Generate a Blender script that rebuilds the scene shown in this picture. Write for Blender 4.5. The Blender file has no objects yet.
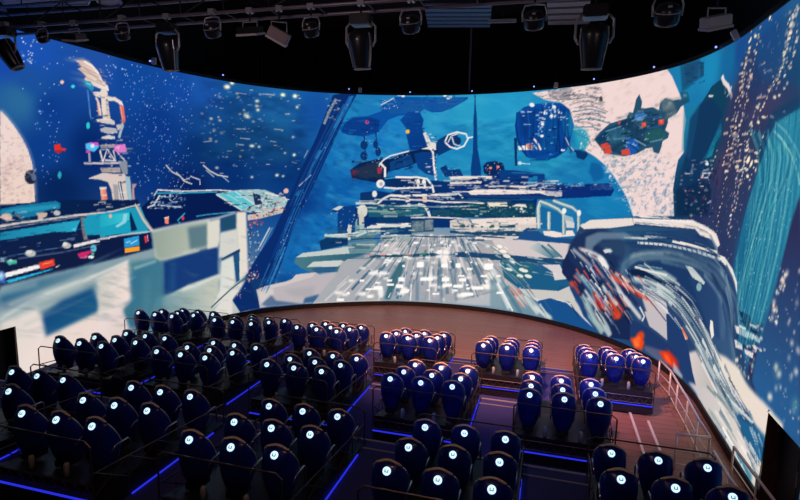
import bpy, bmesh, math, random, json
import numpy as np
from mathutils import Vector, Matrix
sc = bpy.context.scene; COL = sc.collection; PI = math.pi
random.seed(7)
BOT = [(-14.6427, 7.7), (-14.6222, 8.9311), (-14.6028, 10.0897), (-14.5823, 11.3208), (-14.5617, 12.5518), (-14.5424, 13.7105), (-14.5218, 14.9415), (-14.5391, 15.4373), (-14.5303, 15.9333), (-14.4959, 16.4281), (-14.4371, 16.9208), (-14.3558, 17.4104), (-14.252, 17.8962), (-14.1242, 18.3768), (-13.9716, 18.8507), (-13.7953, 19.3169), (-13.6004, 19.7767), (-13.3925, 20.2329), (-13.1706, 20.6858), (-12.9268, 21.1303), (-12.6503, 21.5569), (-12.3368, 21.9576), (-11.9923, 22.3325), (-11.6258, 22.6859), (-11.2422, 23.0209), (-10.8437, 23.3385), (-10.4309, 23.6381), (-10.0041, 23.9187), (-9.5661, 24.1834), (-9.1198, 24.4388), (-8.6645, 24.6852), (-8.1969, 24.9158), (-7.715, 25.1229), (-7.2188, 25.3003), (-6.7097, 25.4427), (-6.1906, 25.5496), (-5.6644, 25.6252), (-5.1333, 25.6722), (-4.5989, 25.691), (-4.0627, 25.681), (-3.5262, 25.6424), (-2.9911, 25.5748), (-2.4597, 25.4755), (-1.9356, 25.3397), (-1.4223, 25.1665), (-0.921, 24.9607), (-0.432, 24.7273), (0.043, 24.4668), (0.5013, 24.1786), (0.9416, 23.8642), (1.3633, 23.5262), (1.7653, 23.1659), (2.1437, 22.7821), (2.4949, 22.3743), (2.8182, 21.9456), (3.1155, 21.5005), (3.3872, 21.0414), (3.6322, 20.5696), (3.848, 20.0859), (4.0279, 19.5893), (4.1666, 19.0811), (4.2692, 18.567), (4.3469, 18.053), (4.4056, 17.5412), (4.4429, 17.0311), (4.4545, 16.523), (4.4392, 16.0178), (4.4186, 14.6038), (4.3991, 13.2729), (4.3785, 11.8589), (4.3578, 10.4449), (4.3384, 9.114), (4.3177, 7.7)]
TOP = [(-14.9556, 7.7), (-14.8978, 8.9301), (-14.8434, 10.0878), (-14.7855, 11.3179), (-14.7277, 12.548), (-14.6733, 13.7057), (-14.6155, 14.9358), (-14.6399, 15.4364), (-14.638, 15.938), (-14.6102, 16.4392), (-14.5585, 16.939), (-14.485, 17.4368), (-14.3898, 17.932), (-14.2711, 18.4233), (-14.131, 18.9105), (-13.9765, 19.3959), (-13.8101, 19.8816), (-13.6255, 20.3653), (-13.4151, 20.8422), (-13.1735, 21.307), (-12.8976, 21.7544), (-12.5891, 22.1818), (-12.2537, 22.5905), (-11.8936, 22.9797), (-11.5059, 23.3425), (-11.089, 23.6719), (-10.6486, 23.9691), (-10.1917, 24.2393), (-9.7212, 24.4838), (-9.2374, 24.6993), (-8.741, 24.8815), (-8.2347, 25.0303), (-7.7228, 25.1514), (-7.2089, 25.2545), (-6.6937, 25.3448), (-6.176, 25.4172), (-5.6553, 25.4649), (-5.1325, 25.4862), (-4.609, 25.4816), (-4.0859, 25.4511), (-3.5646, 25.3939), (-3.0465, 25.3097), (-2.5326, 25.1995), (-2.0242, 25.064), (-1.5224, 24.9031), (-1.0288, 24.7167), (-0.5437, 24.5065), (-0.0671, 24.2749), (0.4, 24.0216), (0.8549, 23.7442), (1.2928, 23.4387), (1.7065, 23.1004), (2.0915, 22.7297), (2.4499, 22.3336), (2.785, 21.9186), (3.097, 21.4869), (3.3827, 21.0385), (3.6375, 20.5727), (3.8587, 20.0913), (4.0473, 19.5979), (4.2039, 19.0955), (4.3284, 18.5863), (4.424, 18.0737), (4.4973, 17.5607), (4.5525, 17.0485), (4.5867, 16.5369), (4.5955, 16.026), (4.5887, 14.6106), (4.5823, 13.2784), (4.5755, 11.863), (4.5687, 10.4476), (4.5623, 9.1154), (4.5555, 7.7)]
SS = [0.0, 1.2312, 2.39, 3.6212, 4.8524, 6.0111, 7.2423, 7.741, 8.2398, 8.7388, 9.2381, 9.7378, 10.2383, 10.7396, 11.2419, 11.7457, 12.2518, 12.7611, 13.2738, 13.7892, 14.3061, 14.8239, 15.3426, 15.8621, 16.3822, 16.9027, 17.4232, 17.9439, 18.4647, 18.9859, 19.5078, 20.0304, 20.5537, 21.0778, 21.603, 22.1291, 22.6562, 23.1842, 23.7132, 24.2433, 24.7743, 25.3064, 25.8394, 26.3732, 26.9075, 27.4423, 27.9774, 28.5131, 29.0492, 29.5858, 30.1226, 30.6596, 31.1963, 31.7324, 32.2675, 32.8014, 33.3339, 33.8651, 34.3948, 34.923, 35.4495, 35.9735, 36.4941, 37.0108, 37.5239, 38.0343, 38.5424, 39.9572, 41.2888, 42.7035, 44.1183, 45.4499, 46.8647]
HB = 0.21
HT = 10.2645
PXM = 0.031
DOOR_R = (42.754, 44.504)
DOOR_L = (1.792, 3.692)
DOOR_H = 1.92
BASE = [[400,1013,"1c50b0"],[407,936,"1848a8"],[482,979,"1a52b4"],[474,894,"1a509c"],[530,816,"0c3c8c"],[440,833,"2a689a"],[504,696,"0c3c88"],[543,577,"06255c"],[662,705,"06286a"],[851,959,"10489c"],[723,1001,"2050a4"],[1074,958,"12489e"],[975,796,"0a3886"],[921,645,"08327a"],[1165,972,"1a54a8"],[1160,852,"12448a"],[1155,731,"08306e"],[1355,977,"165898"],[1348,784,"0e3c76"],[1541,953,"1c64a4"],[1537,750,"10407c"],[1294,632,"063070"],[1582,614,"083878"],[1101,569,"06205c"],[1727,944,"1450a0"],[1629,521,"0a3c88"],[1844,950,"1c80b8"],[1821,714,"1470b4"],[1918,572,"1060aa"],[1822,523,"0c5ca8"],[1724,378,"1268b0"],[1625,236,"1268b0"],[1573,95,"0c4c94"],[2107,863,"1a7cc0"],[2013,767,"1a7cc0"],[2250,958,"2694c4"],[2351,819,"1c88be"],[2443,956,"289cc4"],[2451,726,"1a84b8"],[2587,951,"2298c8"],[2596,727,"1a88b8"],[2888,642,"1878b0"],[3031,645,"1472ac"],[3135,568,"1074b0"],[2836,727,"2090b8"],[3493,969,"1c80b0"],[3510,873,"1a78ac"],[3606,978,"1c88b8"],[3731,981,"16689c"],[3594,742,"124a74"],[3501,585,"123c60"],[3792,993,"1a4c8c"],[3995,992,"1c508c"],[4135,976,"245c8c"],[3971,885,"264c7c"],[3838,858,"3a4468"],[3788,786,"30385c"],[4015,766,"303c5c"],[4159,833,"1c4c70"],[3756,651,"34385c"],[3936,602,"243c64"],[3651,500,"24305c"],[3822,461,"1c3868"],[4142,734,"206888"],[4090,562,"28789c"],[4094,381,"2078a0"],[4235,612,"2c88a4"],[4296,501,"2c3460"],[4319,372,"24406c"],[4249,290,"1c5890"],[4320,234,"245c90"],[4398,210,"28608c"],[344,414,"102050"],[331,275,"6888a0"],[325,205,"b0b8b8"],[407,138,"e0d0cc"],[658,135,"d0ccc4"],[890,154,"507890"],[1127,109,"a0b0b0"],[1324,77,"c8ccc4"],[1424,62,"103878"],[1823,131,"b8b8b8"],[2270,236,"a0a4ac"],[2614,261,"b0a8a8"],[2914,208,"1c5080"],[3126,79,"18508c"],[3329,208,"203c6c"],[3675,412,"284470"],[3742,183,"203c68"],[4132,109,"285c90"],[498,47,"dccac8"],[476,-208,"b0a0a0"],[332,-16,"806860"]]
PAL = '061c50 062050 06205c 06245c 062868 06286c 081838 081c40 08204c 082450 082458 082460 08284c 08285c 08286c 082c74 08306c 08307c 0a1c40 0a2048 0a2450 0a2454 0a2464 0a2c54 0a2c60 0a2c64 0a2c6c 0a2c70 0a3078 0a3468 0a3874 0a3878 0a3880 0a3c80 0a3c88 0a4488 0a4a9c 0b3c80 0c1c44 0c2034 0c2444 0c2448 0c2450 0c2850 0c2c60 0c2c68 0c2c70 0c2c74 0c3060 0c3454 0c3458 0c3468 0c3470 0c3868 0c3874 0c3880 0c3c6c 0c3c88 0c3c8c 0c4470 0c4898 0c50a0 0c5898 0e1c44 0e2048 101c40 102048 102448 102c40 102c44 103070 10386c 104058 10405c 10406c 104888 105c8c 1060a0 123c5c 123c7c 12486c 14244c 14284c 14305c 143c5c 143c60 143c68 143c78 144468 14487c 145880 145c84 16284c 163a78 17608c 181c3c 182850 182c50 182c58 18305c 183858 183c68 183c70 18406c 184080 184c78 18506c 18508c 1858a0 1858b0 185c88 186890 1868a0 1868b0 1878a0 1878b0 18a0bc 1c2440 1c2c58 1c3054 1c3058 1c3458 1c3460 1c3864 1c3c54 1c3c60 1c3c6c 1c4470 1c4868 1c4870 1c4c64 1c4c84 1c5080 1c5094 1c5874 1c5878 1c5c84 1c60ac 1c6490 1c64a8 1c688c 1c6c94 1c7898 1c7ca0 1c80a0 1c84a8 1c84b0 1c84b8 1c98b8 203464 203868 203c6c 203c70 203c80 204468 20446c 204868 204c60 204c6c 204c7c 205868 20608c 2060a8 2068a4 2080c0 2098b8 20a8c0 24406c 24505c 24506c 2470b4 28384c 283c68 28405c 28446c 284868 284870 284878 28587c 285888 2858a0 28605c 2860a8 2868a0 286c60 2870b0 2894b0 2894b8 2898d0 28a8b8 28b4e0 28c8d0 2a5cae 2c1c3c 2c3058 2c3458 2c4468 2c4c6c 2c4c80 2c5878 2c5c80 2c5c88 2c6488 2c6874 2c6c8c 2c7078 2c7898 2c78b8 2c7cbc 2c80b0 2c8ca4 2c94b8 2cb4cc 30385e 304468 304c60 304c84 30507c 305878 305c74 305c80 3060b0 306474 3078c8 3088a8 30a0c8 30a8c4 30a8c8 30c8d0 34505c 34506c 345474 34587c 34688c 3484c0 384c60 38505c 385c74 385c78 38607c 386080 386478 38e0e8 3c4858 3c4868 3c4c74 3c5880 3c5c78 3c6070 3c6478 3c6898 3c6c84 3c7484 3c7ca0 3c9cac 402c44 404848 404c70 405c80 40606c 40646c 406880 4088c0 40906c 40a0a8 48647c 4868a8 486c7c 486c84 4870a0 487884 487888 48b8a0 48c8e0 4c5c6c 4c6c84 4c7090 4c7888 4c7890 4c8490 4c98b0 4cb0b0 4cc0f0 503c5c 505050 505c7c 506878 506c7c 506c84 506c8c 506c90 506c98 50708c 507c90 50b0b0 50c090 55b4b8 587484 5878a8 58889c 5890ac 58b8b4 58c0cc 5c4058 5c5c68 5c6c88 5c7078 5c7884 5c7888 5c7890 5c7898 5c7c90 5c80a0 5c8494 602c48 6078a4 607c94 608c98 60b8d0 60bcb8 60c8f0 687c8c 688898 688c94 6c6c88 6c7884 6c8088 6c8494 6c9494 6c94a0 6c94a8 6cd0e0 702840 707c80 70889c 708c98 708ca4 70a0ac 70a0d0 70b0a8 78989c 7898a4 7898b4 7c8498 7c8c9c 7c9098 7c98a8 7ca098 7cb0b0 809098 8090b0 8090c0 8098ac 8098b8 80a090 80a8a8 80a8c0 80c0e0 80c8c0 84a0bc 88909c 88949c 8898a4 88a0a8 88a4a0 88a4b0 88a4b4 88a8ac 88a8b0 88a8c0 88b0b4 88ccc8 8c7c80 8c8c98 8c9498 8c94a8 8c9ca4 8ca0a8 8ca8a8 8cb0a4 90989c 90a4a4 90a8ac 90a8b8 90b4b8 90ccc8 90d0e0 94a498 98a0a8 98a8a8 98a8ac 9cb8c0 9cbcc8 9cc0c4 a0807c a0a0a0 a0a0b0 a0a8a0 a0b0c0 a0b4b4 a0d8cc a82838 a83048 a83858 a8887c a890a8 a89c9c a8a098 a8a0a4 a8a8b0 a8b0ac a8b0c0 a8b4a8 a8b8b0 a8b8bc a8b8c8 a8bcb8 a8c0bc a8c0c0 a8c4c4 a8c4d0 a8d0e8 a8d4d8 b09c98 b0a4a4 b0a8a8 b0b0b8 b0b4b8 b0b8c0 b0b8c4 b0bcc8 b0bccc b0c0d8 b0d0e0 b49484 b4b0b8 b4b4b8 b4b8b4 b4c0bc b4c0c4 b83858 b8a8a0 b8b0b0 b8b4b8 b8b8b8 b8bcb8 b8c0b8 b8c0c8 b8c4c4 b8c4c8 b8c8c8 b8ccd0 b8d8d0 bcb4b8 bcc0c4 bcc8c0 c03030 c050b0 c07068 c0bcc0 c0c4cc c0c8d0 c0ccc8 c0ccd4 c0d0dc c0d8e8 c4bcbc c4bcc0 c4c0c0 c4c0c4 c4c4cc c4ccc8 c83040 c83050 c83848 c89c94 c89c9c c8a898 c8b0a4 c8b0a8 c8bcb8 c8bcc0 c8bfc0 c8c0b8 c8c0bc c8c0c0 c8c8b8 c8c8bc c8c8c0 c8c8cc c8c8d0 c8ccc4 c8ccc8 c8ccd0 c8ccd4 c8d0c8 c8d0cc c8d0d0 c8d0dc c8d0e0 c8d4d4 c8d4d8 c8e0e0 ccc4c4 ccc4c8 ccc8c4 ccd0cc d02868 d03828 d04060 d058d0 d08c84 d0c4bc d0c8c4 d0ccc8 d0d0c8 d0d0d8 d0d8d0 d0e4e4 d0e8f8 d4c8c8 d4ccc8 d4d4cc d83828 d83858 d84020 d84828 d84830 d84838 d84c38 d8b8a8 d8bcb0 d8c8c0 d8ccc4 d8ccc8 d8d0c8 d8d0cc d8d0d0 d8d0d4 d8d4c8 d8d4cc d8d8c8 d8d8d0 d8d8d4 d8d8dc d8dcd4 d8dcd8 d8dcdc d8dce0 d8dce4 d8dce8 d8e0dc d8e0e8 d8e8f0 dc8c70 dcd0cc dcd4cc dcd8cc dcd8d4 dce0d8 dce0dc e03848 e03c30 e04868 e07060 e07c64 e07cc8 e09880 e0c8c8 e0d0cc e0d4c8 e0d4cc e0d8d0 e0d8d4 e0d8e0 e0dcd4 e0dcd8 e0e0d8 e0e0dc e0e0e0 e0e0e4 e0e4dc e0e4e8 e4705c e4d4cc e4d8d0 e4dcd0 e4dcd4 e4dcd8 e83020 e83818 e83850 e84030 e84838 e85890 e86040 e87858 e88878 e89080 e89c98 e8a090 e8a8a0 e8b0a0 e8b0a4 e8b0b8 e8b8a8 e8c0b0 e8c0b8 e8c8a8 e8c8bc e8c8c4 e8ccc8 e8d0c0 e8d8cc e8d8d0 e8dccf e8dcd4 e8dcd8 e8dce4 e8e0d4 e8e0d8 e8e0dc e8e0e0 e8e0e4 e8e4d8 e8e4dc e8e4e0 e8e4e4 e8e4f4 e8e8e0 e8e8e4 e8e8e8 e8e8ec e8e8f0 e8e8f8 e8ece8 e8ecec e8f0f0 e8f0f8 e8f4f0 ead8d0 ecc8b8 ecdcd0 ecdcd4 ecdcd8 ece0cc ece0d4 ece0d8 ece4dc eed8d2 f04818 f06038 f07050 f08870 f09070 f0a090 f0b098 f0b8ac f0c040 f0c0b0 f0c8a8 f0c8b0 f0c8d0 f0e0c0 f0e0d8 f0e4dc f0e4e0 f0e8e0 f0e8e4 f0e8e8 f0e8f0 f0ece4 f0ece8 f0f0e8 f0f0ec f0f0f0 f0f0f4 f0f4f4 f2d8d4 f4b0a0 f4b0e0 f4e4d8 f4e8e0 f4e8e8 f4ece4 f4ece8 f4f0ec f4f0f0 f4fcff f6e8e4 f8a028 f8a0b0 f8dcd4 f8e0d8 f8e8e0 f8ecd8 f8ece4 f8f0e8 f8f0ec f8f4ec ff6030 ff6a30 ff7050 ff8040 ff9060 ff9068 ffcbb0 ffd8b0 ffe4c0 ffe8c8 fff0c8 fff0dc fff2ea fff4dc fff4e8 fff4ec fff8f0 fff8f2 fffae8 fffaf4 fffce8 fffdf8 ffffe8 ffffff'.split()
OPS = """s [230,["b8d4ff","ffffff","7aa8f0"],0.3,1.0,1,0.8,1] 401 1014 85 1 94 1 119 1 142 3 147 -1 156 -11 -6 -145 -7 -146 -6 -148 -151 11 -148 10 2 111 2 109 2 108 2 106 -185 -8 -79 -120 -74 -112 -54 77 -49 72
s [16,["e8f4ff","ffffff"],0.5,1.3,2,1,1] 456 1014 42 2 -7 -77 -30 3
s [20,["e8f4ff","a8ccff"],0.5,1.3,3,1,1] 744 999 110 2 -14 -85 -71 -4
s [40,["b8d4ff","6c98e0"],0.3,0.9,4,0.8,1] 467 809 97 12 -13 -152 -69 -121 6 148
s [120,["9cc0ff","5c88d8"],0.3,0.8,5,0.7,1] 854 994 143 -1 147 -5 -14 -126 -13 -126 -14 -127 -250 35 0 118 1 117
g 649 1 0 ecd2c4 378 771 35 -235 381 798 15 -14 20 -25 20 -32 15 -33 9 -37 2 -49 -3 -71 -46 -3 -57 -6 8 90 8 91
n ["c8a8a8",14,9,11,0.5,0,0,0.45] 380 793 31 -32 30 -45 15 -65 -3 -110 -97 -10 8 87 8 88
n ["b08c94",6,3,12,0.5,0,0.4,0.55] 371 690 80 4 3 -145 -98 -13
l 689 0.8 1 3.2 3.2 384 799 15 -15 20 -25 20 -32 15 -33 9 -37 2 -49 -3 -71
o 117 1 0 453 616 19 0 -21 -21
l 375 1 0 3.7 3.7 440 633 17 -11 14 18
o 305 1 0 462 616 8 0 -8 -11
o 706 1 0 578 906 6 1 -7 -7
o 242 1 0 615 899 7 1 -7 -6
o 191 1 0 661 783 7 1 -8 -12
o 189 1 0 546 623 6 0 -7 -11
p 589 1 0 535 713 20 5 3 -12 17 -2 -4 -7 -17 2 -5 -12 -12 8
p 401 1 0 537 698 24 2 -5 -10 -16 0
g 192 0.8 1 c8b8b0 588 977 91 9 588 979 92 11 5 -7 -98 -9
g 192 0.8 1 c8b8b0 607 942 81 0 607 944 81 2 6 -7 -88 1
g 192 0.8 1 c8b8b0 605 923 69 2 605 925 70 4 5 -7 -75 -2
g 192 0.8 1 c8b8b0 632 908 54 4 632 910 54 6 6 -7 -60 -4
g 192 0.8 1 c8b8b0 593 975 69 14 593 977 69 16 5 -7 -74 -13
g 531 1 0.4 f0e4dc 649 977 88 -65 627 981 41 7 23 -7 23 -19 14 -25 24 -15 2 -15 -25 -1 -19 4 -30 6 -23 13 10 9 -14 10 -17 8 15 9 -11 11
l 434 0.6 0.4 4.5 4.5 637 970 70 -17
l 434 0.6 0.4 4.4 4.4 642 956 77 -13
l 434 0.6 0.4 4.7 4.7 663 936 74 -16
l 434 0.6 0.4 4.9 4.9 660 964 64 -33
l 712 0.9 0.4 5.7 5.7 661 984 29 -8 22 -18 14 -24
p 211 0.9 0.4 651 923 30 3 13 -18 -10 -15 -20 15
p 331 0.8 0.3 665 921 21 -4 -6 -6 -18 4
p 613 1 0 687 893 29 5 8 12 20 1 5 -23 32 2 28 -10 4 -13 -15 4 -21 6 -29 -4 2 -22 4 -36 18 -7 -3 -12 -73 3 -1 8 26 4 -2 26 0 41 -26 4
l 554 1 0 12.2 12.2 706 861 3 -36
l 612 1 0 8.2 8.2 698 878 8 -14 7 -43
l 182 0.9 0 4.7 4.7 664 903 6 -57 4 -45
l 338 0.7 0 3.9 3.9 669 896 3 -85 12 -3
p 647 1 0 791 883 20 -5 7 -18 -3 5 -18 3
p 583 1 0 797 865 20 -1 5 -48 -11 -9 -9 29
l 679 0.8 0 4.6 4.6 803 863 6 -48
p 441 0.5 0 737 876 11 -4 4 -58 -16 -1
l 447 1 0 9.6 9.6 804 806 6 -4 -19 -16
p 480 1 0 778 796 25 8 7 -11 -26 -13
o 228 1 0 661 783 7 1 -8 -10
p 513 1 0 697 805 73 6 4 -13 -41 -2
p 436 1 0 706 776 22 9 49 0 8 -15 -46 -6 -29 4
p 536 1 0 709 750 30 9 31 -2 0 -9 -58 -4
l 415 1 0 10.9 10.9 809 799 -10 -18 -11 -28
p 458 1 0 797 815 23 3 -1 -11 -14 1
p 424 1 0 703 724 65 7 -1 -13 -61 -5
p 282 1 0 647 725 40 6 11 -14 -21 -18 -30 9
p 510 1 0 656 729 39 3 3 -12 -19 0
o 628 1 0 673 719 8 0 -9 -7
p 457 1 0 647 704 15 1 0 -10 -16 0
p 566 1 0 759 727 55 7 7 -27 -32 -5 -25 5
p 680 0.8 0 768 721 22 5 -5 -14
l 571 1 0 6.6 6.6 701 707 9 -39
l 616 1 0 6.2 6.2 710 668 21 44 37 -42 -30 19
l 536 1 0 6.5 6.5 758 710 10 -37 -49 2
l 485 1 0 5.2 5.2 776 704 38 -33
l 396 1 0 7.7 7.7 659 695 0 -29
p 466 1 0 635 664 142 6 4 -7 -144 -5
p 360 1 0 778 674 41 1 1 -46 -23 -3
p 406 1 0 697 648 88 4 3 -18 -84 -1
p 532 1 0 647 613 57 18 98 -2 26 -21 3 -86 -84 -10 -9 65 -12 24 -32 8
p 373 0.7 0 748 594 24 -3 -1 -70 -19 -3
p 257 1 0 772 601 14 3 9 -66 -12 -7
l 631 1 0 4.5 4.5 777 601 11 -63
p 392 1 0 806 622 22 -3 3 -90 -19 -3
p 476 0.9 0 836 594 22 0 -15 -18 2 -40 -13 0
g 656 1 0 d06850 690 555 34 -5 692 581 24 1 6 -55 -10 -8 -16 9
p 587 1 0 690 584 28 1 0 -7 -26 -2
p 8 1 0 356 539 88 3 97 4 144 -4 174 -6 55 -154 -12 -36 -141 -12 -128 -8 -111 -9 -99 -7 -89 -7 12 119
p 114 1 0 355 527 52 8 119 9 15 -7 -1 -17 -51 -3 -13 -13 -62 -6 -30 10 -30 4
p 187 0.9 0 355 519 41 8 136 7 2 -10 -102 -9 -27 0
l 43 1 0 8.9 8.9 390 517 29 -25
l 395 0.6 0 5.9 5.9 395 514 22 -19
o 530 1 0 370 502 17 -1 -19 -12
p 478 1 0 459 511 36 -1 -2 -12 -12 -2 -1 -11 -17 4 2 12
o 459 1 0 527 507 12 -1 -12 -7
p 42 1 0 353 504 15 -8 51 -1 38 -8 84 14 3 -9 -102 -4 -91 -4
l 536 0.9 0 4 4 351 478 31 4 42 5
l 443 1 0 4.9 4.9 424 486 62 2 48 5 32 3 161 4
l 343 1 0 3.2 3.2 350 472 118 9 97 7 162 8
g 145 1 0 28a4c4 348 452 255 16 349 463 107 7 77 6 74 4 -15 -29 -17 -7 -63 6 -134 -8 -31 -1
p 64 1 0 347 440 31 0 134 8 59 -5 20 6 17 -5 11 -30 -111 -16 -165 2
p 273 1 0 572 453 20 4 -4 -14
g 212 1 0 1c90b4 631 483 83 -48 628 484 98 2 -4 -52 -53 -3 -42 3 -5 21
l 677 0.7 0 8.2 8.2 710 478 14 -19
l 407 1 0 15 15 618 487 -1 -32 7 -42
n ["303848",3,3,21,0.8,0,0,0] 608 488 20 -2 4 -74 -20 2
p 391 0 0 342 381 152 9 -154 -25
p 65 1 0 343 400 165 -2 118 14 94 -3 -4 -56 -117 -17 -157 -22 -106 3
l 269 0.8 0 2.9 2.9 343 392 67 4 126 4
l 315 0.6 0 4 4 393 384 145 0 86 5 95 7
l 626 1 0 10.1 10.1 577 398 62 6 81 5
o 445 1 0 432 394 17 -3 -18 -7
o 575 1 0 428 398 9 -1 -10 -4
o 444 1 0 552 403 16 -2 -17 -7
o 620 1 0 547 409 8 -1 -9 -5
p 272 1 0 357 383 31 -2 1 -11 -23 -1
p 452 1 0 362 380 10 6 8 -9
p 383 1 0 343 392 12 -1 1 -11 -14 1
p 687 1 0 351 348 103 10 5 -12 -107 -11
p 592 1 0 455 363 50 4 2 -20 -34 -5 -14 0
l 704 1 0 3.1 3.1 466 356 33 3
p 190 1 0 352 327 109 8 42 4 -7 -4 -135 -17
p 221 1 0 339 357 10 -4 4 -34 -17 3
o 688 0.9 1 341 342 7 -1 -8 -10
l 320 1 0 3.5 3.5 337 335 16 10
p 507 1 0 588 373 49 4 10 -7 -25 -7 -28 -3
p 594 1 0 594 360 34 2 -7 -9 -21 3
o 318 1 0 651 382 12 -2 -13 -10
o 639 1 0 639 355 12 -2 -13 -3
o 295 1 0 647 364 6 -1 -6 -3
l 634 1 0 3.2 3.2 509 341 13 3
p 148 1 0 641 496 226 16 43 -44 -15 -60 -142 11 -127 10 -10 46
l 533 1 0 4.5 4.5 351 482 88 5 97 5 203 9 128 18
p 116 1 0 685 491 132 -1 27 -64 -164 -10
g 166 1 0 40c8d8 685 491 133 -19 685 491 129 1 4 -27 -136 -16
p 386 1 0 790 489 17 -1 -8 -31 -41 -14 -12 5 36 15
p 20 1 0 822 496 27 -70 -29 -2 -4 50
l 407 1 0 13.3 13.3 850 518 31 -57 37 -45
l 570 1 0 4.4 4.4 844 522 34 -59 38 -47
o 602 1 0 728 485 7 0 -7 -7
l 470 1 0 5.6 5.6 679 412 88 2 82 1 58 1
p 63 1 0 679 407 227 3 8 -61 -129 -5 -112 -8
p 188 1 0 784 400 70 5 1 -37 -70 -1
p 690 1 0 785 365 70 1 -1 -16 -68 -1
l 519 1 0 3 3 794 386 18 2 5 -9 30 10
l 591 1 0 9.1 9.1 883 400 4 -24
l 691 1 0 4.6 4.6 894 403 1 -23
p 0 1 0 872 507 78 54 180 3 187 4 23 -44 47 -51 -197 -25 -166 -21 -99 -7 -38 50
l 544 1 0 5.5 5.5 932 547 19 24 115 -7 166 4 85 -6 121 6
l 227 1 0 4.8 4.8 944 559 122 -2 165 3
s [45,["e8f0f8","8cb0d8","c0c8d0"],0.6,1.6,31,1,1] 904 553 185 1 -3 -55 -185 2
l 580 1 0 5.8 5.8 901 506 29 8 31 37
l 464 1 0 4 4 947 514 116 -14 -57 31
l 572 1 0 4.5 4.5 995 666 27 -26 35 -15 18 -20 37 -12
l 516 1 0 4 4 1040 640 35 -31 28 8
l 572 1 0 5.1 5.1 1167 671 32 -24 37 -16 49 -7
l 461 1 0 3.7 3.7 1180 651 37 -28
l 544 1 0 4.3 4.3 1104 625 46 -15 -1 -21
l 432 1 0 3.7 3.7 1256 627 33 -25
p 653 1 0 977 464 20 -1 -2 -24 -17 1
l 693 1 0 4.8 4.8 977 462 20 3
l 227 1 0 5.2 5.2 1074 477 -37 -28 11 -11
o 561 1 0 1063 457 7 0 -7 -8
l 224 1 0 5.9 5.9 1126 461 53 5 134 6
p 393 1 0 1219 552 122 16 121 0 95 -35 18 -35 -67 -28 -121 -3 -49 13
p 302 1 0 1237 552 98 10 65 -62 -50 -18
l 502 1 0 5.5 5.5 1225 549 125 -72
l 422 1 0 4.6 4.6 1267 555 121 -68
l 518 1 0 4.6 4.6 1317 562 101 -64
p 99 1 0 1402 556 36 -11 11 -45 -37 0
s [60,["f0e0d4","203050","c8d0d0","102858","f0f0f0"],0.7,1.6,32,1,1] 1390 556 120 0 65 -46 -7 -29 -132 -4
p 483 1 0 1374 456 134 22 67 18 -1 -27 -139 -31 -59 -6
s [34,["302838","f4dcd0","181c3c","e89080"],0.7,1.5,33,1,1] 1381 456 127 18 54 7 -54 -26 -122 -19
l 620 1 0 6.1 6.1 1462 556 95 -23 21 -35 -28 -25
s [16,["d83040","a02840","e08878"],0.7,1.6,34,1,1] 1380 432 79 5 -7 -29 -67 -2
o 605 1 0 1563 564 12 0 -13 -12
s [110,["ffe8c0","f0d0b0","b0a0c8","6080c0"],0.4,1.7,6,0.8,1.5] 1167 992 141 7 142 4 139 0 -95 -76 -22 -157 -23 -157 -107 -23 -142 82 -41 140
o 710 1 0.6 1294 1003 16 2 -16 -11
o 722 1 0 1294 1003 9 1 -9 -6
o 710 1 0.6 1319 1023 11 1 -11 -8
o 722 1 0 1319 1023 6 1 -6 -5
o 710 1 0.6 1556 1000 12 1 -12 -9
o 722 1 0 1556 1000 7 0 -7 -5
o 710 1 0.6 1612 1000 11 1 -11 -10
o 722 1 0 1612 1000 6 1 -6 -6
o 710 1 0.6 1435 961 11 1 -12 -7
o 722 1 0 1435 961 6 0 -6 -3
o 710 1 0.6 1434 939 10 1 -10 -7
o 722 1 0 1434 939 6 1 -6 -4
o 710 1 0.6 1438 922 9 1 -9 -7
o 722 1 0 1438 922 5 0 -5 -3
o 710 1 0.6 1381 895 13 1 -13 -10
o 722 1 0 1381 895 7 1 -7 -6
o 710 1 0.6 1390 887 11 1 -11 -6
o 722 1 0 1390 887 6 1 -6 -4
o 710 1 0.6 1621 951 7 1 -7 -8
o 722 1 0 1621 951 4 1 -4 -5
o 710 1 0.6 1405 762 13 1 -13 -7
o 722 1 0 1405 762 8 0 -8 -4
o 710 1 0.6 1439 760 7 0 -7 -5
o 722 1 0 1439 760 4 0 -4 -3
o 710 1 0.6 1600 813 6 1 -6 -5
o 722 1 0 1600 813 3 0 -3 -2
o 710 1 0.6 1604 731 7 0 -8 -7
o 722 1 0 1604 731 4 0 -5 -4
o 710 1 0.6 1521 636 9 1 -9 -7
o 722 1 0 1521 636 5 1 -5 -4
o 710 1 0.6 1550 632 7 1 -7 -5
o 722 1 0 1550 632 4 1 -4 -3
o 710 1 0.6 1352 896 8 1 -8 -4
o 722 1 0 1352 896 5 1 -5 -3
o 710 1 0.6 1561 738 5 0 -5 -4
o 722 1 0 1561 738 3 0 -3 -2
o 710 1 0.6 1401 625 7 0 -7 -4
o 722 1 0 1401 625 4 0 -4 -2
o 710 1 0.6 1372 915 7 1 -7 -5
o 722 1 0 1372 915 4 1 -4 -3
l 568 0.7 0 4.4 4.4 1346 985 38 0
l 568 0.7 0 4.5 4.5 1459 994 60 2
l 568 0.7 0 4.3 4.3 1331 831 48 3
l 568 0.7 0 4.6 4.6 1511 844 43 -2
l 568 0.7 0 4.1 4.1 1171 765 43 7
l 568 0.7 0 4.4 4.4 1329 766 38 -2
l 568 0.7 0 4.4 4.4 1349 793 48 -1
l 568 0.7 0 4.3 4.3 1274 708 14 1
l 568 0.7 0 4.6 4.6 1491 789 29 -3
n ["1c6c80",40,14,7,0.25,4,0,0] 1162 892 143 9 142 7 141 4 -4 -205 -142 -5 -145 -6 -144 -5
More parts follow.
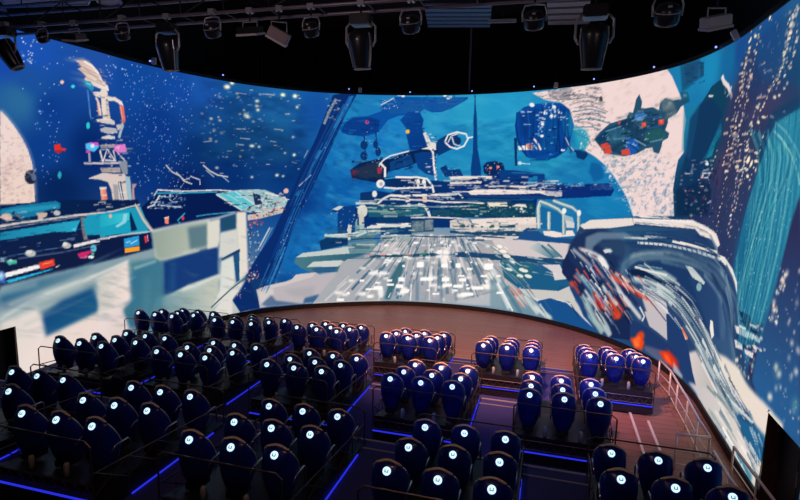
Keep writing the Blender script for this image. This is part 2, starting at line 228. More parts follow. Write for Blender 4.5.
p 26 1 0 1867 1036 38 1 -51 -95 -80 -182 -77 -167 -89 -165 -71 -196 -73 -174 -142 -36 -38 61 106 146 101 132 70 138 70 154 77 161 80 204
p 139 1 0 1863 1017 23 1 -84 -153 -14 -1
l 208 0.7 0 4.7 4.7 1877 1017 -103 -210 -86 -181 -79 -161 -81 -200
l 79 1 0 9.3 9.3 1821 996 -85 -181 -81 -162 -74 -159
l 486 0.9 0 11.9 11.9 1802 1000 -28 -53 -28 -66
n ["1c4080",2,2,41,0.8,0,0,0] 1793 1009 18 -9 -56 -128 -19 8
l 353 1 0 4.6 4.6 1670 756 -19 -37
l 398 1 0 5.1 5.1 1683 640 -58 -53
p 163 1 0 1717 758 19 1 -19 -43 -19 4
p 163 1 0 1625 569 14 0 -19 -29 -15 5
l 463 1 0 6.5 6.5 1482 396 -61 -101
l 431 0.6 0 4.9 4.9 1494 395 -63 -106
s [75,["f0d0c0","c890a0","303868","e0a090","f0f0f0","182458"],0.6,1.6,35,1,1] 1366 401 80 13 -15 -131 -29 -124 -38 -42 -16 116 34 77
s [24,["f0a080","e87060","f8e0d0"],0.7,1.6,36,1,1] 1367 220 62 -18 -28 -78 -37 16
s [16,["e09888","c8c0d0"],0.5,1.2,37,1,1] 1287 105 90 33 -53 -61
s [10,["c89090"],0.5,1,38,1,1] 1477 175 148 38 -52 -166 -99 10
n ["2c94cc",22,12,42,0.4,0,-0.4,0.4] 1844 997 71 -43 -22 -166 -23 -168 -97 -242 -98 -111 -100 -108 -101 -102 -151 -25 104 101 101 109 100 209 74 154 72 155
n ["0c4488",12,8,43,0.45,0,-0.4,0.45] 1844 997 177 6 180 2 5 -187 5 -190 -145 -85 -146 -83 -147 -82 -98 -111 -100 -108 -101 -102 103 229 100 236 57 158 56 159
p 363 1 1 335 314 153 10 165 6 155 9 130 12 8 -69 -168 -39 -212 -35 -129 -1 -112 -1
g 202 1 2 688c9c 332 276 301 53 334 296 96 15 105 7 117 8 -50 -21 -117 -20 -155 -23
l 492 0.6 2 9.2 9.2 333 293 112 7
p 438 0.9 2 330 258 94 11 106 13 120 14 19 -20 -113 -18 -100 -17 -130 -21
l 630 0.7 1.5 6.4 6.4 326 220 92 37 182 27
p 159 0.6 3 330 262 105 6 31 -6 -138 -21
g 89 1 2 1c6088 515 236 61 -130 449 204 74 30 114 18 21 -56 -8 -32 -196 -35
g 556 1 2 ecdcd6 325 206 112 -92 326 213 113 17 22 -123 25 -105 -138 -10 -38 59
p 640 1 2 455 132 97 14 108 15 112 1 14 -134 -76 -51 -143 13 -124 12 -54 20
g 488 1 2 f0dcd4 656 274 135 -43 654 283 141 35 14 -146 -149 -11
l 668 0.9 1 7.4 7.4 600 280 91 18 110 19
g 644 1 1 e0ccc8 659 153 106 -82 655 162 117 -5 56 30 -2 -19 -55 -15 -9 -119 -111 16
g 279 1 2 2c6484 796 304 142 -159 801 312 146 -1 15 -151 -31 -123 -141 37 -31 72 62 33 0 84
p 355 0.6 3 862 256 41 -2 -18 -195 -36 9
l 419 0.8 1 10.5 10.5 823 286 106 13
p 129 0.4 3 877 129 59 -3 8 -82 -59 15
g 412 1 1.5 c4c8bc 906 402 234 -7 918 406 224 18 -5 -104 -12 -14 -179 -9 -22 17
g 387 1 1 b8beb0 931 438 233 -57 913 416 111 11 166 18 -5 -119 -226 -21 -23 8
p 267 0.8 2.5 1082 418 96 9 -4 -95 -84 -7
l 559 0.9 1 8.6 8.6 913 416 111 13 203 20 92 20
l 491 0.7 1 8.5 8.5 1054 318 65 6
p 557 1 1.5 1178 438 61 8 -4 -92 -14 -36 -48 -1
p 158 1 1.5 1245 445 74 16 4 -63 -74 -7
p 586 1 1 1320 472 49 1 0 -137 0 -139 -42 -29 -17 36 10 99 -3 95
p 522 1 1 1236 386 87 12 3 -95 -76 -26 -24 2
p 93 1 1.5 964 289 89 14 169 22 -3 -116 -160 -35 -97 -14
g 70 0.6 3 245c88 968 259 47 -7 957 280 60 12 -6 -120 -60 -9
p 455 1 1.5 949 143 122 39 158 22 11 -20 -159 -45 -121 -18
l 671 0.8 0.6 7.1 7.1 1046 166 85 12 110 25
g 329 1 2 c0c4b8 935 106 242 17 921 159 185 -3 110 37 8 -100 -51 -57 -144 29 -142 32
p 101 1 0 1238 272 94 36 0 -15 -89 -32
g 545 1 1 e8e0d8 1228 180 73 -54 1237 262 63 19 2 -121 -53 -71 -63 -23 40 71
p 132 1 0 1298 281 31 16 -4 -131 -17 -7
l 248 1 0 7 7 1180 67 96 63 90 50
p 575 1 0.6 1276 124 83 45 -33 -47 -40 -39 -2 -68 -111 21
g 204 0.8 3 4c8494 802 248 159 -107 804 275 131 18 28 -13 -17 -196 -142 33
p 45 1 0 1338 121 64 15 24 -27 -2 -81 -102 -8
p 71 1 0 1378 161 74 4 -26 -56 -20 -44
n ["48b4d4",30,9,51,0.35,2,-0.2,0.4] 1914 1000 148 9 149 6 150 3 150 1 148 -3 147 -6 143 -8 144 -12 150 -15 13 -127 14 -126 14 -128 15 -128 -163 12 -156 17 -153 21 -154 25 -154 27 -154 29 -154 31 -129 -84 -129 -84 -131 -82 -98 -170 -101 -165 39 144 38 143 37 144 37 144 71 192
n ["0c609c",24,7,52,0.45,2,0.1,0.45] 2252 912 164 -1 164 -3 162 -7 160 -8 158 -10 13 -158 13 -159 -146 10 -144 12 -146 13 -146 15 -147 15 -53 141
p 61 1 0 2010 965 66 53 178 0 178 -3 0 -9 -66 -35 -58 -22 -48 -2 -39 16 -28 -23 -96 -10 -48 -20 -47 -62 -67 -21 -105 15 -9 23 56 54 76 8 66 25
p 185 0.5 1 2345 1008 77 -2 -37 -21 -78 1
n ["28609c",8,3,53,0.7,0,0,0] 2028 1003 197 6 197 2 -75 -53 -145 -9 -144 -11
p 34 1 0 1826 852 23 43 38 20 76 7 48 -13 -9 -52 -76 -25 -67 2
s [26,["e8e8f0","8cb0d8","102c60"],0.5,1.3,54,1,1] 2018 1012 67 1 11 -46 -77 -11
l 549 1 0 4.7 4.7 2014 980 62 33
o 563 1 0 1949 898 9 0 -9 -9
o 153 1 0 1949 898 4 0 -4 -4
o 673 1 0 2101 1028 10 0 -10 -5
o 673 1 0 2336 1013 9 0 -9 -6
o 673 1 0 2321 1024 9 0 -9 -5
o 673 1 0 2187 947 10 0 -10 -5
o 673 1 0 2345 1016 10 0 -10 -5
o 673 1 0 2119 1023 9 0 -9 -6
g 60 1 0 083880 2106 958 125 -187 2107 911 37 38 58 0 19 -37 -7 -37 21 -47 11 -47 -49 -10 -39 -1 -16 57 -6 47
o 658 1 0 2145 857 10 0 -10 -10
l 31 1 0 6.8 6.8 1937 834 7 -116
l 31 1 0 6.7 6.7 1987 904 11 -137
o 52 1 0 1936 789 18 1 -18 -23
o 52 1 0 1936 737 18 0 -17 -21
o 52 1 0 1991 793 12 0 -12 -19
o 52 1 0 2004 758 14 0 -14 -22
s [12,["c0d0e0"],0.3,0.8,55,1,1] 1930 907 71 2 3 -180 -72 -2
p 20 1 0 1870 668 47 35 87 21 58 1 77 35 58 11 115 48 39 10 21 -47 -116 -39 -96 -49 -106 -31 -19 -59 -107 17 -48 9
p 171 0.7 1 1879 668 125 46 21 -81 -107 -2
p 332 0.8 0.6 1874 668 24 6 1 -34 -22 4
p 402 1 0 2000 681 24 5 2 -29 -21 -5
p 75 0.8 0 2062 711 97 40 20 -47 -116 -36
p 37 1 0 2178 752 39 10 68 0 3 -114 -49 9 -40 28
p 54 1 0 2284 814 66 38 39 -9 -17 -61 -77 -38
l 582 1 0 6.7 6.7 2009 695 22 25 31 20 92 25
l 672 1 0 10.7 10.7 2014 705 25 -23 1 -48
o 631 1 0 2016 604 18 0 -18 -20
o 425 1 0 2021 604 9 0 -9 -10
p 576 1 0 2219 851 15 5 25 -47 25 -4 1 -33 -73 4 33 10
l 672 1 0 9.6 9.6 2255 781 15 -19 7 -66 12 -67
l 443 1 0 5.8 5.8 2234 851 19 -56
s [20,["404868","f0f0f0"],0.5,1.2,56,1,1] 2256 772 29 0 9 -142 -20 -1
l 672 1 0 7.8 7.8 2327 810 14 33 43 13 44 -9 10 -23 -18 -32 -34 -14 -34 9 -25 23
l 579 1 0 5.3 5.3 2342 808 14 30 33 11
l 579 1 0 5.8 5.8 2360 833 11 -32 30 -9
l 675 1 0 6.5 6.5 2433 828 29 5
o 48 1 0 2390 815 15 0 -14 -19
p 33 1 0 2462 920 3 98 13 -99 10 -146 18 -83 2 -46 -49 -1 -2 47 7 83
l 35 1 0 5.8 5.8 2465 1023 4 -113
l 209 0.6 0 2.9 2.9 2479 910 7 -137
p 13 1 0 2515 700 19 18 38 5 40 -9 10 -32 -23 -27 -53 -1 -25 13
s [24,["80a8d0","203c70","ff9870","d8e0f0"],0.4,1.1,57,1,1] 2519 718 97 1 -2 -55 -83 -1
o 705 1 0 2552 691 7 0 -7 -6
o 705 1 0 2588 696 7 0 -7 -6
p 30 1 0 2307 687 28 15 16 -24 53 6 16 -33 -88 -6
s [18,["4070a0","a0b8d0","061c44"],0.4,1,58,1,1] 2306 696 108 -7 1 -47 -97 -2
p 36 1 0 2670 935 32 24 46 10 66 0 56 -4 43 -24 26 -46 -2 -45 -11 -49 -16 -36 -46 -29 -75 -8 -58 9 -40 35 -21 54 -8 52
p 55 0.6 1.5 2680 913 41 37 29 -15 4 -77 -36 -42 -40 27
p 77 0.6 2 2802 941 51 5 24 -93 -15 -83 -75 1
o 146 0.7 1 2912 876 24 -1 -20 -53
n ["052c68",7,9,59,0.5,0,0,0] 2669 939 248 14 11 -185 -188 -31
s [34,["e8ecf4","a0c0e0"],0.5,1.5,60,1,1] 2720 975 150 -14 13 -59 -56 -5 -48 37
s [14,["e8ecf4","80c0e0"],0.6,1.6,61,1,1] 2770 909 34 -11 -1 -76 -29 10
o 675 1 0 2739 966 12 -1 -11 -8
o 675 1 0 2802 928 10 0 -9 -7
o 675 1 0 2836 914 9 -1 -9 -6
o 675 1 0 2795 882 10 0 -9 -7
o 675 1 0 2873 924 9 -1 -9 -6
o 675 1 0 2843 951 9 -1 -8 -6
o 675 1 0 2793 831 8 0 -8 -6
p 686 1 0 2680 790 62 3 6 -21 -62 0
p 654 1 0 2718 798 24 4 16 -22 -29 -8
l 667 1 0 8 8 2751 824 25 -27 15 -26
l 620 1 0 5.3 5.3 2747 802 30 -31
p 44 1 0 2660 826 14 -1 6 -124 -10 0
o 465 1 0 2693 714 10 0 -9 -8
l 553 1 0 3.5 3.5 2684 714 58 -4
o 675 1 0 2895 769 10 0 -9 -5
l 24 1 0 7.1 7.1 2902 819 16 -30 25 -25 42 -5
l 552 1 0 3.5 3.5 2902 823 20 -34 25 -25
p 29 1 0 2952 768 51 -1 11 -21 -17 -20 -34 9
p 678 1 0.5 2737 1017 130 6 182 4 157 3 161 -3 28 -28 59 -81 21 -34 17 -40 -3 -48 9 -55 -29 -25 -9 -49 -4 -50 20 -86 -219 -17 -19 37 -24 36 -34 37 -33 38 -53 47 -51 33 -49 25 -31 41 -23 66 -22 59 -38 31 -80 19
n ["b8a49c",10,5,62,0.3,0,0.25,0.52] 2737 1017 130 6 182 4 157 3 161 -3 28 -28 59 -81 21 -34 17 -40 -3 -48 9 -55 -29 -25 -9 -49 -4 -50 20 -86 -219 -17 -19 37 -24 36 -34 37 -33 38 -53 47 -51 33 -49 25 -31 41 -23 66 -22 59 -38 31 -80 19
n ["5c6474",5,2,63,0.85,0,0.15,0.5] 2737 1017 130 6 182 4 29 -69 -12 -154 -43 -50 -60 54 -23 66 -22 59 -38 31 -80 19
l 233 0.7 0.5 4.9 4.9 2933 924 77 6 77 -23
l 233 0.7 0.5 5 5 2940 887 73 7 106 -31
l 233 0.7 0.5 4.8 4.8 2950 862 75 -4 38 -14
p 165 0.9 0.6 2936 867 62 -20 21 -41 -24 -47 -40 25
s [14,["f4e8dc"],0.8,2,64,1,1] 2960 849 77 -28 -15 -55 -47 1
n ["6c8ca8",7,4,65,0.9,0,0.6,0.5] 3070 757 77 5 118 3 193 -48 2 -50 -4 -50 20 -86 -214 -16 -37 58 -56 59 -64 61
n ["3878a8",4,4,66,0.6,0,-0.6,0.6] 3070 757 77 5 118 3 193 -48 2 -50 -4 -50 20 -86 -214 -16 -37 58 -56 59 -64 61
s [50,["f0e4e0","a8c4d8"],0.5,1.8,67,1,1] 3093 717 63 -55 67 -74 48 -65 -41 5 -59 81 -85 77
l 723 0.5 1 4.1 4.1 3074 705 73 -43 65 -60 49 -80
o 610 0.5 0.5 2882 1009 27 -2 -27 -10
n ["606878",3,2,68,0.8,0,0,0] 2812 1023 110 -2 -6 -47 -93 7
l 284 1 0 4.7 4.7 3058 976 2 -27
o 256 1 0 3058 964 8 -1 -7 -9
p 147 0.5 3 3025 734 61 -48 54 -63 55 -52 47 -58 -171 -13 -85 103 -15 91
p 62 0.8 1 3031 718 53 -9 14 -55 -47 -17 -27 40
p 15 1 0 3008 628 121 7 23 -27 -13 -24 -127 -9
n ["4870a0",3,2,69,0.7,0,0,0] 3032 633 107 2 3 -27 -108 -4
p 169 1 0 3038 808 28 29 41 28 43 8 37 5 10 23 19 -5 5 16 6 32 14 17 16 -29 -1 -23 22 -3 32 1 34 -15 3 24 24 14 42 -14 75 -2 10 -13 -40 -11 -19 -19 -45 -13 2 -13 -11 -25 23 -11 -5 -17 -26 -7 -4 -22 -10 -22 -28 6 -8 17 -33 -2 -43 -17 -63 -8 -90 13 -34 31
p 88 1 0 3044 808 46 38 61 15 27 -21 -49 -16 -60 -28
p 280 0.6 1 3103 835 49 17 38 -13 -8 -48 -63 -2 -26 21
n ["0c2848",10,7,71,0.8,0,0,0] 3044 808 118 62 136 25 83 -44 -6 -52 -188 -57 -116 34
p 109 1 0 3194 805 52 -8 16 -33 -36 -23 -34 16
p 223 0.9 0 3229 893 44 -3 9 -16 -31 -11 -26 11
p 528 1 0.4 3070 786 31 6 19 -13 -1 -20 -42 12
p 528 1 0.4 3084 760 37 9 8 -18 -37 -3
p 528 1 0.4 3172 760 38 6 9 -23 -42 0
p 528 1 0.4 3261 855 22 3 5 -17 -21 -3
p 528 1 0.4 3344 859 30 0 2 -18 -26 -1
p 528 1 0.4 3144 870 18 0 -8 -14
p 702 1 0 3268 852 12 2 1 -10
p 702 1 0 3351 856 17 0 -4 -12
p 184 0.5 1.5 3281 823 89 11 20 -45 -98 -3
p 333 0.7 1 3346 925 38 4 29 -17 25 -37 -45 -12 -29 25
n ["a8b8bc",6,4,72,0.6,0,0,0.5] 3172 898 266 23 -3 -67 -168 -21
l 433 0.8 0 3.6 3.6 3195 790 53 -16
s [26,["88b0c8","182c48","d0e0e8"],0.5,1.4,73,1,1] 3041 839 159 28 89 1 34 -75 -176 -30
o 637 1 0 3474 924 11 -2 -10 -3
p 106 0.7 0 3445 939 44 -7 17 -33 -38 -2
p 73 1 0 3630 928 48 9 42 -13 36 -33 9 -76 -5 -81 -41 -54 -22 -130 -210 -18 -19 85 17 66 36 63 -5 95 51 40
p 144 0.9 0.5 3648 740 32 33 34 53 19 -46 -36 -20 -17 -39 -65 -9
p 142 0.6 1 3475 884 92 -3 -16 -105 -13 -62 -52 34
n ["0c4868",8,2,74,0.7,0,0,0] 3631 815 90 11 17 -63 -99 -40
p 84 0.6 0.6 3430 1037 109 -13 -1 -57 -51 -22 -31 -8
p 80 0.6 0 3453 1023 61 -9 1 -36 -44 1
p 78 0.7 0 3541 1015 24 -5 8 -43 -23 -2
l 617 1 0 13.8 13.8 3689 946 18 -20 30 -16 39 -38
o 666 1 0 3630 899 16 -2 -15 -1
s [14,["f0e0d8","c0a0a0"],0.6,1.5,75,1,1] 3692 934 73 -25 12 -42 -46 17
p 213 0.7 3 3744 885 228 1 234 -50 13 -40 -135 -19 -31 -81 -58 -92 -50 -102 -2 -76 -1 -78 -134 56 -167 142 -25 105 95 58 17 89
p 283 0.5 6 3790 891 282 -33 91 -35 -101 -17 -199 -14
p 303 0.3 5 3696 738 151 -8 25 -104 -170 11
s [70,["c8b8c0","6088b0","f0d8c0"],0.4,1.4,76,0.8,1] 3817 1026 185 -11 147 -8 40 -121 -136 -14 -174 -19 -32 85
s [95,["ffdcb0","c8a0a0","8080a0","fff0d0"],0.4,1.5,77,0.9,1] 3777 867 307 -43 -28 -83 -27 -72 -29 -77 -176 -21 -23 94 -19 95
s [60,["c0c8d8","f0d0c0","8090b8"],0.4,1.3,78,0.8,1] 3560 604 409 11 -9 -111 -81 -89 -100 70 -138 58 -131 -3 -11 62
o 708 0.9 0.5 3859 1034 7 -2 -10 0
o 720 1 0 3859 1034 3 -1 -4 0
o 708 0.9 0.5 3863 1003 6 -2 -10 -2
o 720 1 0 3863 1003 3 -1 -5 -1
o 708 0.9 0.5 3898 1003 11 -4 -14 1
o 720 1 0 3898 1003 6 -2 -7 1
o 708 0.9 0.5 3938 981 8 -3 -10 2
o 720 1 0 3938 981 4 -1 -5 0
o 708 0.9 0.5 3861 973 13 -4 -16 2
o 720 1 0 3861 973 6 -2 -7 1
o 708 0.9 0.5 3889 945 11 -3 -13 1
o 720 1 0 3889 945 6 -1 -7 0
o 708 0.9 0.5 3865 920 9 -3 -12 0
o 720 1 0 3865 920 4 -2 -5 0
o 708 0.9 0.5 3849 896 9 -3 -12 -1
o 720 1 0 3849 896 5 -2 -6 0
o 708 0.9 0.5 3864 871 7 -2 -11 -2
o 720 1 0 3864 871 3 -1 -5 -1
o 708 0.9 0.5 3977 823 13 -4 -16 0
o 720 1 0 3977 823 7 -2 -9 0
o 708 0.9 0.5 3987 828 7 -2 -10 -1
o 720 1 0 3987 828 3 -1 -5 -1
o 708 0.9 0.5 3880 815 11 -2 -16 -3
o 720 1 0 3880 815 5 -1 -8 -1
o 708 0.9 0.5 3832 770 32 -6 -37 -1
o 720 1 0 3832 770 16 -3 -19 -1
o 708 0.9 0.5 3852 754 19 -3 -21 1
o 720 1 0 3852 754 9 -1 -10 0
o 708 0.9 0.5 3985 1022 5 -3 -9 -2
o 720 1 0 3985 1022 2 -2 -4 -1
o 708 0.9 0.5 4137 986 8 -3 -12 -2
o 720 1 0 4137 986 4 -1 -6 -1
o 708 0.9 0.5 4126 968 12 -4 -16 -1
o 720 1 0 4126 968 6 -2 -8 0
o 708 0.9 0.5 4143 995 6 -2 -9 -1
o 720 1 0 4143 995 3 -1 -4 0
o 708 0.9 0.5 4122 955 9 -3 -11 1
o 720 1 0 4122 955 4 -1 -6 0
o 708 0.9 0.5 4130 921 6 -2 -9 -1
o 720 1 0 4130 921 2 -1 -4 0
o 708 0.9 0.5 4079 831 10 -3 -12 0
o 720 1 0 4079 831 5 -1 -6 0
o 708 0.9 0.5 4105 831 8 -2 -10 0
o 720 1 0 4105 831 4 -1 -5 0
o 708 0.9 0.5 4127 842 8 -2 -9 0
o 720 1 0 4127 842 4 -1 -4 0
o 708 0.9 0.5 4028 794 15 -3 -17 1
o 720 1 0 4028 794 8 -1 -8 0
o 708 0.9 0.5 3997 786 10 -3 -12 0
o 720 1 0 3997 786 5 -2 -6 0
o 708 0.9 0.5 3850 722 14 -2 -16 0
o 720 1 0 3850 722 7 -1 -8 0
o 708 0.9 0.5 3850 699 9 -1 -13 -4
o 720 1 0 3850 699 5 -1 -7 -2
o 708 0.9 0.5 4140 850 6 -2 -8 -1
o 720 1 0 4140 850 3 -1 -4 -1
o 708 0.9 0.5 4012 714 17 -2 -19 0
o 720 1 0 4012 714 8 -1 -9 0
o 708 0.9 0.5 4017 695 15 -2 -17 -1
o 720 1 0 4017 695 7 -1 -8 0
o 708 0.9 0.5 3961 700 10 -2 -17 -7
o 720 1 0 3961 700 5 -1 -8 -4
o 708 0.9 0.5 3985 690 7 -1 -14 -7
o 720 1 0 3985 690 3 0 -7 -4
o 708 0.9 0.5 4145 792 9 -2 -10 1
o 720 1 0 4145 792 4 -1 -5 1
o 708 0.9 0.5 4080 789 13 -3 -14 1
o 720 1 0 4080 789 6 -2 -7 1
o 708 0.9 0.5 4071 708 10 -2 -12 -1
o 720 1 0 4071 708 5 -1 -6 -1
o 708 0.9 0.5 3970 661 11 -2 -13 -2
o 720 1 0 3970 661 6 -1 -7 -1
o 708 0.9 0.5 4137 884 6 -2 -7 0
o 720 1 0 4137 884 3 -1 -4 0
o 670 1 0 3626 666 12 0 -11 -4
o 670 1 0 3651 699 13 -1 -12 -3
o 524 1 0 3656 598 13 0 -12 -4
o 473 1 0 3587 598 12 1 -11 -5
o 662 1 0 3603 587 13 0 -12 -5
o 633 1 0 3538 587 11 1 -10 -5
o 604 1 0 3627 660 12 0 -11 -4
o 574 1 0 3623 563 12 1 -11 -5
o 661 1 0 3580 542 11 0 -10 -5
l 550 1 0 5.6 5.6 3604 703 38 5 16 -6
p 623 1 0 3553 701 13 0 0 -31 -19 0
l 574 1 0 3.6 3.6 3624 672 62 0
g 140 1 0 2c88a4 3984 482 264 226 4221 790 -114 -15 -25 -25 -18 -32 -28 -44 -22 -46 -24 -48 -12 -45 -8 -55 -12 -31 3 -46 33 -44 30 -55 119 -14 74 11 -19 38 16 47 12 55 12 53 14 45 16 46 12 29 -19 58 -20 58
l 281 0.4 0.5 13.7 8.7 3944 777 75 -56 38 -69 -15 -81 -16 -84 -17 -87 -10 -90 23 -57
l 91 0.6 0.5 13.7 8.7 3976 770 68 -53 31 -65 -21 -80 -20 -84 -20 -88 -10 -89 23 -57
l 301 0.5 0.5 13.5 8.6 4006 763 63 -50 23 -61 -25 -79 -25 -84 -22 -88 -10 -89 22 -56
l 111 0.5 0.5 13.4 8.5 4035 757 57 -48 17 -57 -31 -79 -28 -83 -25 -87 -10 -89 23 -56
l 358 0.7 0.5 13.3 8.5 4063 750 52 -44 10 -54 -35 -78 -32 -83 -28 -87 -10 -89 23 -56
l 90 0.5 0.5 13.2 8.4 4090 744 47 -42 4 -50 -39 -77 -36 -83 -31 -88 -9 -88 22 -55
l 264 0.6 0.5 13.1 8.3 4116 738 42 -39 -2 -47 -43 -76 -39 -83 -34 -88 -9 -87 22 -56
l 141 0.5 0.5 13 8.3 4141 733 37 -37 -7 -44 -47 -76 -43 -82 -35 -88 -10 -87 22 -55
l 319 0.6 0.5 12.9 8.2 4164 728 34 -35 -12 -42 -51 -74 -46 -82 -38 -88 -10 -87 22 -55
l 110 0.6 0.5 12.8 8.2 4187 722 30 -32 -17 -39 -55 -73 -49 -82 -40 -88 -10 -86 22 -55
l 294 0.5 0.5 12.7 8.1 4209 717 27 -30 -22 -36 -58 -73 -52 -81 -44 -88 -9 -86 22 -55
l 400 0.8 0.5 4.5 4.5 4096 759 51 -21 56 -31 45 -37 23 -28
l 385 0.7 0.4 2.9 2.9 4101 776 68 -27 60 -36 25 -20
p 85 0.6 1 4019 721 57 79 137 14 8 -24 -114 -15 -33 -36 -29 -53
n ["14507c",40,2.2,80,0.55,0,1.75,0.4] 4221 790 -114 -15 -25 -25 -18 -32 -28 -44 -22 -46 -24 -48 -12 -45 -8 -55 -12 -31 3 -46 33 -44 30 -55 119 -14 74 11 -19 38 16 47 12 55 12 53 14 45 16 46 12 29 -19 58 -20 58
n ["8cd0cc",50,1.6,81,0.4,0,1.78,0.5] 4221 790 -114 -15 -25 -25 -18 -32 -28 -44 -22 -46 -24 -48 -12 -45 -8 -55 -12 -31 3 -46 33 -44 30 -55 119 -14 74 11 -19 38 16 47 12 55 12 53 14 45 16 46 12 29 -19 58 -20 58
s [120,["b8e4e8","60b0c0"],0.3,0.9,79,0.7,1] 4221 790 -114 -15 -25 -25 -18 -32 -28 -44 -22 -46 -24 -48 -12 -45 -8 -55 -12 -31 3 -46 33 -44 30 -55 119 -14 74 11 -19 38 16 47 12 55 12 53 14 45 16 46 12 29 -19 58 -20 58
p 194 1 1 4278 622 -19 -51 -12 -46 -13 -48 -14 -48 -16 -45 -10 -35 -35 -3 -16 -56 -15 -134 -48 -8 152 39 55 2 137 6 -17 50 -17 50 -18 52 -18 52 -19 54 -19 55 -19 56
g 194 1 1 285c90 4299 559 22 -324 4278 622 -19 -51 -12 -46 -13 -48 -14 -48 -15 -49 -11 -31 -17 -49 -7 -81 64 -37 191 11 -17 50 -18 51 -18 52 -18 53 -19 54 -18 55 -20 56
s [30,["ffe8c8","fff8e8","d8a890"],0.8,2,82,1,1] 4232 483 40 -4 0 -40 -18 -74 -42 -5 18 71
s [70,["d8b8a8","88a0c0","f0e0d0","405c88"],0.4,1.7,83,0.7,1] 4263 478 56 23 21 -62 21 -61 21 -60 20 -58 20 -57 -169 4 -47 47 70 106 -6 59
o 711 0.9 0.6 4270 473 7 1 -6 -5
o 711 0.9 0.6 4256 458 7 2 -6 -6
o 711 0.9 0.6 4251 443 7 2 -6 -5
o 711 0.9 0.6 4228 406 9 2 -7 -6
o 711 0.9 0.6 4234 391 10 2 -8 -7
o 711 0.9 0.6 4230 373 8 2 -7 -6
o 711 0.9 0.6 4331 427 6 1 -5 -4
o 711 0.9 0.6 4335 352 7 2 -5 -6
o 711 0.9 0.6 4332 322 6 2 -5 -5
o 711 0.9 0.6 4363 347 7 2 -5 -6
o 711 0.9 0.6 4368 308 8 2 -6 -7
o 711 0.9 0.6 4300 279 10 4 -8 -9
o 711 0.9 0.6 4296 249 7 3 -6 -6
o 711 0.9 0.6 4282 287 9 3 -7 -8
o 711 0.9 0.6 4352 290 5 2 -4 -4
o 711 0.9 0.6 4274 222 12 4 -10 -10
o 354 0.3 2 4290 280 17 6 -13 -19
o 339 0.6 2 4384 251 11 5 -8 -15
p 16 1 0 1920 560 85 10 60 -8 204 65 137 -6 7 -218 -215 -9 -216 -5 -60 -30 -52 4 -60 0 0 98 -30 8 38 26 103 -8
p 33 1 0 1810 482 85 18 10 -141 -95 4
p 497 1 0 1784 478 34 17 26 -3 -34 -20
p 51 1 0 1920 555 60 6 0 -47 -55 3
o 625 1 0 1990 555 12 0 -12 -16
p 24 1 0 2034 638 201 5 35 -33 -34 -18 -188 -9
l 225 1 0 5.8 5.8 2038 630 60 8 102 4
l 630 1 0 8.7 8.7 2035 587 64 -3 103 7 68 2
l 671 1 0 9.6 9.6 2090 639 110 1 43 -6 27 -28 10 -38
l 576 1 0 9.7 9.7 2188 629 13 -17 1 -17
l 672 1 0 10.8 10.8 2231 626 5 -30
o 672 1 0 2201 618 10 0 -10 -15
o 672 1 0 2230 618 10 1 -9 -15
o 672 1 0 2018 606 20 1 -20 -20
o 442 1 0 2021 604 9 0 -9 -10
s [20,["f0f0f0","c8a8a8","204070"],0.6,1.5,91,1,1] 2065 601 119 3 1 -39 -120 -3
l 625 1 0 11.7 11.7 2066 550 68 -3 69 6 205 10
l 540 1 0 10.7 10.7 1998 501 34 31 34 18
l 496 1 0 10.7 10.7 1899 508 82 2 17 -4
p 611 1 0 2139 539 21 4 5 -21 -21 -5
l 620 1 0 7.8 7.8 2066 533 69 -3 103 1 86 -8 85 3
p 641 1 0 2224 549 22 1 2 -30 -20 0
p 134 1 0 1955 496 129 11 137 4 27 -29 -8 -31 -276 -10
l 347 1 0 9.8 9.8 1960 471 124 -2 86 6
l 545 1 0 13.7 13.7 2204 510 30 -7 18 -21 12 -32
l 413 1 0 6.9 6.9 2007 501 103 -2 94 7
l 379 0.7 0 4.9 4.9 2067 484 137 7
p 53 1 0 1999 441 172 11 0 -24 -163 -12
o 539 1 0 1932 471 25 0 -25 -31
l 487 1 0 24.7 24.7 1926 458 5 -86
p 348 0.9 0 1896 414 12 26 1 -73 -13 -2
p 619 1 0 1857 376 9 34 9 -38 0 -9 -13 0
l 624 1 0 5.8 5.8 1904 487 42 9
p 542 1 0 1957 389 25 19 190 7 4 -17 -185 -8 -4 -31 -30 0
p 671 1 0 1982 408 190 9 0 -8 -190 -8
p 56 1 0 1991 388 181 7 5 -36 -177 -2
p 271 1 0 2043 377 60 10 9 -17 -60 -7
p 237 1 0 2171 428 112 12 2 -60 -112 -13
p 381 0.9 0 2176 424 56 4 1 -50 -53 -4
p 437 0.8 0 2240 434 39 2 1 -48 -38 -5
n ["203c58",5,4,92,0.7,0,0,0] 2171 432 112 8 2 -64 -112 -4
l 543 1 0 6.9 6.9 2171 443 103 5 138 2
p 130 1 0 2273 483 137 13 1 -35 -137 -6
p 293 1 0 1746 347 30 9 146 9 35 -6 43 -2 -17 -28 -259 -16
l 546 1 0 7.9 7.9 1746 351 133 8 69 15
l 629 1 0 10.9 10.9 2026 347 147 5
p 399 0.8 0 2026 351 147 6 9 -24 -164 -4
p 26 1 0 2357 629 153 23 151 23 153 -10 6 -49 196 2 21 -43 -168 -14 -84 0 -12 -95 -205 -8 -205 -6
p 33 1 0 2585 682 68 1 160 -15 8 -60 -85 6 -6 39 -118 -27
l 183 1 0 4.4 4.4 2653 671 152 -3
p 115 1 0 2742 657 38 0 2 -27 -25 -16 -25 4
s [110,["f0e4dc","e8d8d0","182c60","a8b0b8","405880"],0.7,1.8,93,1,2] 2357 645 221 9 35 -44 169 13 85 -13 -83 -18 -170 -2 -170 -1 -86 6
l 646 1 0 12.3 12.3 2357 641 68 4 136 3
l 571 1 0 9.5 9.5 2358 616 68 2 85 6
l 484 1 0 7.2 7.2 2545 604 93 7 77 -2 67 10
l 585 1 0 8.9 8.9 2638 611 94 -5
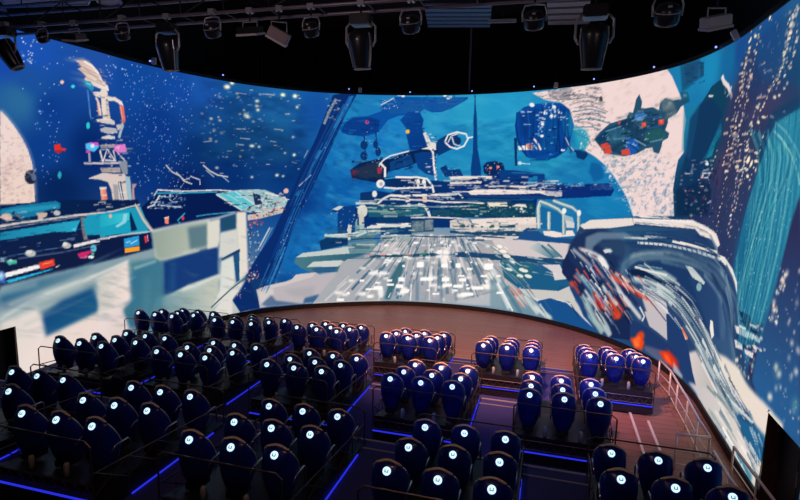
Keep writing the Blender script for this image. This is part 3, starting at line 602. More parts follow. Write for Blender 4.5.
s [40,["e8e0e0","7090b8","203c70"],0.5,1.3,94,1,1.6] 2799 623 216 13 1 -18 -216 -10
p 47 1 0 2850 611 183 9 4 -45 -168 -11
p 643 1 0 2444 577 34 12 220 9 102 -4 1 -11 -101 -8 -238 -12
p 616 1 0 2792 596 109 -4 1 -19 -42 -5 -76 16
n ["304878",4,3,95,0.6,0,0,0] 2783 596 118 -4 1 -22 -42 -2
l 87 1 0 16.1 16.1 2359 578 51 -2 43 -20 162 2 254 8
l 620 0.9 0 9.6 9.6 2359 562 43 5 22 -20
l 536 1 0 8.6 8.6 2360 524 69 6 85 -5
l 665 1 0 7.6 7.6 2378 524 110 10 43 -12
l 76 0.8 0 6.5 6.5 2445 544 171 4 152 4
p 72 1 0 2361 511 204 15 204 15 12 -70 -209 -9 -210 -6
s [50,["205c70","0a2c4c","2c7c80"],1,3,96,0.6,2] 2361 511 205 8 204 10 2 -51 -204 -12 -206 -10
p 645 1 0 2544 533 93 6 5 -23 -97 -4
s [30,["fff8e8","e8d8c0","1c4c60","f0e8d0"],0.8,2,97,1,1] 2535 534 106 5 2 -49 -106 -5
p 646 1 0 2668 520 16 9 43 2 9 -15
s [16,["fff0e8","e8dcd0"],0.7,1.5,98,1,1] 2668 520 68 3 -7 -32 -52 5
l 156 0.7 0 14.1 14.1 2360 536 171 0 127 5
p 533 1 0 2363 435 43 15 51 -2 9 -17 158 22 157 22 6 -47 -55 -16 -256 -29 -112 18
p 643 1 0 2466 446 110 12 205 17 1 -32 -204 -18 -103 -3
p 181 1 0 2556 426 23 3 1 -16 -23 -3
p 130 1 0 2603 429 79 5 0 -14 -78 -7
p 236 1 0 2466 421 22 1 0 -10 -21 -2
p 215 1 0 2415 416 22 4 0 -14 -21 -1
l 286 1 0 4.9 4.9 2397 441 9 -17 26 -3
l 286 1 0 4.9 4.9 2453 447 18 -20 34 -4
s [24,["f4e8e0","88a0a4","304858"],0.8,1.8,99,1,1] 2363 435 189 1 1 -37 -189 -3
p 168 1 0 2514 419 12 1 1 -9 -13 -1
p 128 1 0 2364 388 112 -3 248 26 16 13 26 -6 62 -26 -51 -20 -69 9 -214 -9 -129 3
p 617 1 0 2494 370 205 11 10 -16 -223 -17
p 132 1 0 2732 416 42 11 53 -31 18 -14 -136 -17 -2 29
p 664 1 0 2818 415 144 16 14 -21 -97 -17 -52 5
p 547 0.7 0 2841 463 51 -3 2 -35 -51 -4
p 112 1 0 2791 530 115 -32 6 -83 -116 14
l 218 1 0 21.2 21.2 2798 425 -7 89 7 28 13 5
l 416 1 0 17.4 17.4 2798 425 -7 89 7 28 13 5
l 635 0.9 0 5.2 5.2 2796 427 -7 89 7 28 12 4
l 218 1 0 19.4 19.4 2843 502 4 -77
l 416 1 0 15.5 15.5 2843 502 4 -77
l 635 0.9 0 4.7 4.7 2841 504 4 -78
l 218 1 0 20.1 20.1 2798 546 39 -10 52 -20 26 -21 6 -86
l 367 1 0 16.6 16.6 2798 546 39 -10 52 -20 26 -21 6 -86
l 635 0.9 0 5 5 2796 548 38 -10 52 -20 26 -21 6 -87
l 218 1 0 18.9 18.9 2861 553 43 -13 51 -12 31 -21 7 -91
l 368 1 0 15.5 15.5 2861 553 43 -13 51 -12 31 -21 7 -91
l 635 0.9 0 4.6 4.6 2859 554 42 -12 52 -13 31 -20 6 -92
p 462 0.8 0 2915 495 43 -8 10 -22 -43 5
o 674 1 0 2916 511 11 1 -11 -14
o 674 1 0 2988 507 10 1 -9 -14
p 665 1 0 2998 457 12 8 35 -6 -7 -13 -30 -3
p 201 1 0 2980 414 66 32 4 -46 -86 -10
p 617 0.9 0 2925 473 43 -8 2 -22 -38 -3
p 471 1 0 1605 250 35 20 80 6 53 8 89 12 9 -35 -44 -9 -143 -5
g 270 1 0 2c6078 1625 227 298 -8 1605 248 257 13 161 4 1 -32 -162 -3 -35 -58 -143 1 -53 24 -35 28
p 506 1 0 1657 200 32 25 138 5 18 -9 -32 -22
p 201 1 0 1684 194 125 4 -18 -27 -89 -2
p 323 1 0 1862 314 142 14 1 -59 -134 -8
p 241 0.7 0 1880 309 89 5 1 -36 -86 -4
l 462 1 0 11.8 11.8 1747 354 44 -9 115 4 44 18
l 252 1 0 7.9 7.9 1756 341 141 -8 71 12
p 53 1 0 1720 324 36 17 106 -5 0 -31 -133 -25
p 515 1 0 1861 402 20 0 -8 -79 -11 0
p 384 0.8 0 1906 402 35 1 1 -36 -36 0
l 577 1 0 14.8 14.8 1955 363 4 26 62 6
p 340 1 0 1950 376 71 10 1 -27 -62 -9
p 569 1 0 1978 269 44 50 1 -54
l 601 1 0 12 12 1943 247 45 6
p 453 1 0 1407 113 45 12 98 12 36 11 18 20 98 6 17 -12 90 4 18 15 -36 -70 -72 -59 -37 -29 -259 3 -8 52
p 521 0.8 0.5 1461 124 116 16 27 26 98 6 -18 -21 -134 -31 -62 -8
g 290 0.9 1 3c5c84 1450 60 172 -41 1478 84 26 -33 133 -29 -178 4 -27 16
p 179 0.9 1 1647 52 72 13 -19 -39 -63 0
p 587 0.6 1 1416 107 72 5 8 -26 -68 -43 -8 35
p 380 0.3 2 1540 99 161 7 -18 -52 -90 6
p 482 1 0 1827 212 35 22 162 -1 4 -228 -173 5 -173 8 37 38 54 56 36 52
n ["f0e4e0",9,5,101,0.5,0,0,0] 1713 37 135 183 186 9 186 15 149 -2 148 1 104 -150 2 -54 -165 -14 -165 -8 -167 0 -206 -4 -208 4
g 388 0.7 1 b0acb0 1873 230 649 -125 1688 24 110 128 35 69 89 28 256 109 246 10 190 -82 105 -164 -87 -52 -157 -45 -174 -3 -175 5 -219 -6
l 199 0.7 0.5 7.8 14.3 2335 215 -7 98
l 362 0.7 0.5 18.2 6 2346 258 -5 42
l 538 0.8 0.5 18.8 6.5 2099 203 42 68
l 538 0.9 0.5 9.2 5.1 2506 70 -33 81
l 538 0.9 0.5 11.1 10.3 2408 278 -16 45
l 669 0.9 0.5 19.5 8 2394 77 -20 110
l 261 0.8 0.5 11.7 10.9 2106 51 19 47
l 239 0.7 0.5 17.6 8.1 2318 205 -1 39
l 311 0.6 0.5 19.1 8.9 2244 201 7 38
l 311 0.8 0.5 13 11.1 2283 126 4 65
l 362 0.6 0.5 12.1 10.5 2654 84 -37 47
l 239 0.5 0.5 18.4 14.6 2490 60 -34 92
l 538 0.9 0.5 11.9 10.6 1901 100 79 82
l 261 0.8 0.5 15.4 8.1 2082 92 25 48
l 199 0.5 0.5 18.8 12.3 2246 205 8 40
l 538 0.9 0.5 8.2 5.3 2100 74 40 89
l 538 0.8 0.5 15.2 6 2258 237 8 44
l 344 0.9 0.5 9.2 11.1 2172 48 29 106
l 239 0.6 0.5 13.4 9 2004 146 89 114
l 538 0.7 0.5 15.4 8.4 1955 108 96 116
l 199 0.8 0.5 12.2 12.9 1882 82 93 96
l 239 0.8 0.5 14.4 13.2 2384 198 -20 94
l 239 0.7 0.5 15.4 5 2148 271 43 72
l 362 0.7 0.5 11 11.6 2278 81 6 90
l 621 0.8 0.5 11.8 13.7 2114 80 27 64
l 199 0.9 0.5 9.2 6.9 2363 279 -13 71
l 261 0.8 0.5 16.3 6.6 2184 238 23 57
l 621 0.7 0.5 11.2 13.6 2448 181 -32 85
l 362 0.6 0.5 15.1 12.4 2154 275 28 50
l 669 0.9 0.5 9.5 6 2053 199 87 117
l 621 0.7 0.5 13.5 11.2 2598 171 -56 70
l 311 0.9 0.5 11.8 13.4 2316 80 -2 109
l 311 0.6 0.5 14.3 7.9 2494 213 -41 74
l 239 0.7 0.5 17.5 13 2273 268 8 57
l 621 0.9 0.5 14.5 14.6 2357 118 -5 45
l 311 0.6 0.5 12.1 14 2330 111 -4 107
l 621 0.9 0.5 12.7 9.8 2273 101 9 107
l 538 0.6 0.5 14.7 14.6 2243 202 13 65
l 344 0.6 0.5 13.5 9.7 2241 123 10 61
l 344 0.6 0.5 8 8.9 1992 173 62 70
l 362 0.6 0.5 17.1 7.6 2236 162 10 54
l 362 0.8 0.5 13.8 13.6 2094 271 46 59
l 344 0.6 0.5 14.6 8.2 2615 52 -25 39
l 538 0.6 0.5 7.9 9.5 2269 138 6 64
l 311 0.8 0.5 12.8 10.9 2494 265 -48 73
l 621 0.8 0.5 13.3 12 2365 273 -15 77
l 344 0.8 0.5 18 9.4 2549 161 -56 88
l 538 0.8 0.5 9.4 13.7 2130 217 60 110
l 199 0.5 0.5 17.8 7.4 2591 184 -49 61
l 311 0.7 0.5 11.6 5.6 2451 237 -38 84
l 261 0.8 0.5 10.1 14.4 2176 140 14 44
l 362 0.7 0.5 9.4 9.2 2429 61 -14 57
l 261 0.8 0.5 15.8 7.8 2020 173 29 37
l 538 0.5 0.5 7.5 11.7 2298 46 2 68
l 311 0.6 0.5 9.1 10.6 2233 106 15 89
l 199 0.6 0.5 15.1 10.4 2390 99 -20 110
l 538 0.8 0.5 17.5 9.5 2105 208 47 78
l 239 0.8 0.5 8.6 5.9 2128 42 13 36
l 362 0.6 0.5 13.6 13 1988 166 46 53
l 538 0.7 0.5 19.4 13 1957 200 40 38
l 362 0.6 0.5 17.9 11.3 2467 52 -33 105
l 239 0.7 0.5 17.4 12.2 2108 70 26 62
l 239 0.7 0.5 13.9 10.7 2118 86 37 88
l 311 0.6 0.5 9.9 9.9 2434 131 -12 40
l 621 0.9 0.5 13.4 11.2 2544 211 -40 57
l 538 0.5 0.5 15.5 13.5 2192 134 12 43
l 261 0.6 0.5 11 7.9 2526 159 -42 74
l 239 0.5 0.5 11.5 5.2 2046 136 24 36
l 239 0.8 0.5 11 12.1 2237 239 11 46
l 669 0.7 0.5 16 14.4 1931 62 29 34
l 239 0.8 0.5 11 12.1 2391 203 -11 47
l 311 0.7 0.5 15.7 14.9 1940 72 71 89
l 621 0.5 0.5 9.8 13.6 1747 31 109 93
l 261 0.8 0.5 10.5 5.9 2490 181 -52 105
l 362 0.5 0.5 12.3 7.4 2236 194 19 88
l 311 0.6 0.5 19.2 11.9 2161 90 13 39
l 239 0.5 0.5 17.3 14.8 2361 70 -5 52
l 311 0.6 0.5 13.3 9.4 1903 29 76 93
l 311 0.6 0.5 18.9 9.5 2445 166 -15 42
l 344 0.8 0.5 13.7 7.7 2523 95 -19 40
l 362 0.5 0.5 10.5 9.2 2141 43 27 80
l 669 0.6 0.5 8 7.8 2304 81 0 39
l 239 0.8 0.5 12.3 5 2110 33 28 70
l 311 0.8 0.5 12.9 11.4 2153 260 25 45
l 344 0.8 0.5 8.8 10.6 2544 228 -63 84
l 362 0.6 0.5 16 5.6 2088 89 22 45
l 311 0.8 0.5 19.6 9.3 2439 174 -12 34
l 199 0.6 0.5 12.7 8.2 2140 263 21 35
l 261 0.7 0.5 10.9 11.3 1906 164 110 101
l 621 0.6 0.5 8.9 14.1 2039 211 58 70
p 716 0.9 0.6 2209 173 26 1 -1 -12 -26 -1
p 716 0.9 0.6 2371 336 19 1 -1 -9 -19 -1
p 716 0.9 0.6 2527 242 16 2 -1 -7 -16 -2
p 716 0.9 0.6 2458 183 17 1 -1 -8 -16 -1
p 716 0.9 0.6 2649 90 37 6 -2 -16 -36 -6
p 716 0.9 0.6 2256 313 18 1 -1 -8 -17 -1
p 716 0.9 0.6 2006 119 23 0 -1 -10 -23 0
p 716 0.9 0.6 2273 154 35 2 -1 -16 -35 -2
p 716 0.9 0.6 2042 143 23 0 -1 -11 -23 0
p 716 0.9 0.6 2474 314 25 2 -1 -11 -25 -2
p 716 0.9 0.6 2321 167 19 1 0 -8 -20 -2
p 716 0.9 0.6 2461 204 15 2 0 -8 -16 -1
p 716 0.9 0.6 1916 68 40 0 -2 -18 -40 1
p 716 0.9 0.6 2546 129 39 4 -1 -18 -39 -4
p 716 0.9 0.6 2152 250 30 1 -2 -14 -30 -1
p 716 0.9 0.6 2317 291 19 1 -1 -8 -19 -2
p 716 0.9 0.6 1923 194 28 0 -1 -12 -28 0
p 716 0.9 0.6 2008 155 24 0 -1 -11 -24 0
p 716 0.9 0.6 1867 133 27 0 -2 -12 -26 0
p 716 0.9 0.6 2240 258 21 0 -1 -9 -20 -1
p 716 0.9 0.6 2478 308 28 2 -1 -13 -28 -2
p 716 0.9 0.6 2355 254 24 2 -1 -11 -24 -2
p 716 0.9 0.6 2447 167 31 3 -1 -14 -31 -3
p 716 0.9 0.6 2357 208 21 1 -1 -9 -21 -2
p 716 0.9 0.6 1835 65 29 -1 -1 -13 -30 1
p 716 0.9 0.6 2293 279 26 1 -1 -12 -26 -1
p 716 0.9 0.6 2191 324 15 1 -1 -7 -15 0
p 716 0.9 0.6 2404 75 40 4 -1 -19 -41 -4
p 716 0.9 0.6 2329 341 24 1 -1 -11 -24 -1
p 716 0.9 0.6 2343 305 24 2 -1 -11 -24 -2
p 716 0.9 0.6 2312 109 32 2 -1 -14 -32 -3
p 716 0.9 0.6 2534 140 42 5 -1 -19 -43 -5
p 716 0.9 0.6 2270 161 16 1 0 -7 -16 -1
p 716 0.9 0.6 2125 92 36 1 -2 -17 -36 -1
p 716 0.9 0.6 2427 331 20 2 -1 -10 -20 -1
p 716 0.9 0.6 2112 70 38 1 -1 -18 -39 -1
p 716 0.9 0.6 2282 263 20 1 -1 -9 -20 -1
p 716 0.9 0.6 2540 129 25 3 -1 -12 -25 -3
p 716 0.9 0.6 2108 231 32 0 -1 -14 -32 -1
p 716 0.9 0.6 2054 232 30 1 -2 -14 -29 0
p 716 0.9 0.6 1959 55 36 0 -1 -17 -36 1
p 716 0.9 0.6 2402 321 23 1 -1 -10 -23 -2
p 716 0.9 0.6 2177 170 28 1 -1 -13 -28 -1
p 716 0.9 0.6 2539 156 23 2 0 -10 -24 -3
p 716 0.9 0.6 2310 340 13 1 0 -6 -13 -1
p 716 0.9 0.6 1799 76 35 -1 -2 -15 -35 1
p 468 1 0 1972 260 53 54 35 12 116 -4 -21 -59 -138 -7
l 322 1 0 5 5 2025 305 -17 -45
p 389 1 0 2024 319 22 31 134 4 -4 -32
p 157 1 0 1972 251 170 9 169 14 0 -18 -169 -10 -170 -6
p 222 0.9 0.8 2048 32 25 102 43 82 35 24 -16 -78 -35 -65 -25 -69
p 127 1 0 2302 271 132 15 177 1 1 -21 -141 -4 -160 -9
l 567 1 0 13 13 2137 253 40 6
l 599 1 0 10 10 2026 256 22 3
l 263 1 0 12 12 2222 263 26 3
l 511 1 0 10 10 1972 249 13 4
o 692 0.6 3 2339 260 44 3 -43 -48
o 723 1 1.2 2319 269 17 1 -17 -24
o 716 1 1.2 2348 270 18 1 -17 -23
p 715 0.9 1 2314 248 50 3 -9 -30 -30 3
l 394 1 0 5 5 2333 289 1 -34
o 719 0.9 0.8 2223 211 18 2 -16 -18
o 719 0.9 0.8 2131 133 16 1 -15 -12
o 719 0.9 0.8 2123 98 19 2 -18 -13
o 719 0.9 0.8 2256 140 32 4 -31 -15
o 719 0.9 0.8 2350 144 20 2 -19 -13
o 719 0.9 0.8 2355 114 20 3 -19 -12
o 719 0.9 0.8 2413 114 25 4 -24 -13
o 719 0.9 0.8 2435 147 17 3 -16 -12
o 719 0.9 0.8 2290 225 14 2 -14 -9
o 719 0.9 0.8 2344 213 17 2 -16 -15
o 719 0.9 0.8 2410 217 14 2 -13 -14
o 719 0.9 0.8 2560 226 22 3 -20 -19
o 719 0.9 0.8 2494 233 16 2 -15 -11
o 719 0.9 0.8 2511 114 30 6 -29 -14
o 719 0.9 0.8 2459 78 32 5 -31 -14
o 719 0.9 0.8 2446 72 19 3 -18 -12
o 719 0.9 0.8 2554 150 11 2 -10 -11
o 719 0.9 0.8 2586 125 13 2 -12 -11
o 719 0.9 0.8 2015 88 23 1 -22 -12
o 719 0.9 0.8 2029 65 14 1 -12 -29
o 719 0.9 0.8 2000 165 36 3 -35 -14
o 719 0.9 0.8 2045 163 27 2 -26 -11
o 719 0.9 0.8 2211 353 26 3 -26 -10
o 719 0.9 0.8 2229 346 12 2 -12 -9
o 719 0.9 0.8 2273 359 9 1 -9 -8
o 719 0.9 0.8 2322 352 14 2 -14 -11
o 719 0.9 0.8 2216 326 12 2 -12 -7
o 719 0.9 0.8 2287 326 11 2 -11 -7
o 719 0.9 0.8 2327 328 9 1 -9 -6
o 719 0.9 0.8 2384 331 14 2 -13 -6
o 719 0.9 0.8 2455 340 14 2 -13 -8
o 719 0.9 0.8 2482 320 18 2 -17 -8
o 719 0.9 0.8 2553 323 12 1 -12 -7
o 719 0.9 0.8 2484 116 13 2 -12 -9
o 719 0.9 0.8 2340 39 8 2 -7 -13
o 719 0.9 0.8 2288 109 18 3 -17 -10
l 621 1 0 7 7 2181 109 -3 -84
l 672 0.5 0 6 6 2188 354 -36 -173 -14 -138
l 685 0.6 0 6 6 2259 356 8 -107 6 -219
l 627 0.5 0 5 5 2349 325 10 -179
l 275 0.6 0.6 12 12 2316 252 20 -227
l 275 0.6 0.6 11.9 11.9 2400 257 -5 -135 12 -82
l 238 0.7 0.5 12.9 12.9 2414 364 43 -85 71 -145
l 288 0.7 0.5 10.2 10.2 2471 262 75 -126
l 292 0.6 0.6 15 15 2208 192 4 -165
l 501 0.8 0 5.9 5.9 2450 357 142 -41 61 -184
p 454 0.8 1 2407 40 106 34 105 42 21 -83 -125 -4 -107 2
l 361 1 0 3.8 3.8 2442 53 176 63
p 520 1 0 2561 373 177 3 211 0 38 -32 -45 -47 -82 -1 -178 -9 -96 42
p 131 1 0 2691 366 56 60 96 -35 140 4 -10 -22 -153 -5
g 492 1 0 5c8494 2759 347 124 -31 2751 333 46 30 121 -49 -58 -18
l 251 1 0 9.7 9.7 2815 351 62 -47
l 277 1 0 9.7 9.7 2844 359 74 -50
p 129 1 0 2564 287 195 6 195 11 1 -21 -153 -16 -237 -9
p 136 1 0 2613 257 165 7 49 -26 48 1 13 -30 72 1 1 -21 -47 -8 -5 -23 -113 -19 -83 -2 -74 42
p 203 0.7 2 2613 257 165 7 -8 -68 -47 -29 -84 12
p 537 1 0 2820 264 88 12 39 -58 -59 -15 -13 36
p 573 1 0 2749 114 121 -1 47 14 62 -14 51 -31 78 -53 -50 7 -50 9 -77 58 -120 -12
p 505 1 0 2713 137 196 21 52 31 27 -42 68 -90 52 -28 -103 47 -39 45 -97 -3 -47 -14 -60 1
p 107 1 0 2810 96 59 22 85 -5 51 -26 91 -61 -38 0 -159 -1 -63 37
p 341 0.8 1 2568 194 71 -15 75 -70 159 -62 20 -23 -247 -14 -72 7
l 635 0.8 1 18.7 18.7 2605 152 64 -120
l 278 0.8 1 18.9 18.9 2641 133 89 -114
l 598 0.8 1 18.9 18.9 2671 131 69 -76
l 565 0.8 1 18.7 18.7 2701 130 68 -58
l 546 0.8 1 19 19 2726 110 87 -75
l 450 0.8 1 19 19 2762 105 100 -77
l 368 0.8 1 18.5 18.5 2578 219 63 -86
l 627 0.8 1 18.3 18.3 2566 241 51 -88
l 625 0.8 1 18.3 18.3 2788 64 92 -37
l 674 1 0 7.3 7.3 2605 152 82 -127
o 718 0.9 0.5 2661 222 18 -3 -19 -3
o 718 0.9 0.5 2732 227 23 -3 -25 -6
o 718 0.9 0.5 2716 198 16 -2 -18 -6
o 718 0.9 0.5 2757 202 18 -2 -19 -6
o 718 0.9 0.5 2610 326 14 -3 -16 -5
o 718 0.9 0.5 2647 283 19 -3 -21 -6
o 718 0.9 0.5 2672 263 17 -3 -20 -8
o 718 0.9 0.5 2628 304 18 -3 -20 -5
o 699 0.8 1.5 2568 180 20 2 -19 -22
p 174 1 0 2997 453 47 29 68 5 145 24 141 7 193 2 97 -16 59 -23 61 -32 79 -11 72 -30 50 -46 34 -66 33 -27 65 -42 66 -39 70 -1 -1 -79 0 -81 -92 -11 -172 0 -208 1 -184 3 -179 4 -201 4 -129 -8 -92 120 -45 70 -38 55 10 71
g 200 1 0 24406c 3097 438 644 13 2999 428 146 26 152 26 163 6 193 9 140 -51 60 -11 -257 -1 -292 -10 -204 -25 -119 -73
n ["102c58",30,4,111,0.6,0,0,0] 2999 428 147 17 153 17 161 18 192 21 141 -57 -277 -28 -217 -18 -198 -13
p 616 1 0 2997 453 47 29 209 25 13 -26 -121 -23 -128 -16
p 643 1 0 3255 507 91 3 247 17 54 -7 76 -9 52 -9 42 -27 -19 -9 -47 16 -95 4 -40 15 -200 -10 -152 -5
l 723 0.6 0 4 4 3268 502 216 14 110 3
l 545 0.9 0.5 8 8 3218 429 123 10
l 439 1 0 8.3 8.3 3291 418 134 10 155 4 127 2 126 2
l 672 0.7 0 6.9 6.9 3298 417 127 11
l 648 1 0 8.5 8.5 3480 446 149 2 173 4
l 176 0.8 0 5.1 5.1 3297 425 12 -17
l 176 0.8 0 5.1 5.1 3322 425 12 -17
l 176 0.8 0 5.2 5.2 3347 426 13 -16
l 176 0.8 0 5.2 5.2 3373 427 12 -16
l 176 0.8 0 5.3 5.3 3399 428 13 -16
l 176 0.8 0 5.4 5.4 3425 429 13 -16
l 176 0.8 0 5.5 5.5 3452 430 14 -15
l 176 0.8 0 5.7 5.7 3480 432 14 -16
l 176 0.8 0 5.9 5.9 3509 433 15 -15
l 176 0.8 0 6.2 6.2 3538 435 17 -15
l 176 0.8 0 6.3 6.3 3570 437 17 -14
l 176 0.8 0 6.6 6.6 3602 439 18 -13
l 176 0.8 0 6.7 6.7 3636 441 18 -13
l 176 0.8 0 6.8 6.8 3670 444 19 -13
l 176 0.8 0 7 7 3705 446 20 -12
l 176 0.8 0 7.3 7.3 3742 449 19 -12
p 625 1 0 3783 450 91 -2 72 -19 47 -26 11 -29 -38 30 -61 22 -72 10
l 352 0.8 0 9.8 9.8 3728 494 35 -18 37 -17
p 311 0.8 1.5 3213 282 2 49 42 40 76 25 108 17 142 5 149 -1 134 -4 77 -26 49 -47 19 -71 47 -42 9 -47 -139 31 -199 14 -197 23 -156 27 -108 -12
p 123 1 1.5 3246 283 3 34 50 32 106 21 134 13 144 0 155 -16 67 -47 13 -85 -144 -12 -192 36 -136 30 -139 -5
g 167 0.8 2 30507c 3619 340 375 19 3597 352 238 22 125 -29 36 -87 66 -67 -203 13 -145 71
p 289 0.5 2 3844 354 66 7 48 -114 -42 -6
l 363 0.8 1 10.3 10.3 3225 293 3 35 43 36 77 25 125 14
p 418 0.9 0.6 3281 327 61 1 111 11 81 -15 -30 -14 -132 -4 -69 6
p 41 1 0 3250 308 65 16 99 -14 107 -6 -60 -16 -141 -1 -67 -3
l 299 1 0 5.7 5.7 3301 335 136 10
p 496 1 0 3574 380 53 1 104 -27 -8 -8 -89 5
o 370 1 0 3689 332 19 4 -16 -16
l 625 0.9 0.5 8.2 8.2 3288 326 82 -2 100 3 83 -18
p 481 1 1 3336 266 115 -11 38 -44 8 -94 -57 10 -63 37 -34 48
l 603 1 0.6 12 12 3188 277 96 -31 71 -22 45 -17
l 564 0.9 0.5 10.2 10.2 3202 269 111 -36 57 -15
l 414 0.9 0.6 17.9 17.9 3280 279 124 1 125 -16 116 -30 91 -30 81 -28
l 240 0.9 0.6 11.4 11.4 3323 259 112 1 98 -21 98 -25 116 -45
l 448 0.9 0.6 17.9 17.9 3377 266 89 -8 85 -23 104 -38 144 -41 114 -19
l 629 0.9 0.6 8.7 8.7 3279 284 95 4 104 -10 84 -7
l 335 0.9 0.6 16.8 16.8 3450 263 119 -23 103 -30 117 -28
l 154 0.9 0.6 19.4 19.4 3532 248 116 -29 92 -29 113 -31
l 390 0.9 0.4 31.6 31.6 3500 267 104 -17 102 -27 99 -36 133 -25 114 -26 64 -21
l 268 0.9 0.4 17.9 17.9 3532 266 92 -22 106 -33 107 -35 130 -30 92 -26
l 448 0.9 0.4 20.1 20.1 3490 239 104 -23 84 -31 93 -31 135 -23 122 -30
l 581 0.9 0.4 13.4 13.4 3572 275 106 -22 92 -34 113 -36
l 287 0.9 0.4 12.1 12.1 3761 180 111 -27 102 -23 71 -22
l 235 0.9 0.4 11.2 11.2 3813 168 111 -24 95 -22
g 534 1 0.8 b8b4b0 3677 116 267 -50 3666 120 63 28 133 -26 166 -21 42 -7 -114 -76 -155 -5 -101 58
p 615 1 0.8 3879 192 103 17 93 7 57 -14 34 -4 86 2 99 -1 -8 -42 -63 -31 -94 20 -121 6 -82 7
p 667 1 0 3719 160 24 11 43 -26 -14 -12
p 667 1 0.4 3811 262 24 2 27 -33 -18 -15 -30 22
p 620 1 0 3568 177 25 3 52 -20 -15 -12
l 596 1 0 9.8 9.8 3594 177 52 -20
p 151 1 0 3477 228 87 -36 87 -53 59 -65 57 -38 -107 -4 -98 4 -41 36 -25 43 -11 64
p 467 1 0 3358 172 124 27 23 -90 -55 9 -58 9
p 504 1 0 3403 245 73 -9 21 -37 -59 -7
l 631 0.9 0 8.8 8.8 3330 183 31 -28 -11 -21
l 193 1 0 4.2 4.2 3351 233 87 -41 48 -21
p 150 1 0 3284 125 81 -5 151 -24 53 -8 56 -37 -19 -39 -95 23 -135 6 -84 11
p 324 0.7 1 3374 50 131 17 25 -43 -80 -2 -73 10
p 650 1 1 3292 52 52 20 29 -9 -9 -35 -41 -8
p 703 1 1 3312 54 26 8 10 -25 -26 -9
p 590 1 1.4 3460 56 60 20 54 -11 24 -24 -34 -12 -71 8
p 700 1 1 3487 59 36 1 30 -23 -43 2
p 456 0.6 1.5 3502 83 89 -12 27 -30 -40 9
p 435 0.9 1 3559 52 81 -19 -7 -11 -67 -1
p 588 1 0 4013 301 77 9 34 -4 -13 -10 -73 -9
p 621 1 0 4105 312 83 4 -4 -10 -74 -7
p 97 1 0 4034 342 73 6 30 -17 -15 -20 -53 8
p 86 1 0 4029 285 128 14 -4 -29 -113 -12
p 558 1 0 4026 269 53 4 13 -11 -50 -9
p 558 1 0 4098 267 60 9 -2 -13 -46 -4
p 555 1 0 4138 290 36 3 -2 -11
s [22,["fff0d8","d8c8b8","88a8a8"],0.9,2.4,112,1,1] 4032 231 136 39 -4 -67 -46 -7 -57 9
p 96 1 0 2920 283 31 67 46 11 84 -5 78 -47 108 -38 13 -114 13 -113 -107 -23 -79 18 -68 87 -66 70 -51 45
o 120 1 1.5 3088 355 142 19 -134 -113
p 334 0.8 1.5 3029 410 58 26 132 13 51 -12 -48 -15 -109 -13 -45 -35 -8 -51 -32 26
p 626 1 0.5 3116 366 36 11 16 -9 -38 -13
p 231 0.5 2 3078 396 120 23 55 -21 6 -54 -130 19
p 232 0.6 2 3194 334 62 37 12 -109 -43 10
l 429 0.9 0.8 14.2 14.2 2968 352 69 -42 51 -42
l 621 0.9 0.8 12.7 12.7 3009 357 73 -11 50 -22 16 -36
l 607 0.9 0.8 9.1 9.1 2997 361 87 -34 50 -22
l 630 0.9 0.8 24.5 24.5 3095 338 52 -41
l 562 0.9 0.8 15.1 15.1 3074 300 27 -35
l 593 0.9 0.8 13.7 13.7 3162 271 109 -36
l 657 0.9 0.8 15.2 15.2 3186 284 82 -22
l 544 0.9 0.8 15.1 15.1 3149 278 68 -54 61 -53
l 65 0.9 0.8 15.5 15.5 3139 247 109 -74 36 -57
l 529 0.9 0.8 20.4 20.4 2966 211 45 -49
l 597 0.9 0.8 9.9 9.9 2982 240 38 -25
l 300 0.9 0.8 15 15 2993 252 77 -58 29 -55
l 451 0.9 0.8 16.8 16.8 3017 246 91 -65 69 -73
l 636 0.9 0.8 12.4 12.4 3040 188 60 -59 29 -53
l 365 0.9 0.8 21.2 21.2 3048 159 57 -90 80 -38
l 417 0.9 0.8 26.8 26.8 3024 164 55 -81 67 -53
l 523 0.9 0.8 16 16 3083 186 55 -58
l 525 0.9 0.8 32 32 3159 172 69 -56
l 651 0.9 0.8 21.1 21.1 3182 187 70 -51
l 655 0.9 0.8 10.5 10.5 3219 205 43 -38
l 152 0.9 0.8 20.8 20.8 2974 186 52 -53 28 -56
l 578 0.9 0.8 12.3 12.3 3245 201 32 -21
l 472 0.9 0.8 14.7 14.7 3088 278 19 -17
l 517 0.9 0.8 21.2 21.2 3102 109 54 -47 29 -31
l 291 0.9 0.8 11.9 11.9 3038 300 90 -65 67 -45
l 353 0.9 0.8 9.9 9.9 3060 313 106 -81
l 672 0.9 0.8 25.6 25.6 3105 334 29 -36 14 -8
l 630 0.9 0.8 12.2 12.2 3128 368 32 -1
l 81 0.9 0.8 20.6 20.6 3113 243 84 -65 59 -45
l 526 0.9 0.8 21.6 21.6 3159 160 45 -51 25 17
l 595 0.9 0.8 16 16 3183 185 59 -46
l 627 0.9 0.8 13.1 13.1 3192 228 72 -44 80 -43
l 118 0.9 0.8 15.1 15.1 3231 236 87 -49
l 508 0.9 0.8 12 12 3188 267 83 -28 63 -20
l 659 0.9 0.8 9.7 9.7 3215 267 84 -36
l 493 0.9 0.8 15.8 15.8 3249 200 43 -29 45 -27
l 674 0.9 0.8 15.7 15.7 3127 225 57 -50 28 -13
l 414 0.9 0.8 21.7 21.7 3124 110 44 -51 16 -27
l 403 0.9 0.8 16.1 16.1 3119 171 23 -36
p 107 1 0 2821 92 100 1 103 -22 108 -50 -16 0 -190 0 -63 33
l 102 0.8 0 4.8 4.8 2148 544 48 1
l 475 0.7 0 6 6 2248 592 11 0
l 475 0.6 0 4.8 4.8 2267 555 41 1
l 428 0.5 0 3.5 3.5 2367 545 8 0
l 428 0.6 0 7.1 7.1 2318 564 72 2
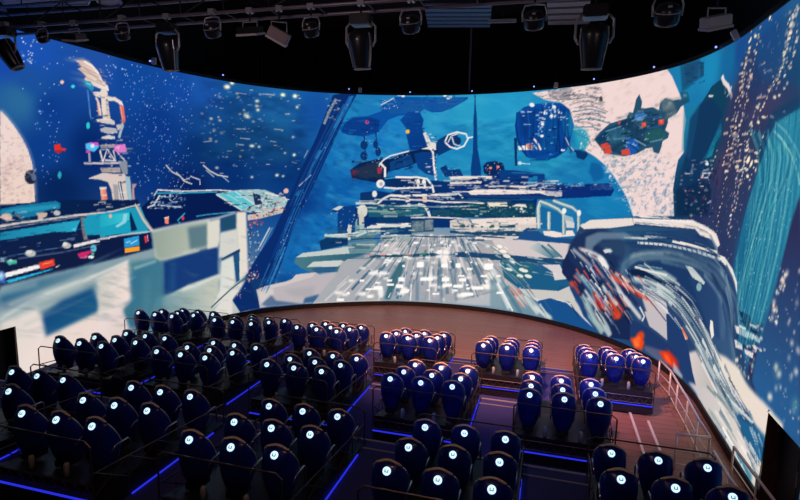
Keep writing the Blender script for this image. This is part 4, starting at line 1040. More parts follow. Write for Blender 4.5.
l 536 0.8 0 4.6 4.6 2240 580 11 1
l 684 0.6 0 8.2 8.2 2363 542 19 1
l 684 0.9 0 7.3 7.3 2286 560 14 0
l 536 0.6 0 8.3 8.3 2249 535 26 1
l 428 0.8 0 6.1 6.1 2255 543 57 2
l 24 0.7 0 6.9 6.9 2247 557 19 0
l 428 0.6 0 5.7 5.7 2302 565 18 0
l 102 0.6 0 7.3 7.3 2171 545 17 1
l 536 0.6 0 5.5 5.5 2296 535 32 1
l 428 0.6 0 8.2 8.2 2188 626 10 0
l 24 0.8 0 5.8 5.8 2250 536 31 1
l 684 0.7 0 7.9 7.9 2279 559 18 0
l 102 0.9 0 8.5 8.5 2165 551 11 1
l 24 0.7 0 5.9 5.9 2264 610 26 0
l 428 0.6 0 5.2 5.2 2114 573 50 1
l 475 0.7 0 8 8 2178 610 31 0
l 621 0.6 0 8.4 8.4 2344 541 8 1
l 621 0.8 0 4.7 4.7 2118 624 47 1
l 536 0.8 0 4.7 4.7 2178 599 10 0
l 621 0.5 0 6 6 2276 601 41 1
l 684 0.7 0 3.9 3.9 2228 587 10 1
l 621 0.7 0 3.5 3.5 2163 568 54 1
l 102 0.7 0 6.1 6.1 2137 533 22 0
l 536 0.7 0 6.2 6.2 2168 532 51 1
l 102 0.6 0 6.9 6.9 2120 560 52 1
l 475 0.6 0 5 5 2182 533 61 2
l 536 0.5 0 6.3 6.3 2357 602 10 1
l 428 0.7 0 8.4 8.4 2325 627 54 1
l 621 0.7 0 6.7 6.7 2317 546 50 2
l 536 0.7 0 5.7 5.7 2203 608 39 0
l 428 0.9 0 3.4 3.4 2355 594 25 0
l 428 0.8 0 5 5 2352 629 10 0
l 428 0.7 0 7.8 7.8 2201 607 39 1
l 536 0.6 0 8.5 8.5 2343 565 24 1
l 24 0.8 0 6.2 6.2 2143 613 9 1
l 24 0.6 0 5.2 5.2 2278 548 17 1
l 428 0.7 0 5.9 5.9 2349 556 43 2
l 475 0.6 0 8 8 2159 623 8 0
l 621 0.7 0 8.3 8.3 2152 615 32 1
l 428 0.7 0 8.1 8.1 2186 619 12 1
l 24 0.5 0 3.7 3.7 2163 540 9 0
l 532 0.6 0 3.3 3.3 2865 594 8 0
l 621 0.7 0 3.9 3.9 2789 598 12 0
l 411 0.9 0 6.4 6.4 2453 620 20 0
l 621 0.7 0 3.3 3.3 2653 623 13 1
l 45 0.7 0 6.4 6.4 2846 596 22 1
l 411 0.7 0 3.8 3.8 2494 651 16 0
l 177 0.8 0 5 5 2602 614 84 2
l 532 0.9 0 4.4 4.4 2816 605 56 2
l 411 0.6 0 5.2 5.2 2441 595 48 1
l 3 0.9 0 6.6 6.6 2510 616 29 1
l 3 0.7 0 6.6 6.6 2823 626 32 1
l 411 0.6 0 6.5 6.5 2689 588 60 2
l 411 0.7 0 5.7 5.7 2806 637 77 1
l 177 0.7 0 6.2 6.2 2631 610 20 1
l 3 0.5 0 6.2 6.2 2853 616 8 0
l 621 0.6 0 5.4 5.4 2794 588 9 0
l 532 0.6 0 5.5 5.5 2494 587 9 0
l 532 0.6 0 6.6 6.6 2799 592 8 0
l 621 0.5 0 3.6 3.6 2545 641 42 1
l 45 0.8 0 6.3 6.3 2745 656 13 0
l 45 0.6 0 6.4 6.4 2630 655 35 1
l 621 0.6 0 6.5 6.5 2382 624 37 1
l 621 0.9 0 5.7 5.7 2615 632 31 1
l 45 0.6 0 5 5 2745 596 46 1
l 45 0.7 0 6.3 6.3 2729 597 8 0
l 665 0.6 0 6.5 6.5 2772 623 16 1
l 45 0.8 0 5.4 5.4 2687 626 7 0
l 45 0.7 0 5.2 5.2 2505 643 10 0
l 177 0.6 0 3.8 3.8 2841 594 84 3
l 665 0.6 0 5.9 5.9 2394 634 57 1
l 177 0.6 0 3.4 3.4 2594 616 8 0
l 532 0.6 0 3.3 3.3 2638 649 8 0
l 3 0.7 0 4.6 4.6 2481 613 25 1
l 177 0.7 0 6.4 6.4 2726 603 11 0
l 45 0.9 0 5.3 5.3 2666 652 21 1
l 621 0.8 0 7 7 2716 622 8 1
l 3 0.7 0 3.3 3.3 2522 580 18 0
l 532 0.7 0 6.8 6.8 2408 636 54 1
l 621 0.5 0 5.7 5.7 2586 619 11 0
l 177 0.6 0 4.2 4.2 2370 627 48 1
l 177 0.9 0 6.2 6.2 2661 628 24 0
l 177 0.9 0 4.6 4.6 2492 644 38 0
l 3 0.8 0 6.2 6.2 2713 655 41 1
l 177 0.7 0 4.8 4.8 2527 582 9 0
l 532 0.8 0 7 7 2598 584 58 2
l 3 0.8 0 5.5 5.5 2565 643 35 0
l 665 0.6 0 3.4 3.4 2820 618 59 1
l 3 0.9 0 6.4 6.4 2626 596 70 2
l 3 0.9 0 4 4 2704 647 14 1
l 532 0.7 0 3.9 3.9 2542 641 14 0
l 45 0.7 0 3.9 3.9 2535 635 28 1
l 411 0.8 0 6.2 6.2 2698 627 84 2
l 3 0.6 0 4.8 4.8 2591 602 59 1
l 177 0.8 0 6.1 6.1 2632 620 20 1
l 3 0.6 0 6.3 6.3 2616 584 16 1
l 532 0.8 0 3.8 3.8 2785 607 30 1
l 3 0.9 0 4.8 4.8 2875 616 8 0
l 45 0.8 0 4.9 4.9 2615 642 8 0
l 532 0.7 0 3.5 3.5 2658 590 69 2
l 177 0.8 0 5.3 5.3 2753 638 73 2
l 411 0.6 0 4.4 4.4 2442 606 22 0
l 177 0.7 0 4.5 4.5 2720 587 53 2
l 665 0.7 0 6.8 6.8 2704 652 35 0
l 665 0.6 0 5.4 5.4 2787 626 82 2
l 532 0.8 0 5.8 5.8 2755 602 20 0
l 3 0.6 0 7 7 2734 653 26 1
l 411 0.8 0 4.9 4.9 2347 607 81 2
l 45 0.7 0 5.2 5.2 2647 641 43 1
l 665 0.7 0 6.6 6.6 2654 589 8 1
l 621 0.7 0 5 5 2843 637 40 1
l 12 0.7 0 6.7 6.7 2227 477 19 1
l 160 0.9 0 6.2 6.2 2486 464 25 2
l 160 0.6 0 6.8 6.8 2390 465 25 1
l 328 0.6 0 3.5 3.5 2166 451 20 0
l 328 0.6 0 3.4 3.4 2598 490 15 0
l 446 0.7 0 7.5 7.5 2481 463 19 1
l 50 0.6 0 7.7 7.7 2597 498 76 4
l 328 0.6 0 7.5 7.5 2397 501 43 2
l 619 0.6 0 6.4 6.4 2419 494 17 1
l 619 0.8 0 4.9 4.9 2304 456 8 0
l 619 0.6 0 8.3 8.3 2143 454 81 3
l 50 0.6 0 4.7 4.7 2491 482 84 4
l 446 0.9 0 7.3 7.3 2670 470 8 0
l 619 0.8 0 4.1 4.1 2071 480 21 1
l 205 0.7 0 8.2 8.2 2091 462 17 1
l 50 0.9 0 6.1 6.1 2770 516 8 0
l 328 0.7 0 6.5 6.5 2748 515 14 1
l 328 0.7 0 5.4 5.4 2290 505 66 2
l 328 0.7 0 6.5 6.5 2509 485 32 1
l 205 0.7 0 5 5 2368 471 12 1
l 50 0.7 0 6.4 6.4 2445 518 22 1
l 205 0.8 0 5 5 2466 512 39 1
l 50 0.9 0 3.5 3.5 2293 469 51 2
l 619 0.7 0 5 5 2063 484 38 1
l 205 0.8 0 6.6 6.6 2316 495 19 0
l 160 0.7 0 7.1 7.1 2101 457 82 2
l 446 0.8 0 4.4 4.4 2220 460 12 1
l 160 0.7 0 7.1 7.1 2097 470 79 2
l 619 0.7 0 6.5 6.5 2665 518 16 1
l 328 0.8 0 4.4 4.4 2212 504 30 0
l 50 0.8 0 7.7 7.7 2468 466 17 1
l 205 0.7 0 7.6 7.6 2305 506 14 0
l 446 0.6 0 3.5 3.5 2501 503 33 2
l 446 0.7 0 8.8 8.8 2036 447 69 1
l 328 0.8 0 5.4 5.4 2762 491 8 1
l 50 0.8 0 4.5 4.5 2427 500 17 1
l 328 0.8 0 3.3 3.3 2748 525 12 1
l 50 0.7 0 6 6 2688 476 70 4
l 619 0.7 0 3.5 3.5 2147 478 12 0
l 328 0.7 0 4.4 4.4 2725 495 16 1
l 328 0.6 0 3.8 3.8 2636 523 12 1
l 50 0.7 0 4.1 4.1 2202 494 70 2
l 619 0.7 0 4.6 4.6 2446 494 53 2
l 50 0.8 0 3.4 3.4 2340 486 56 2
l 12 0.6 0 3.6 3.6 2086 505 26 1
l 12 0.7 0 5.2 5.2 2416 498 16 1
l 160 0.7 0 5.7 5.7 2241 495 84 3
l 205 0.7 0 4.2 4.2 2571 501 8 0
l 446 0.6 0 3.5 3.5 2509 488 40 2
l 446 0.7 0 8.3 8.3 2506 475 15 0
l 446 0.6 0 3.8 3.8 2219 477 45 2
l 619 0.8 0 8.6 8.6 2151 508 16 0
l 12 0.8 0 7.8 7.8 2249 483 9 0
l 619 0.6 0 5 5 2440 496 8 0
l 50 0.7 0 7.3 7.3 2479 520 9 0
l 205 0.8 0 7.6 7.6 2459 479 19 1
l 205 0.7 0 8 8 2132 455 44 2
l 12 0.6 0 5.8 5.8 2606 524 53 2
l 328 0.7 0 6.2 6.2 2445 513 31 1
l 619 0.8 0 4.5 4.5 2649 513 10 1
l 682 0.5 0 4.3 4.3 2469 442 22 1
l 376 0.7 0 3.6 3.6 2556 436 93 6
l 682 0.8 0 4.7 4.7 2492 439 8 1
l 584 0.9 0 5.1 5.1 2698 417 12 1
l 215 0.8 0 8.1 8.1 2754 419 20 1
l 376 0.8 0 3.8 3.8 2572 444 27 1
l 376 0.6 0 5.3 5.3 2365 426 51 3
l 215 0.8 0 4.8 4.8 2541 436 25 1
l 376 0.8 0 5.1 5.1 2383 442 43 1
l 512 0.8 0 3.6 3.6 2637 450 48 3
l 584 0.7 0 6.9 6.9 2548 442 24 1
l 376 0.8 0 4.5 4.5 2736 458 8 1
l 682 0.7 0 6.2 6.2 2476 430 10 0
l 215 0.5 0 7.7 7.7 2414 390 15 0
l 376 0.8 0 5.9 5.9 2472 393 61 3
l 215 0.7 0 5.2 5.2 2380 408 78 4
l 512 0.7 0 3.4 3.4 2760 447 7 1
l 512 0.7 0 5.8 5.8 2685 405 37 3
l 584 0.9 0 4.4 4.4 2465 445 8 0
l 682 0.6 0 5.2 5.2 2606 425 38 2
l 696 0.6 0 9.3 9.3 2584 411 23 1
l 584 0.9 0 6 6 2554 425 12 1
l 512 0.7 0 4.7 4.7 2709 435 8 0
l 215 0.7 0 5.1 5.1 2683 437 14 1
l 584 0.8 0 6.9 6.9 2735 442 79 6
l 512 0.7 0 8.6 8.6 2575 449 11 0
l 376 0.6 0 8.2 8.2 2624 412 44 3
l 696 0.6 0 5.6 5.6 2693 417 18 1
l 376 0.6 0 3.4 3.4 2745 412 47 4
l 584 0.7 0 4.1 4.1 2763 429 8 1
l 512 0.9 0 8.2 8.2 2562 430 21 2
l 696 0.9 0 8.5 8.5 2390 393 9 1
l 215 0.8 0 7.4 7.4 2598 406 12 0
l 682 0.6 0 5.9 5.9 2568 409 81 5
l 512 0.6 0 6.9 6.9 2584 427 73 5
l 215 0.8 0 5.3 5.3 2380 393 80 4
l 215 0.7 0 8.4 8.4 2411 414 21 1
l 376 0.8 0 3.7 3.7 2674 412 22 2
l 696 0.6 0 7.7 7.7 2521 394 23 1
l 696 0.6 0 8.1 8.1 2724 452 16 1
l 215 0.7 0 7.6 7.6 2601 434 10 1
l 682 0.8 0 7.7 7.7 2481 418 80 4
l 376 0.6 0 7.1 7.1 2404 439 62 3
l 584 0.5 0 8.1 8.1 2476 400 19 1
l 125 0.8 0 8.2 8.2 2526 366 69 4
l 469 0.7 0 4.1 4.1 2615 400 8 0
l 617 0.7 0 3.5 3.5 2393 369 40 2
l 125 0.6 0 7.5 7.5 2377 349 23 1
l 617 0.8 0 7.9 7.9 2553 403 8 0
l 617 0.7 0 4.8 4.8 2686 410 10 1
l 175 0.6 0 6.8 6.8 2534 397 94 6
l 469 0.8 0 3.7 3.7 2452 394 10 1
l 469 0.8 0 3.7 3.7 2518 373 56 4
l 125 0.6 0 7.1 7.1 2489 388 30 2
l 175 0.7 0 5.3 5.3 2674 365 21 2
l 617 0.6 0 4.3 4.3 2538 408 8 1
l 469 0.8 0 6.2 6.2 2399 353 29 2
l 125 0.7 0 8.1 8.1 2324 353 70 4
l 617 0.7 0 5.1 5.1 2681 407 34 3
l 617 0.8 0 4.9 4.9 2669 387 17 2
l 125 0.6 0 5.9 5.9 2554 369 17 1
l 469 0.8 0 7.2 7.2 2548 357 8 0
l 125 0.8 0 8.2 8.2 2490 382 9 0
l 617 0.8 0 6.4 6.4 2396 389 102 6
l 175 0.6 0 4.1 4.1 2611 408 26 2
l 175 0.9 0 8.5 8.5 2455 346 79 5
l 617 0.6 0 5.7 5.7 2578 393 15 1
l 469 0.6 0 8.1 8.1 2632 385 11 1
l 125 0.8 0 6 6 2490 376 37 3
l 469 0.7 0 7.2 7.2 2594 373 51 4
l 469 0.9 0 8.5 8.5 2571 363 15 1
l 469 0.7 0 5.9 5.9 2409 391 79 5
l 469 0.7 0 7 7 2407 385 32 1
l 617 0.9 0 5.1 5.1 2531 366 75 6
l 50 0.6 0 4.3 4.3 2113 474 29 0
l 50 0.6 0 4.5 4.5 2052 461 56 1
l 50 0.6 0 5.3 5.3 2118 481 23 1
l 50 0.8 0 6.2 6.2 2065 474 14 0
l 491 0.8 0 6.2 6.2 1989 528 64 1
l 50 0.8 0 3.8 3.8 2087 482 63 2
l 364 0.7 0 6.6 6.6 1981 484 19 0
l 50 0.8 0 6.8 6.8 2060 482 66 2
l 23 0.9 0 3.8 3.8 1991 502 19 0
l 364 0.7 0 4.5 4.5 2041 527 47 1
l 23 0.5 0 6.4 6.4 1961 488 69 1
l 23 0.8 0 6.5 6.5 2114 537 17 0
l 491 0.6 0 5.8 5.8 2023 495 15 0
l 364 0.8 0 6.8 6.8 2031 478 22 0
l 491 0.8 0 5 5 1927 487 75 1
l 50 0.6 0 4.8 4.8 2037 500 52 1
l 50 0.5 0 6.7 6.7 2074 502 54 1
l 491 0.7 0 4.3 4.3 1963 489 19 0
l 491 0.6 0 4.9 4.9 2022 459 84 2
l 134 0.8 0 4.7 4.7 2049 499 9 0
l 23 0.7 0 6.5 6.5 2046 508 11 0
l 364 0.9 0 5.1 5.1 2072 512 22 0
l 50 0.8 0 3.6 3.6 1998 535 25 1
l 491 0.8 0 6.8 6.8 2066 484 20 0
l 491 0.8 0 5.5 5.5 1915 519 87 2
l 134 0.7 0 4.2 4.2 2124 497 9 0
l 667 0.6 0 3.9 3.9 1979 404 49 1
l 53 0.6 0 4 4 2065 338 13 0
l 178 0.8 0 4.2 4.2 1906 380 76 0
l 178 0.6 0 3.8 3.8 2049 413 42 1
l 382 0.7 0 4.2 4.2 2136 395 10 0
l 575 0.7 0 4.7 4.7 2075 410 40 1
l 53 0.8 0 7.8 7.8 1930 412 13 0
l 178 0.8 0 5.1 5.1 2031 336 21 0
l 53 0.6 0 9.1 9.1 1966 367 35 0
l 178 0.9 0 8.3 8.3 2159 411 25 1
l 382 0.7 0 7.1 7.1 2026 333 8 0
l 575 0.9 0 3.9 3.9 1976 374 70 0
l 667 0.9 0 8 8 2039 360 8 0
l 575 0.9 0 7.8 7.8 2120 395 23 1
l 382 0.6 0 4.9 4.9 1996 364 32 0
l 53 0.7 0 4 4 1943 383 83 1
l 53 0.9 0 7 7 1979 406 26 0
l 178 0.6 0 4 4 2089 386 13 0
l 575 0.6 0 5.1 5.1 1960 374 42 1
l 667 0.9 0 4.3 4.3 2049 364 18 1
l 667 0.7 0 9.1 9.1 2075 353 29 1
l 575 0.9 0 3.9 3.9 1999 409 47 1
l 667 0.6 0 4.1 4.1 2012 408 43 1
l 667 0.7 0 9 9 1943 385 8 0
l 575 0.8 0 6.6 6.6 2063 334 43 1
l 575 0.8 0 4 4 2160 380 31 1
l 178 0.9 0 6.8 6.8 2083 377 55 1
l 667 0.6 0 3.6 3.6 2037 406 37 0
l 178 0.7 0 6.8 6.8 2046 411 78 1
l 667 0.8 0 7.6 7.6 1962 370 33 0
l 588 0.6 0 8.2 8.2 2083 225 9 0
l 308 0.7 0 3.7 3.7 2309 292 17 1
l 349 0.8 0 4.1 4.1 2167 327 49 2
l 588 0.8 0 9.4 9.4 2264 288 21 1
l 588 0.8 0 9 9 2027 244 17 0
l 349 0.7 0 7.8 7.8 2120 261 22 1
l 349 0.6 0 6.7 6.7 2021 341 61 1
l 672 0.7 0 6.3 6.3 2323 300 28 1
l 427 0.8 0 4.1 4.1 2321 341 43 2
l 349 0.7 0 4.7 4.7 2362 252 23 1
l 672 0.6 0 9.1 9.1 2086 265 47 1
l 308 0.6 0 5.2 5.2 2084 349 15 0
l 588 0.6 0 7.8 7.8 2106 259 18 0
l 427 0.6 0 8.5 8.5 2256 229 10 0
l 349 0.6 0 7.1 7.1 2287 308 49 2
l 588 0.6 0 3.9 3.9 2215 301 9 0
l 672 0.7 0 4.5 4.5 2248 256 24 1
l 427 0.7 0 9.5 9.5 2050 271 11 0
l 588 0.8 0 9.8 9.8 2217 257 15 1
l 672 0.6 0 9.2 9.2 2178 345 30 1
l 349 0.7 0 4.8 4.8 2126 295 8 0
l 308 0.8 0 7.3 7.3 2178 332 9 1
l 672 0.7 0 9.5 9.5 2277 290 9 0
l 588 0.6 0 6.4 6.4 2134 322 10 0
l 308 0.7 0 7.8 7.8 1970 271 57 0
l 672 0.6 0 8.7 8.7 2370 264 29 2
l 588 0.6 0 7.7 7.7 2067 282 41 0
l 308 0.6 0 9.4 9.4 2106 340 14 1
l 427 0.7 0 5.9 5.9 2082 279 64 1
l 588 0.6 0 5.4 5.4 2223 230 45 2
l 427 0.7 0 5.6 5.6 2119 226 51 1
l 427 0.8 0 8 8 2138 232 24 0
l 672 0.7 0 6.7 6.7 2226 307 19 1
l 308 0.8 0 9.1 9.1 2017 328 23 0
l 672 0.6 0 5.3 5.3 2212 246 66 3
l 349 0.8 0 5 5 2385 280 11 1
l 349 0.7 0 7.3 7.3 2268 324 47 2
l 672 0.9 0 7.8 7.8 2298 254 17 1
l 427 0.6 0 7.4 7.4 2357 259 9 0
l 588 0.6 0 9.5 9.5 2152 239 57 2
l 22 0.7 0 5.4 5.4 2958 616 8 0
l 22 0.8 0 5.7 5.7 2956 609 13 1
l 216 0.6 0 4.3 4.3 2847 596 51 1
l 2 0.8 0 4.8 4.8 2829 608 49 2
l 2 0.9 0 3.4 3.4 3091 604 10 1
l 22 0.6 0 3.8 3.8 3052 604 15 0
l 2 0.6 0 3.8 3.8 3092 606 8 0
l 22 0.6 0 5.8 5.8 2872 603 42 1
l 22 0.6 0 2.9 2.9 2994 602 10 0
l 216 0.7 0 4.2 4.2 3093 616 23 1
l 216 0.9 0 4.7 4.7 2939 608 7 0
l 216 0.8 0 4.8 4.8 3036 628 11 0
l 2 0.9 0 5.3 5.3 3044 613 8 0
l 490 0.8 0 4.1 4.1 2889 607 7 0
l 490 0.7 0 5.2 5.2 3052 627 13 0
l 2 0.8 0 5.2 5.2 2858 619 51 1
l 350 0.8 0 4.3 4.3 2916 613 10 0
l 2 0.8 0 3.1 3.1 2903 617 21 1
l 22 0.7 0 3.5 3.5 3054 615 32 1
l 490 0.7 0 4.1 4.1 2884 596 15 1
l 22 0.9 0 3.6 3.6 3004 623 42 1
l 216 0.5 0 3.1 3.1 3065 622 9 0
l 350 0.6 0 4.9 4.9 2830 618 15 0
l 350 0.8 0 5 5 2942 618 51 2
l 158 0.8 0 4.4 4.4 1860 347 41 0
l 219 0.9 0 4.9 4.9 1882 378 35 1
l 492 0.7 0 4.1 4.1 1909 355 25 0
l 492 0.6 0 6.5 6.5 1800 318 29 0
l 378 0.7 0 6.2 6.2 1877 281 101 0
l 219 0.7 0 5.8 5.8 1759 375 89 -1
l 219 0.8 0 6 6 1872 346 8 0
l 378 0.7 0 4.8 4.8 1969 370 8 0
l 219 0.6 0 5.1 5.1 1927 380 39 0
l 492 0.7 0 7 7 1923 386 10 0
l 219 0.9 0 6.2 6.2 1837 368 15 0
l 219 0.8 0 7.6 7.6 1785 362 51 0
l 378 0.7 0 3.5 3.5 1846 356 27 0
l 158 0.9 0 6 6 1809 388 27 0
l 492 0.7 0 7.9 7.9 1833 292 62 0
l 158 0.6 0 5.5 5.5 1872 390 32 0
l 158 0.6 0 6.5 6.5 1862 356 23 0
l 378 0.6 0 5.5 5.5 1934 299 83 1
l 158 0.6 0 7.8 7.8 1756 385 28 0
l 492 0.9 0 5 5 1903 306 92 0
l 19 0.8 0 4.5 4.5 1773 315 148 19 159 6
l 19 0.8 0 4.7 4.7 2369 555 137 -5 194 3
l 697 0.9 0 4.6 4.6 2369 574 233 12 218 3
l 97 0.8 0 5.8 5.8 2168 352 148 1 196 16 123 -1
l 685 0.8 0 3.9 3.9 2116 499 196 1 147 10
s [26,["d8dcd8","0a2c58","80a4a8"],0.5,1.3,201,1,1] 1774 494 204 2 2 -147 -207 0
l 34 0.6 0.4 8.8 8.8 2683 942 12 -73 -3 -84
l 46 0.6 0.4 4.9 4.9 2701 950 7 -82 11 -110
l 113 0.6 0.4 4.6 4.6 2718 949 15 -82 -1 -92
l 34 0.6 0.4 9.3 9.3 2736 945 7 -78 -4 -112
l 4 0.6 0.4 4.2 4.2 2753 956 -3 -89 3 -97
l 34 0.6 0.4 7.2 7.2 2770 954 -3 -88 11 -112
l 4 0.6 0.4 6.3 6.3 2788 951 18 -87 5 -82
l 113 0.6 0.4 5.6 5.6 2805 952 -1 -87 2 -85
l 34 0.6 0.4 4.5 4.5 2823 949 -8 -85 8 -87
l 46 0.6 0.4 4.9 4.9 2841 932 3 -69 20 -97
l 4 0.6 0.4 6.9 6.9 2857 949 10 -87 -1 -99
l 4 0.6 0.4 9.3 9.3 2875 934 -6 -72 13 -106
l 4 0.6 0.4 6.3 6.3 2892 939 10 -79 -5 -91
l 46 0.6 0.4 6.1 6.1 2909 940 2 -80 23 -108
l 638 0.9 0 3.5 3.5 2790 903 16 -1
l 421 0.7 0 6.3 6.3 2794 904 12 -1
l 421 0.6 0 3.5 3.5 2831 943 11 0
l 28 0.8 0 4.2 4.2 2862 947 16 -1
l 421 0.6 0 5.6 5.6 2704 884 21 -1
l 421 0.7 0 4.5 4.5 2906 873 8 -1
l 676 0.6 0 6.2 6.2 2873 906 25 -1
l 28 0.8 0 5.1 5.1 2865 920 11 -1
l 14 0.7 0 3.7 3.7 2809 903 7 0
l 421 0.7 0 3.4 3.4 2766 901 16 -1
l 28 0.8 0 3.7 3.7 2766 911 19 -1
l 28 0.6 0 4.6 4.6 2784 915 8 -1
l 14 0.6 0 3.2 3.2 2823 893 9 0
l 28 0.7 0 3.2 3.2 2746 932 15 -1
l 421 0.9 0 6.3 6.3 2760 921 16 -1
l 421 0.9 0 3.8 3.8 2727 883 10 -1
l 421 0.8 0 4.4 4.4 2685 941 19 -1
l 676 0.7 0 4.3 4.3 2798 937 8 -1
l 638 0.6 0 6.3 6.3 2689 936 19 0
l 28 0.9 0 3.9 3.9 2801 917 15 -1
l 676 0.8 0 4.1 4.1 2718 938 22 -2
l 638 0.8 0 5 5 2784 892 17 -1
l 421 0.6 0 4.5 4.5 2832 944 22 -1
l 14 0.8 0 5.7 5.7 2788 953 14 -1
l 676 0.7 0 6 6 2774 909 23 -1
l 421 0.9 0 3.5 3.5 2902 898 10 0
l 28 0.8 0 4.9 4.9 2858 879 23 -1
l 676 0.7 0 5.9 5.9 2842 939 9 -1
l 676 0.6 0 5.5 5.5 2819 939 14 -1
l 638 0.8 0 3.5 3.5 2774 932 16 -1
l 28 0.7 0 5.4 5.4 2752 945 17 -1
l 676 0.7 0 3.7 3.7 2695 922 11 -1
l 14 0.7 0 3 3 2733 934 25 -2
l 421 0.7 0 4.8 4.8 2874 896 10 -1
l 164 0.8 0 7.1 7.1 2752 786 18 0
l 27 0.7 0 3.9 3.9 2820 762 17 -1
l 27 0.9 0 7 7 2745 837 12 0
l 11 0.8 0 7.1 7.1 2839 861 22 -1
l 164 0.7 0 4.2 4.2 2830 751 22 0
l 357 0.8 0 4.7 4.7 2835 800 11 0
l 11 0.8 0 5.9 5.9 2815 829 16 -1
l 357 0.7 0 6.2 6.2 2805 777 8 0
l 11 0.8 0 4.8 4.8 2758 852 11 0
l 164 0.9 0 4.1 4.1 2773 858 13 -1
l 357 0.7 0 5.9 5.9 2823 856 12 -1
l 357 0.8 0 3.7 3.7 2833 753 8 0
l 11 0.6 0 7.2 7.2 2731 822 25 0
l 164 0.8 0 3.6 3.6 2845 824 19 -1
l 11 0.7 0 5.9 5.9 2745 795 16 0
l 27 0.9 0 6.7 6.7 2804 850 8 -1
l 27 0.9 0 6.9 6.9 2737 820 15 0
l 11 0.6 0 3.5 3.5 2845 790 14 -1
l 357 0.7 0 3.4 3.4 2758 840 15 0
l 357 0.6 0 3.6 3.6 2847 867 10 -1
l 164 0.8 0 6.5 6.5 2748 772 11 0
l 164 0.7 0 4.3 4.3 2749 787 24 -1
l 27 0.7 0 4.7 4.7 2752 838 9 0
l 11 0.6 0 7.3 7.3 2786 865 8 0
l 1 0.6 0.4 6.7 6.7 2669 939 -2 -61 17 -71 42 -66
l 1 0.6 0.3 5.2 5.2 2741 728 86 0 64 33
n ["383c48",5,1.6,202,0.7,0,0.15,0.5] 2939 972 -142 53 253 -10 31 -95
l 274 0.6 0.3 3.8 3.8 2926 957 59 7 70 -19
l 274 0.6 0.3 3.7 3.7 2934 903 78 7 76 -22
l 274 0.6 0.3 3.8 3.8 2869 986 55 7 65 -14
l 274 0.6 0.3 3.6 3.6 2812 1007 38 -16 20 -26
l 274 0.6 0.3 3.6 3.6 2947 838 53 -23 31 -33
l 306 0.7 0.6 5.2 1.8 3385 920 110 -3
l 229 0.7 0.6 5 1.9 3322 910 117 7
l 124 0.7 0.6 9.5 2 3365 879 86 7
l 306 0.7 0.6 7.4 2 3374 860 59 7
l 229 0.7 0.6 4.2 2 3136 882 125 12
l 229 0.7 0.6 5.9 2.3 3043 818 47 28
l 124 0.7 0.6 3.4 1.7 3315 757 60 -12
l 306 0.7 0.6 5.5 1.9 3098 745 90 -8
l 420 0.7 0.5 4.4 4.4 3233 798 60 -26
l 69 0.7 0.5 4.7 4.7 3208 785 56 -35
l 356 0.7 0.5 5 5 3213 866 74 16
l 356 0.7 0.5 4.9 4.9 3091 836 73 15
l 356 0.7 0.5 4.6 4.6 3131 804 76 0
l 180 0.7 0.5 4.3 4.3 3275 874 91 -4
l 180 0.7 0.5 4.6 4.6 3293 832 77 7
l 356 0.7 0.5 4.4 4.4 3311 784 65 6
l 330 0.6 0.3 6.2 6.2 3097 803 19 2
l 39 0.5 0.3 4.4 4.4 3146 884 14 0
l 330 0.5 0.3 3.6 3.6 3320 865 31 0
l 330 0.5 0.3 4.9 4.9 3253 835 9 0
l 249 0.7 0.3 2.9 2.9 3252 880 12 0
l 68 0.7 0.3 5.9 5.9 3168 823 34 1
l 249 0.7 0.3 4.8 4.8 3259 882 18 0
l 157 0.5 0.3 3.5 3.5 3280 839 21 0
l 68 0.5 0.3 5.4 5.4 3302 838 8 0
l 157 0.4 0.3 5.2 5.2 3098 871 12 1
l 39 0.5 0.3 4.3 4.3 3207 812 16 1
l 39 0.7 0.3 4.1 4.1 3193 795 10 0
l 157 0.5 0.3 5 5 3337 887 9 0
l 157 0.5 0.3 2.7 2.7 3294 848 37 1
l 157 0.6 0.3 2.8 2.8 3200 852 16 0
l 68 0.6 0.3 3.9 3.9 3142 845 8 1
l 68 0.7 0.3 3.6 3.6 3154 779 12 1
l 249 0.5 0.3 4.3 4.3 3287 894 10 0
l 330 0.4 0.3 5.3 5.3 3249 787 10 1
l 249 0.5 0.3 3.1 3.1 3332 812 27 0
l 330 0.6 0.3 5.4 5.4 3182 778 16 1
l 330 0.4 0.3 4 4 3335 891 21 0
l 249 0.5 0.3 5.8 5.8 3300 880 8 0
l 330 0.6 0.3 5.4 5.4 3198 829 12 0
l 249 0.5 0.3 3 3 3222 845 14 0
l 330 0.7 0.3 4.9 4.9 3254 869 20 0
l 39 0.5 0.3 4.6 4.6 3239 798 22 1
l 157 0.7 0.3 2.9 2.9 3200 782 29 2
l 68 0.7 0.3 3 3 3322 887 29 0
l 249 0.7 0.3 3.6 3.6 3326 887 27 0
l 39 0.6 0.3 4.2 4.2 3312 878 31 0
l 157 0.6 0.3 3.8 3.8 3071 880 9 0
l 330 0.7 0.3 6.4 6.4 3075 764 9 1
l 330 0.4 0.3 3.7 3.7 3314 850 14 0
l 249 0.6 0.3 5.3 5.3 3105 772 26 2
l 39 0.5 0.3 2.8 2.8 3300 844 32 1
l 39 0.7 0.3 5.4 5.4 3181 821 10 1
l 157 0.7 0.3 3.4 3.4 3288 852 23 0
l 68 0.5 0.3 5.5 5.5 3294 800 9 1
l 157 0.6 0.3 2.9 2.9 3096 783 16 1
p 195 0.6 2 3816 963 64 23 105 -103 -64 -84 -21 -72 -22 -75 -59 -136 -70 8 14 155 4 82 4 80
p 126 0.4 2 3899 994 122 9 132 -9 25 -75 24 -73 -122 -11 -117 -17 -70 57
l 660 0.8 0.3 4.2 4.2 3859 1022 7 0
l 709 0.8 0.3 4.8 4.8 3860 1006 9 0
l 709 1 0.3 5.1 5.1 3850 1000 10 -1
l 709 0.9 0.3 7 7 3856 983 18 -2
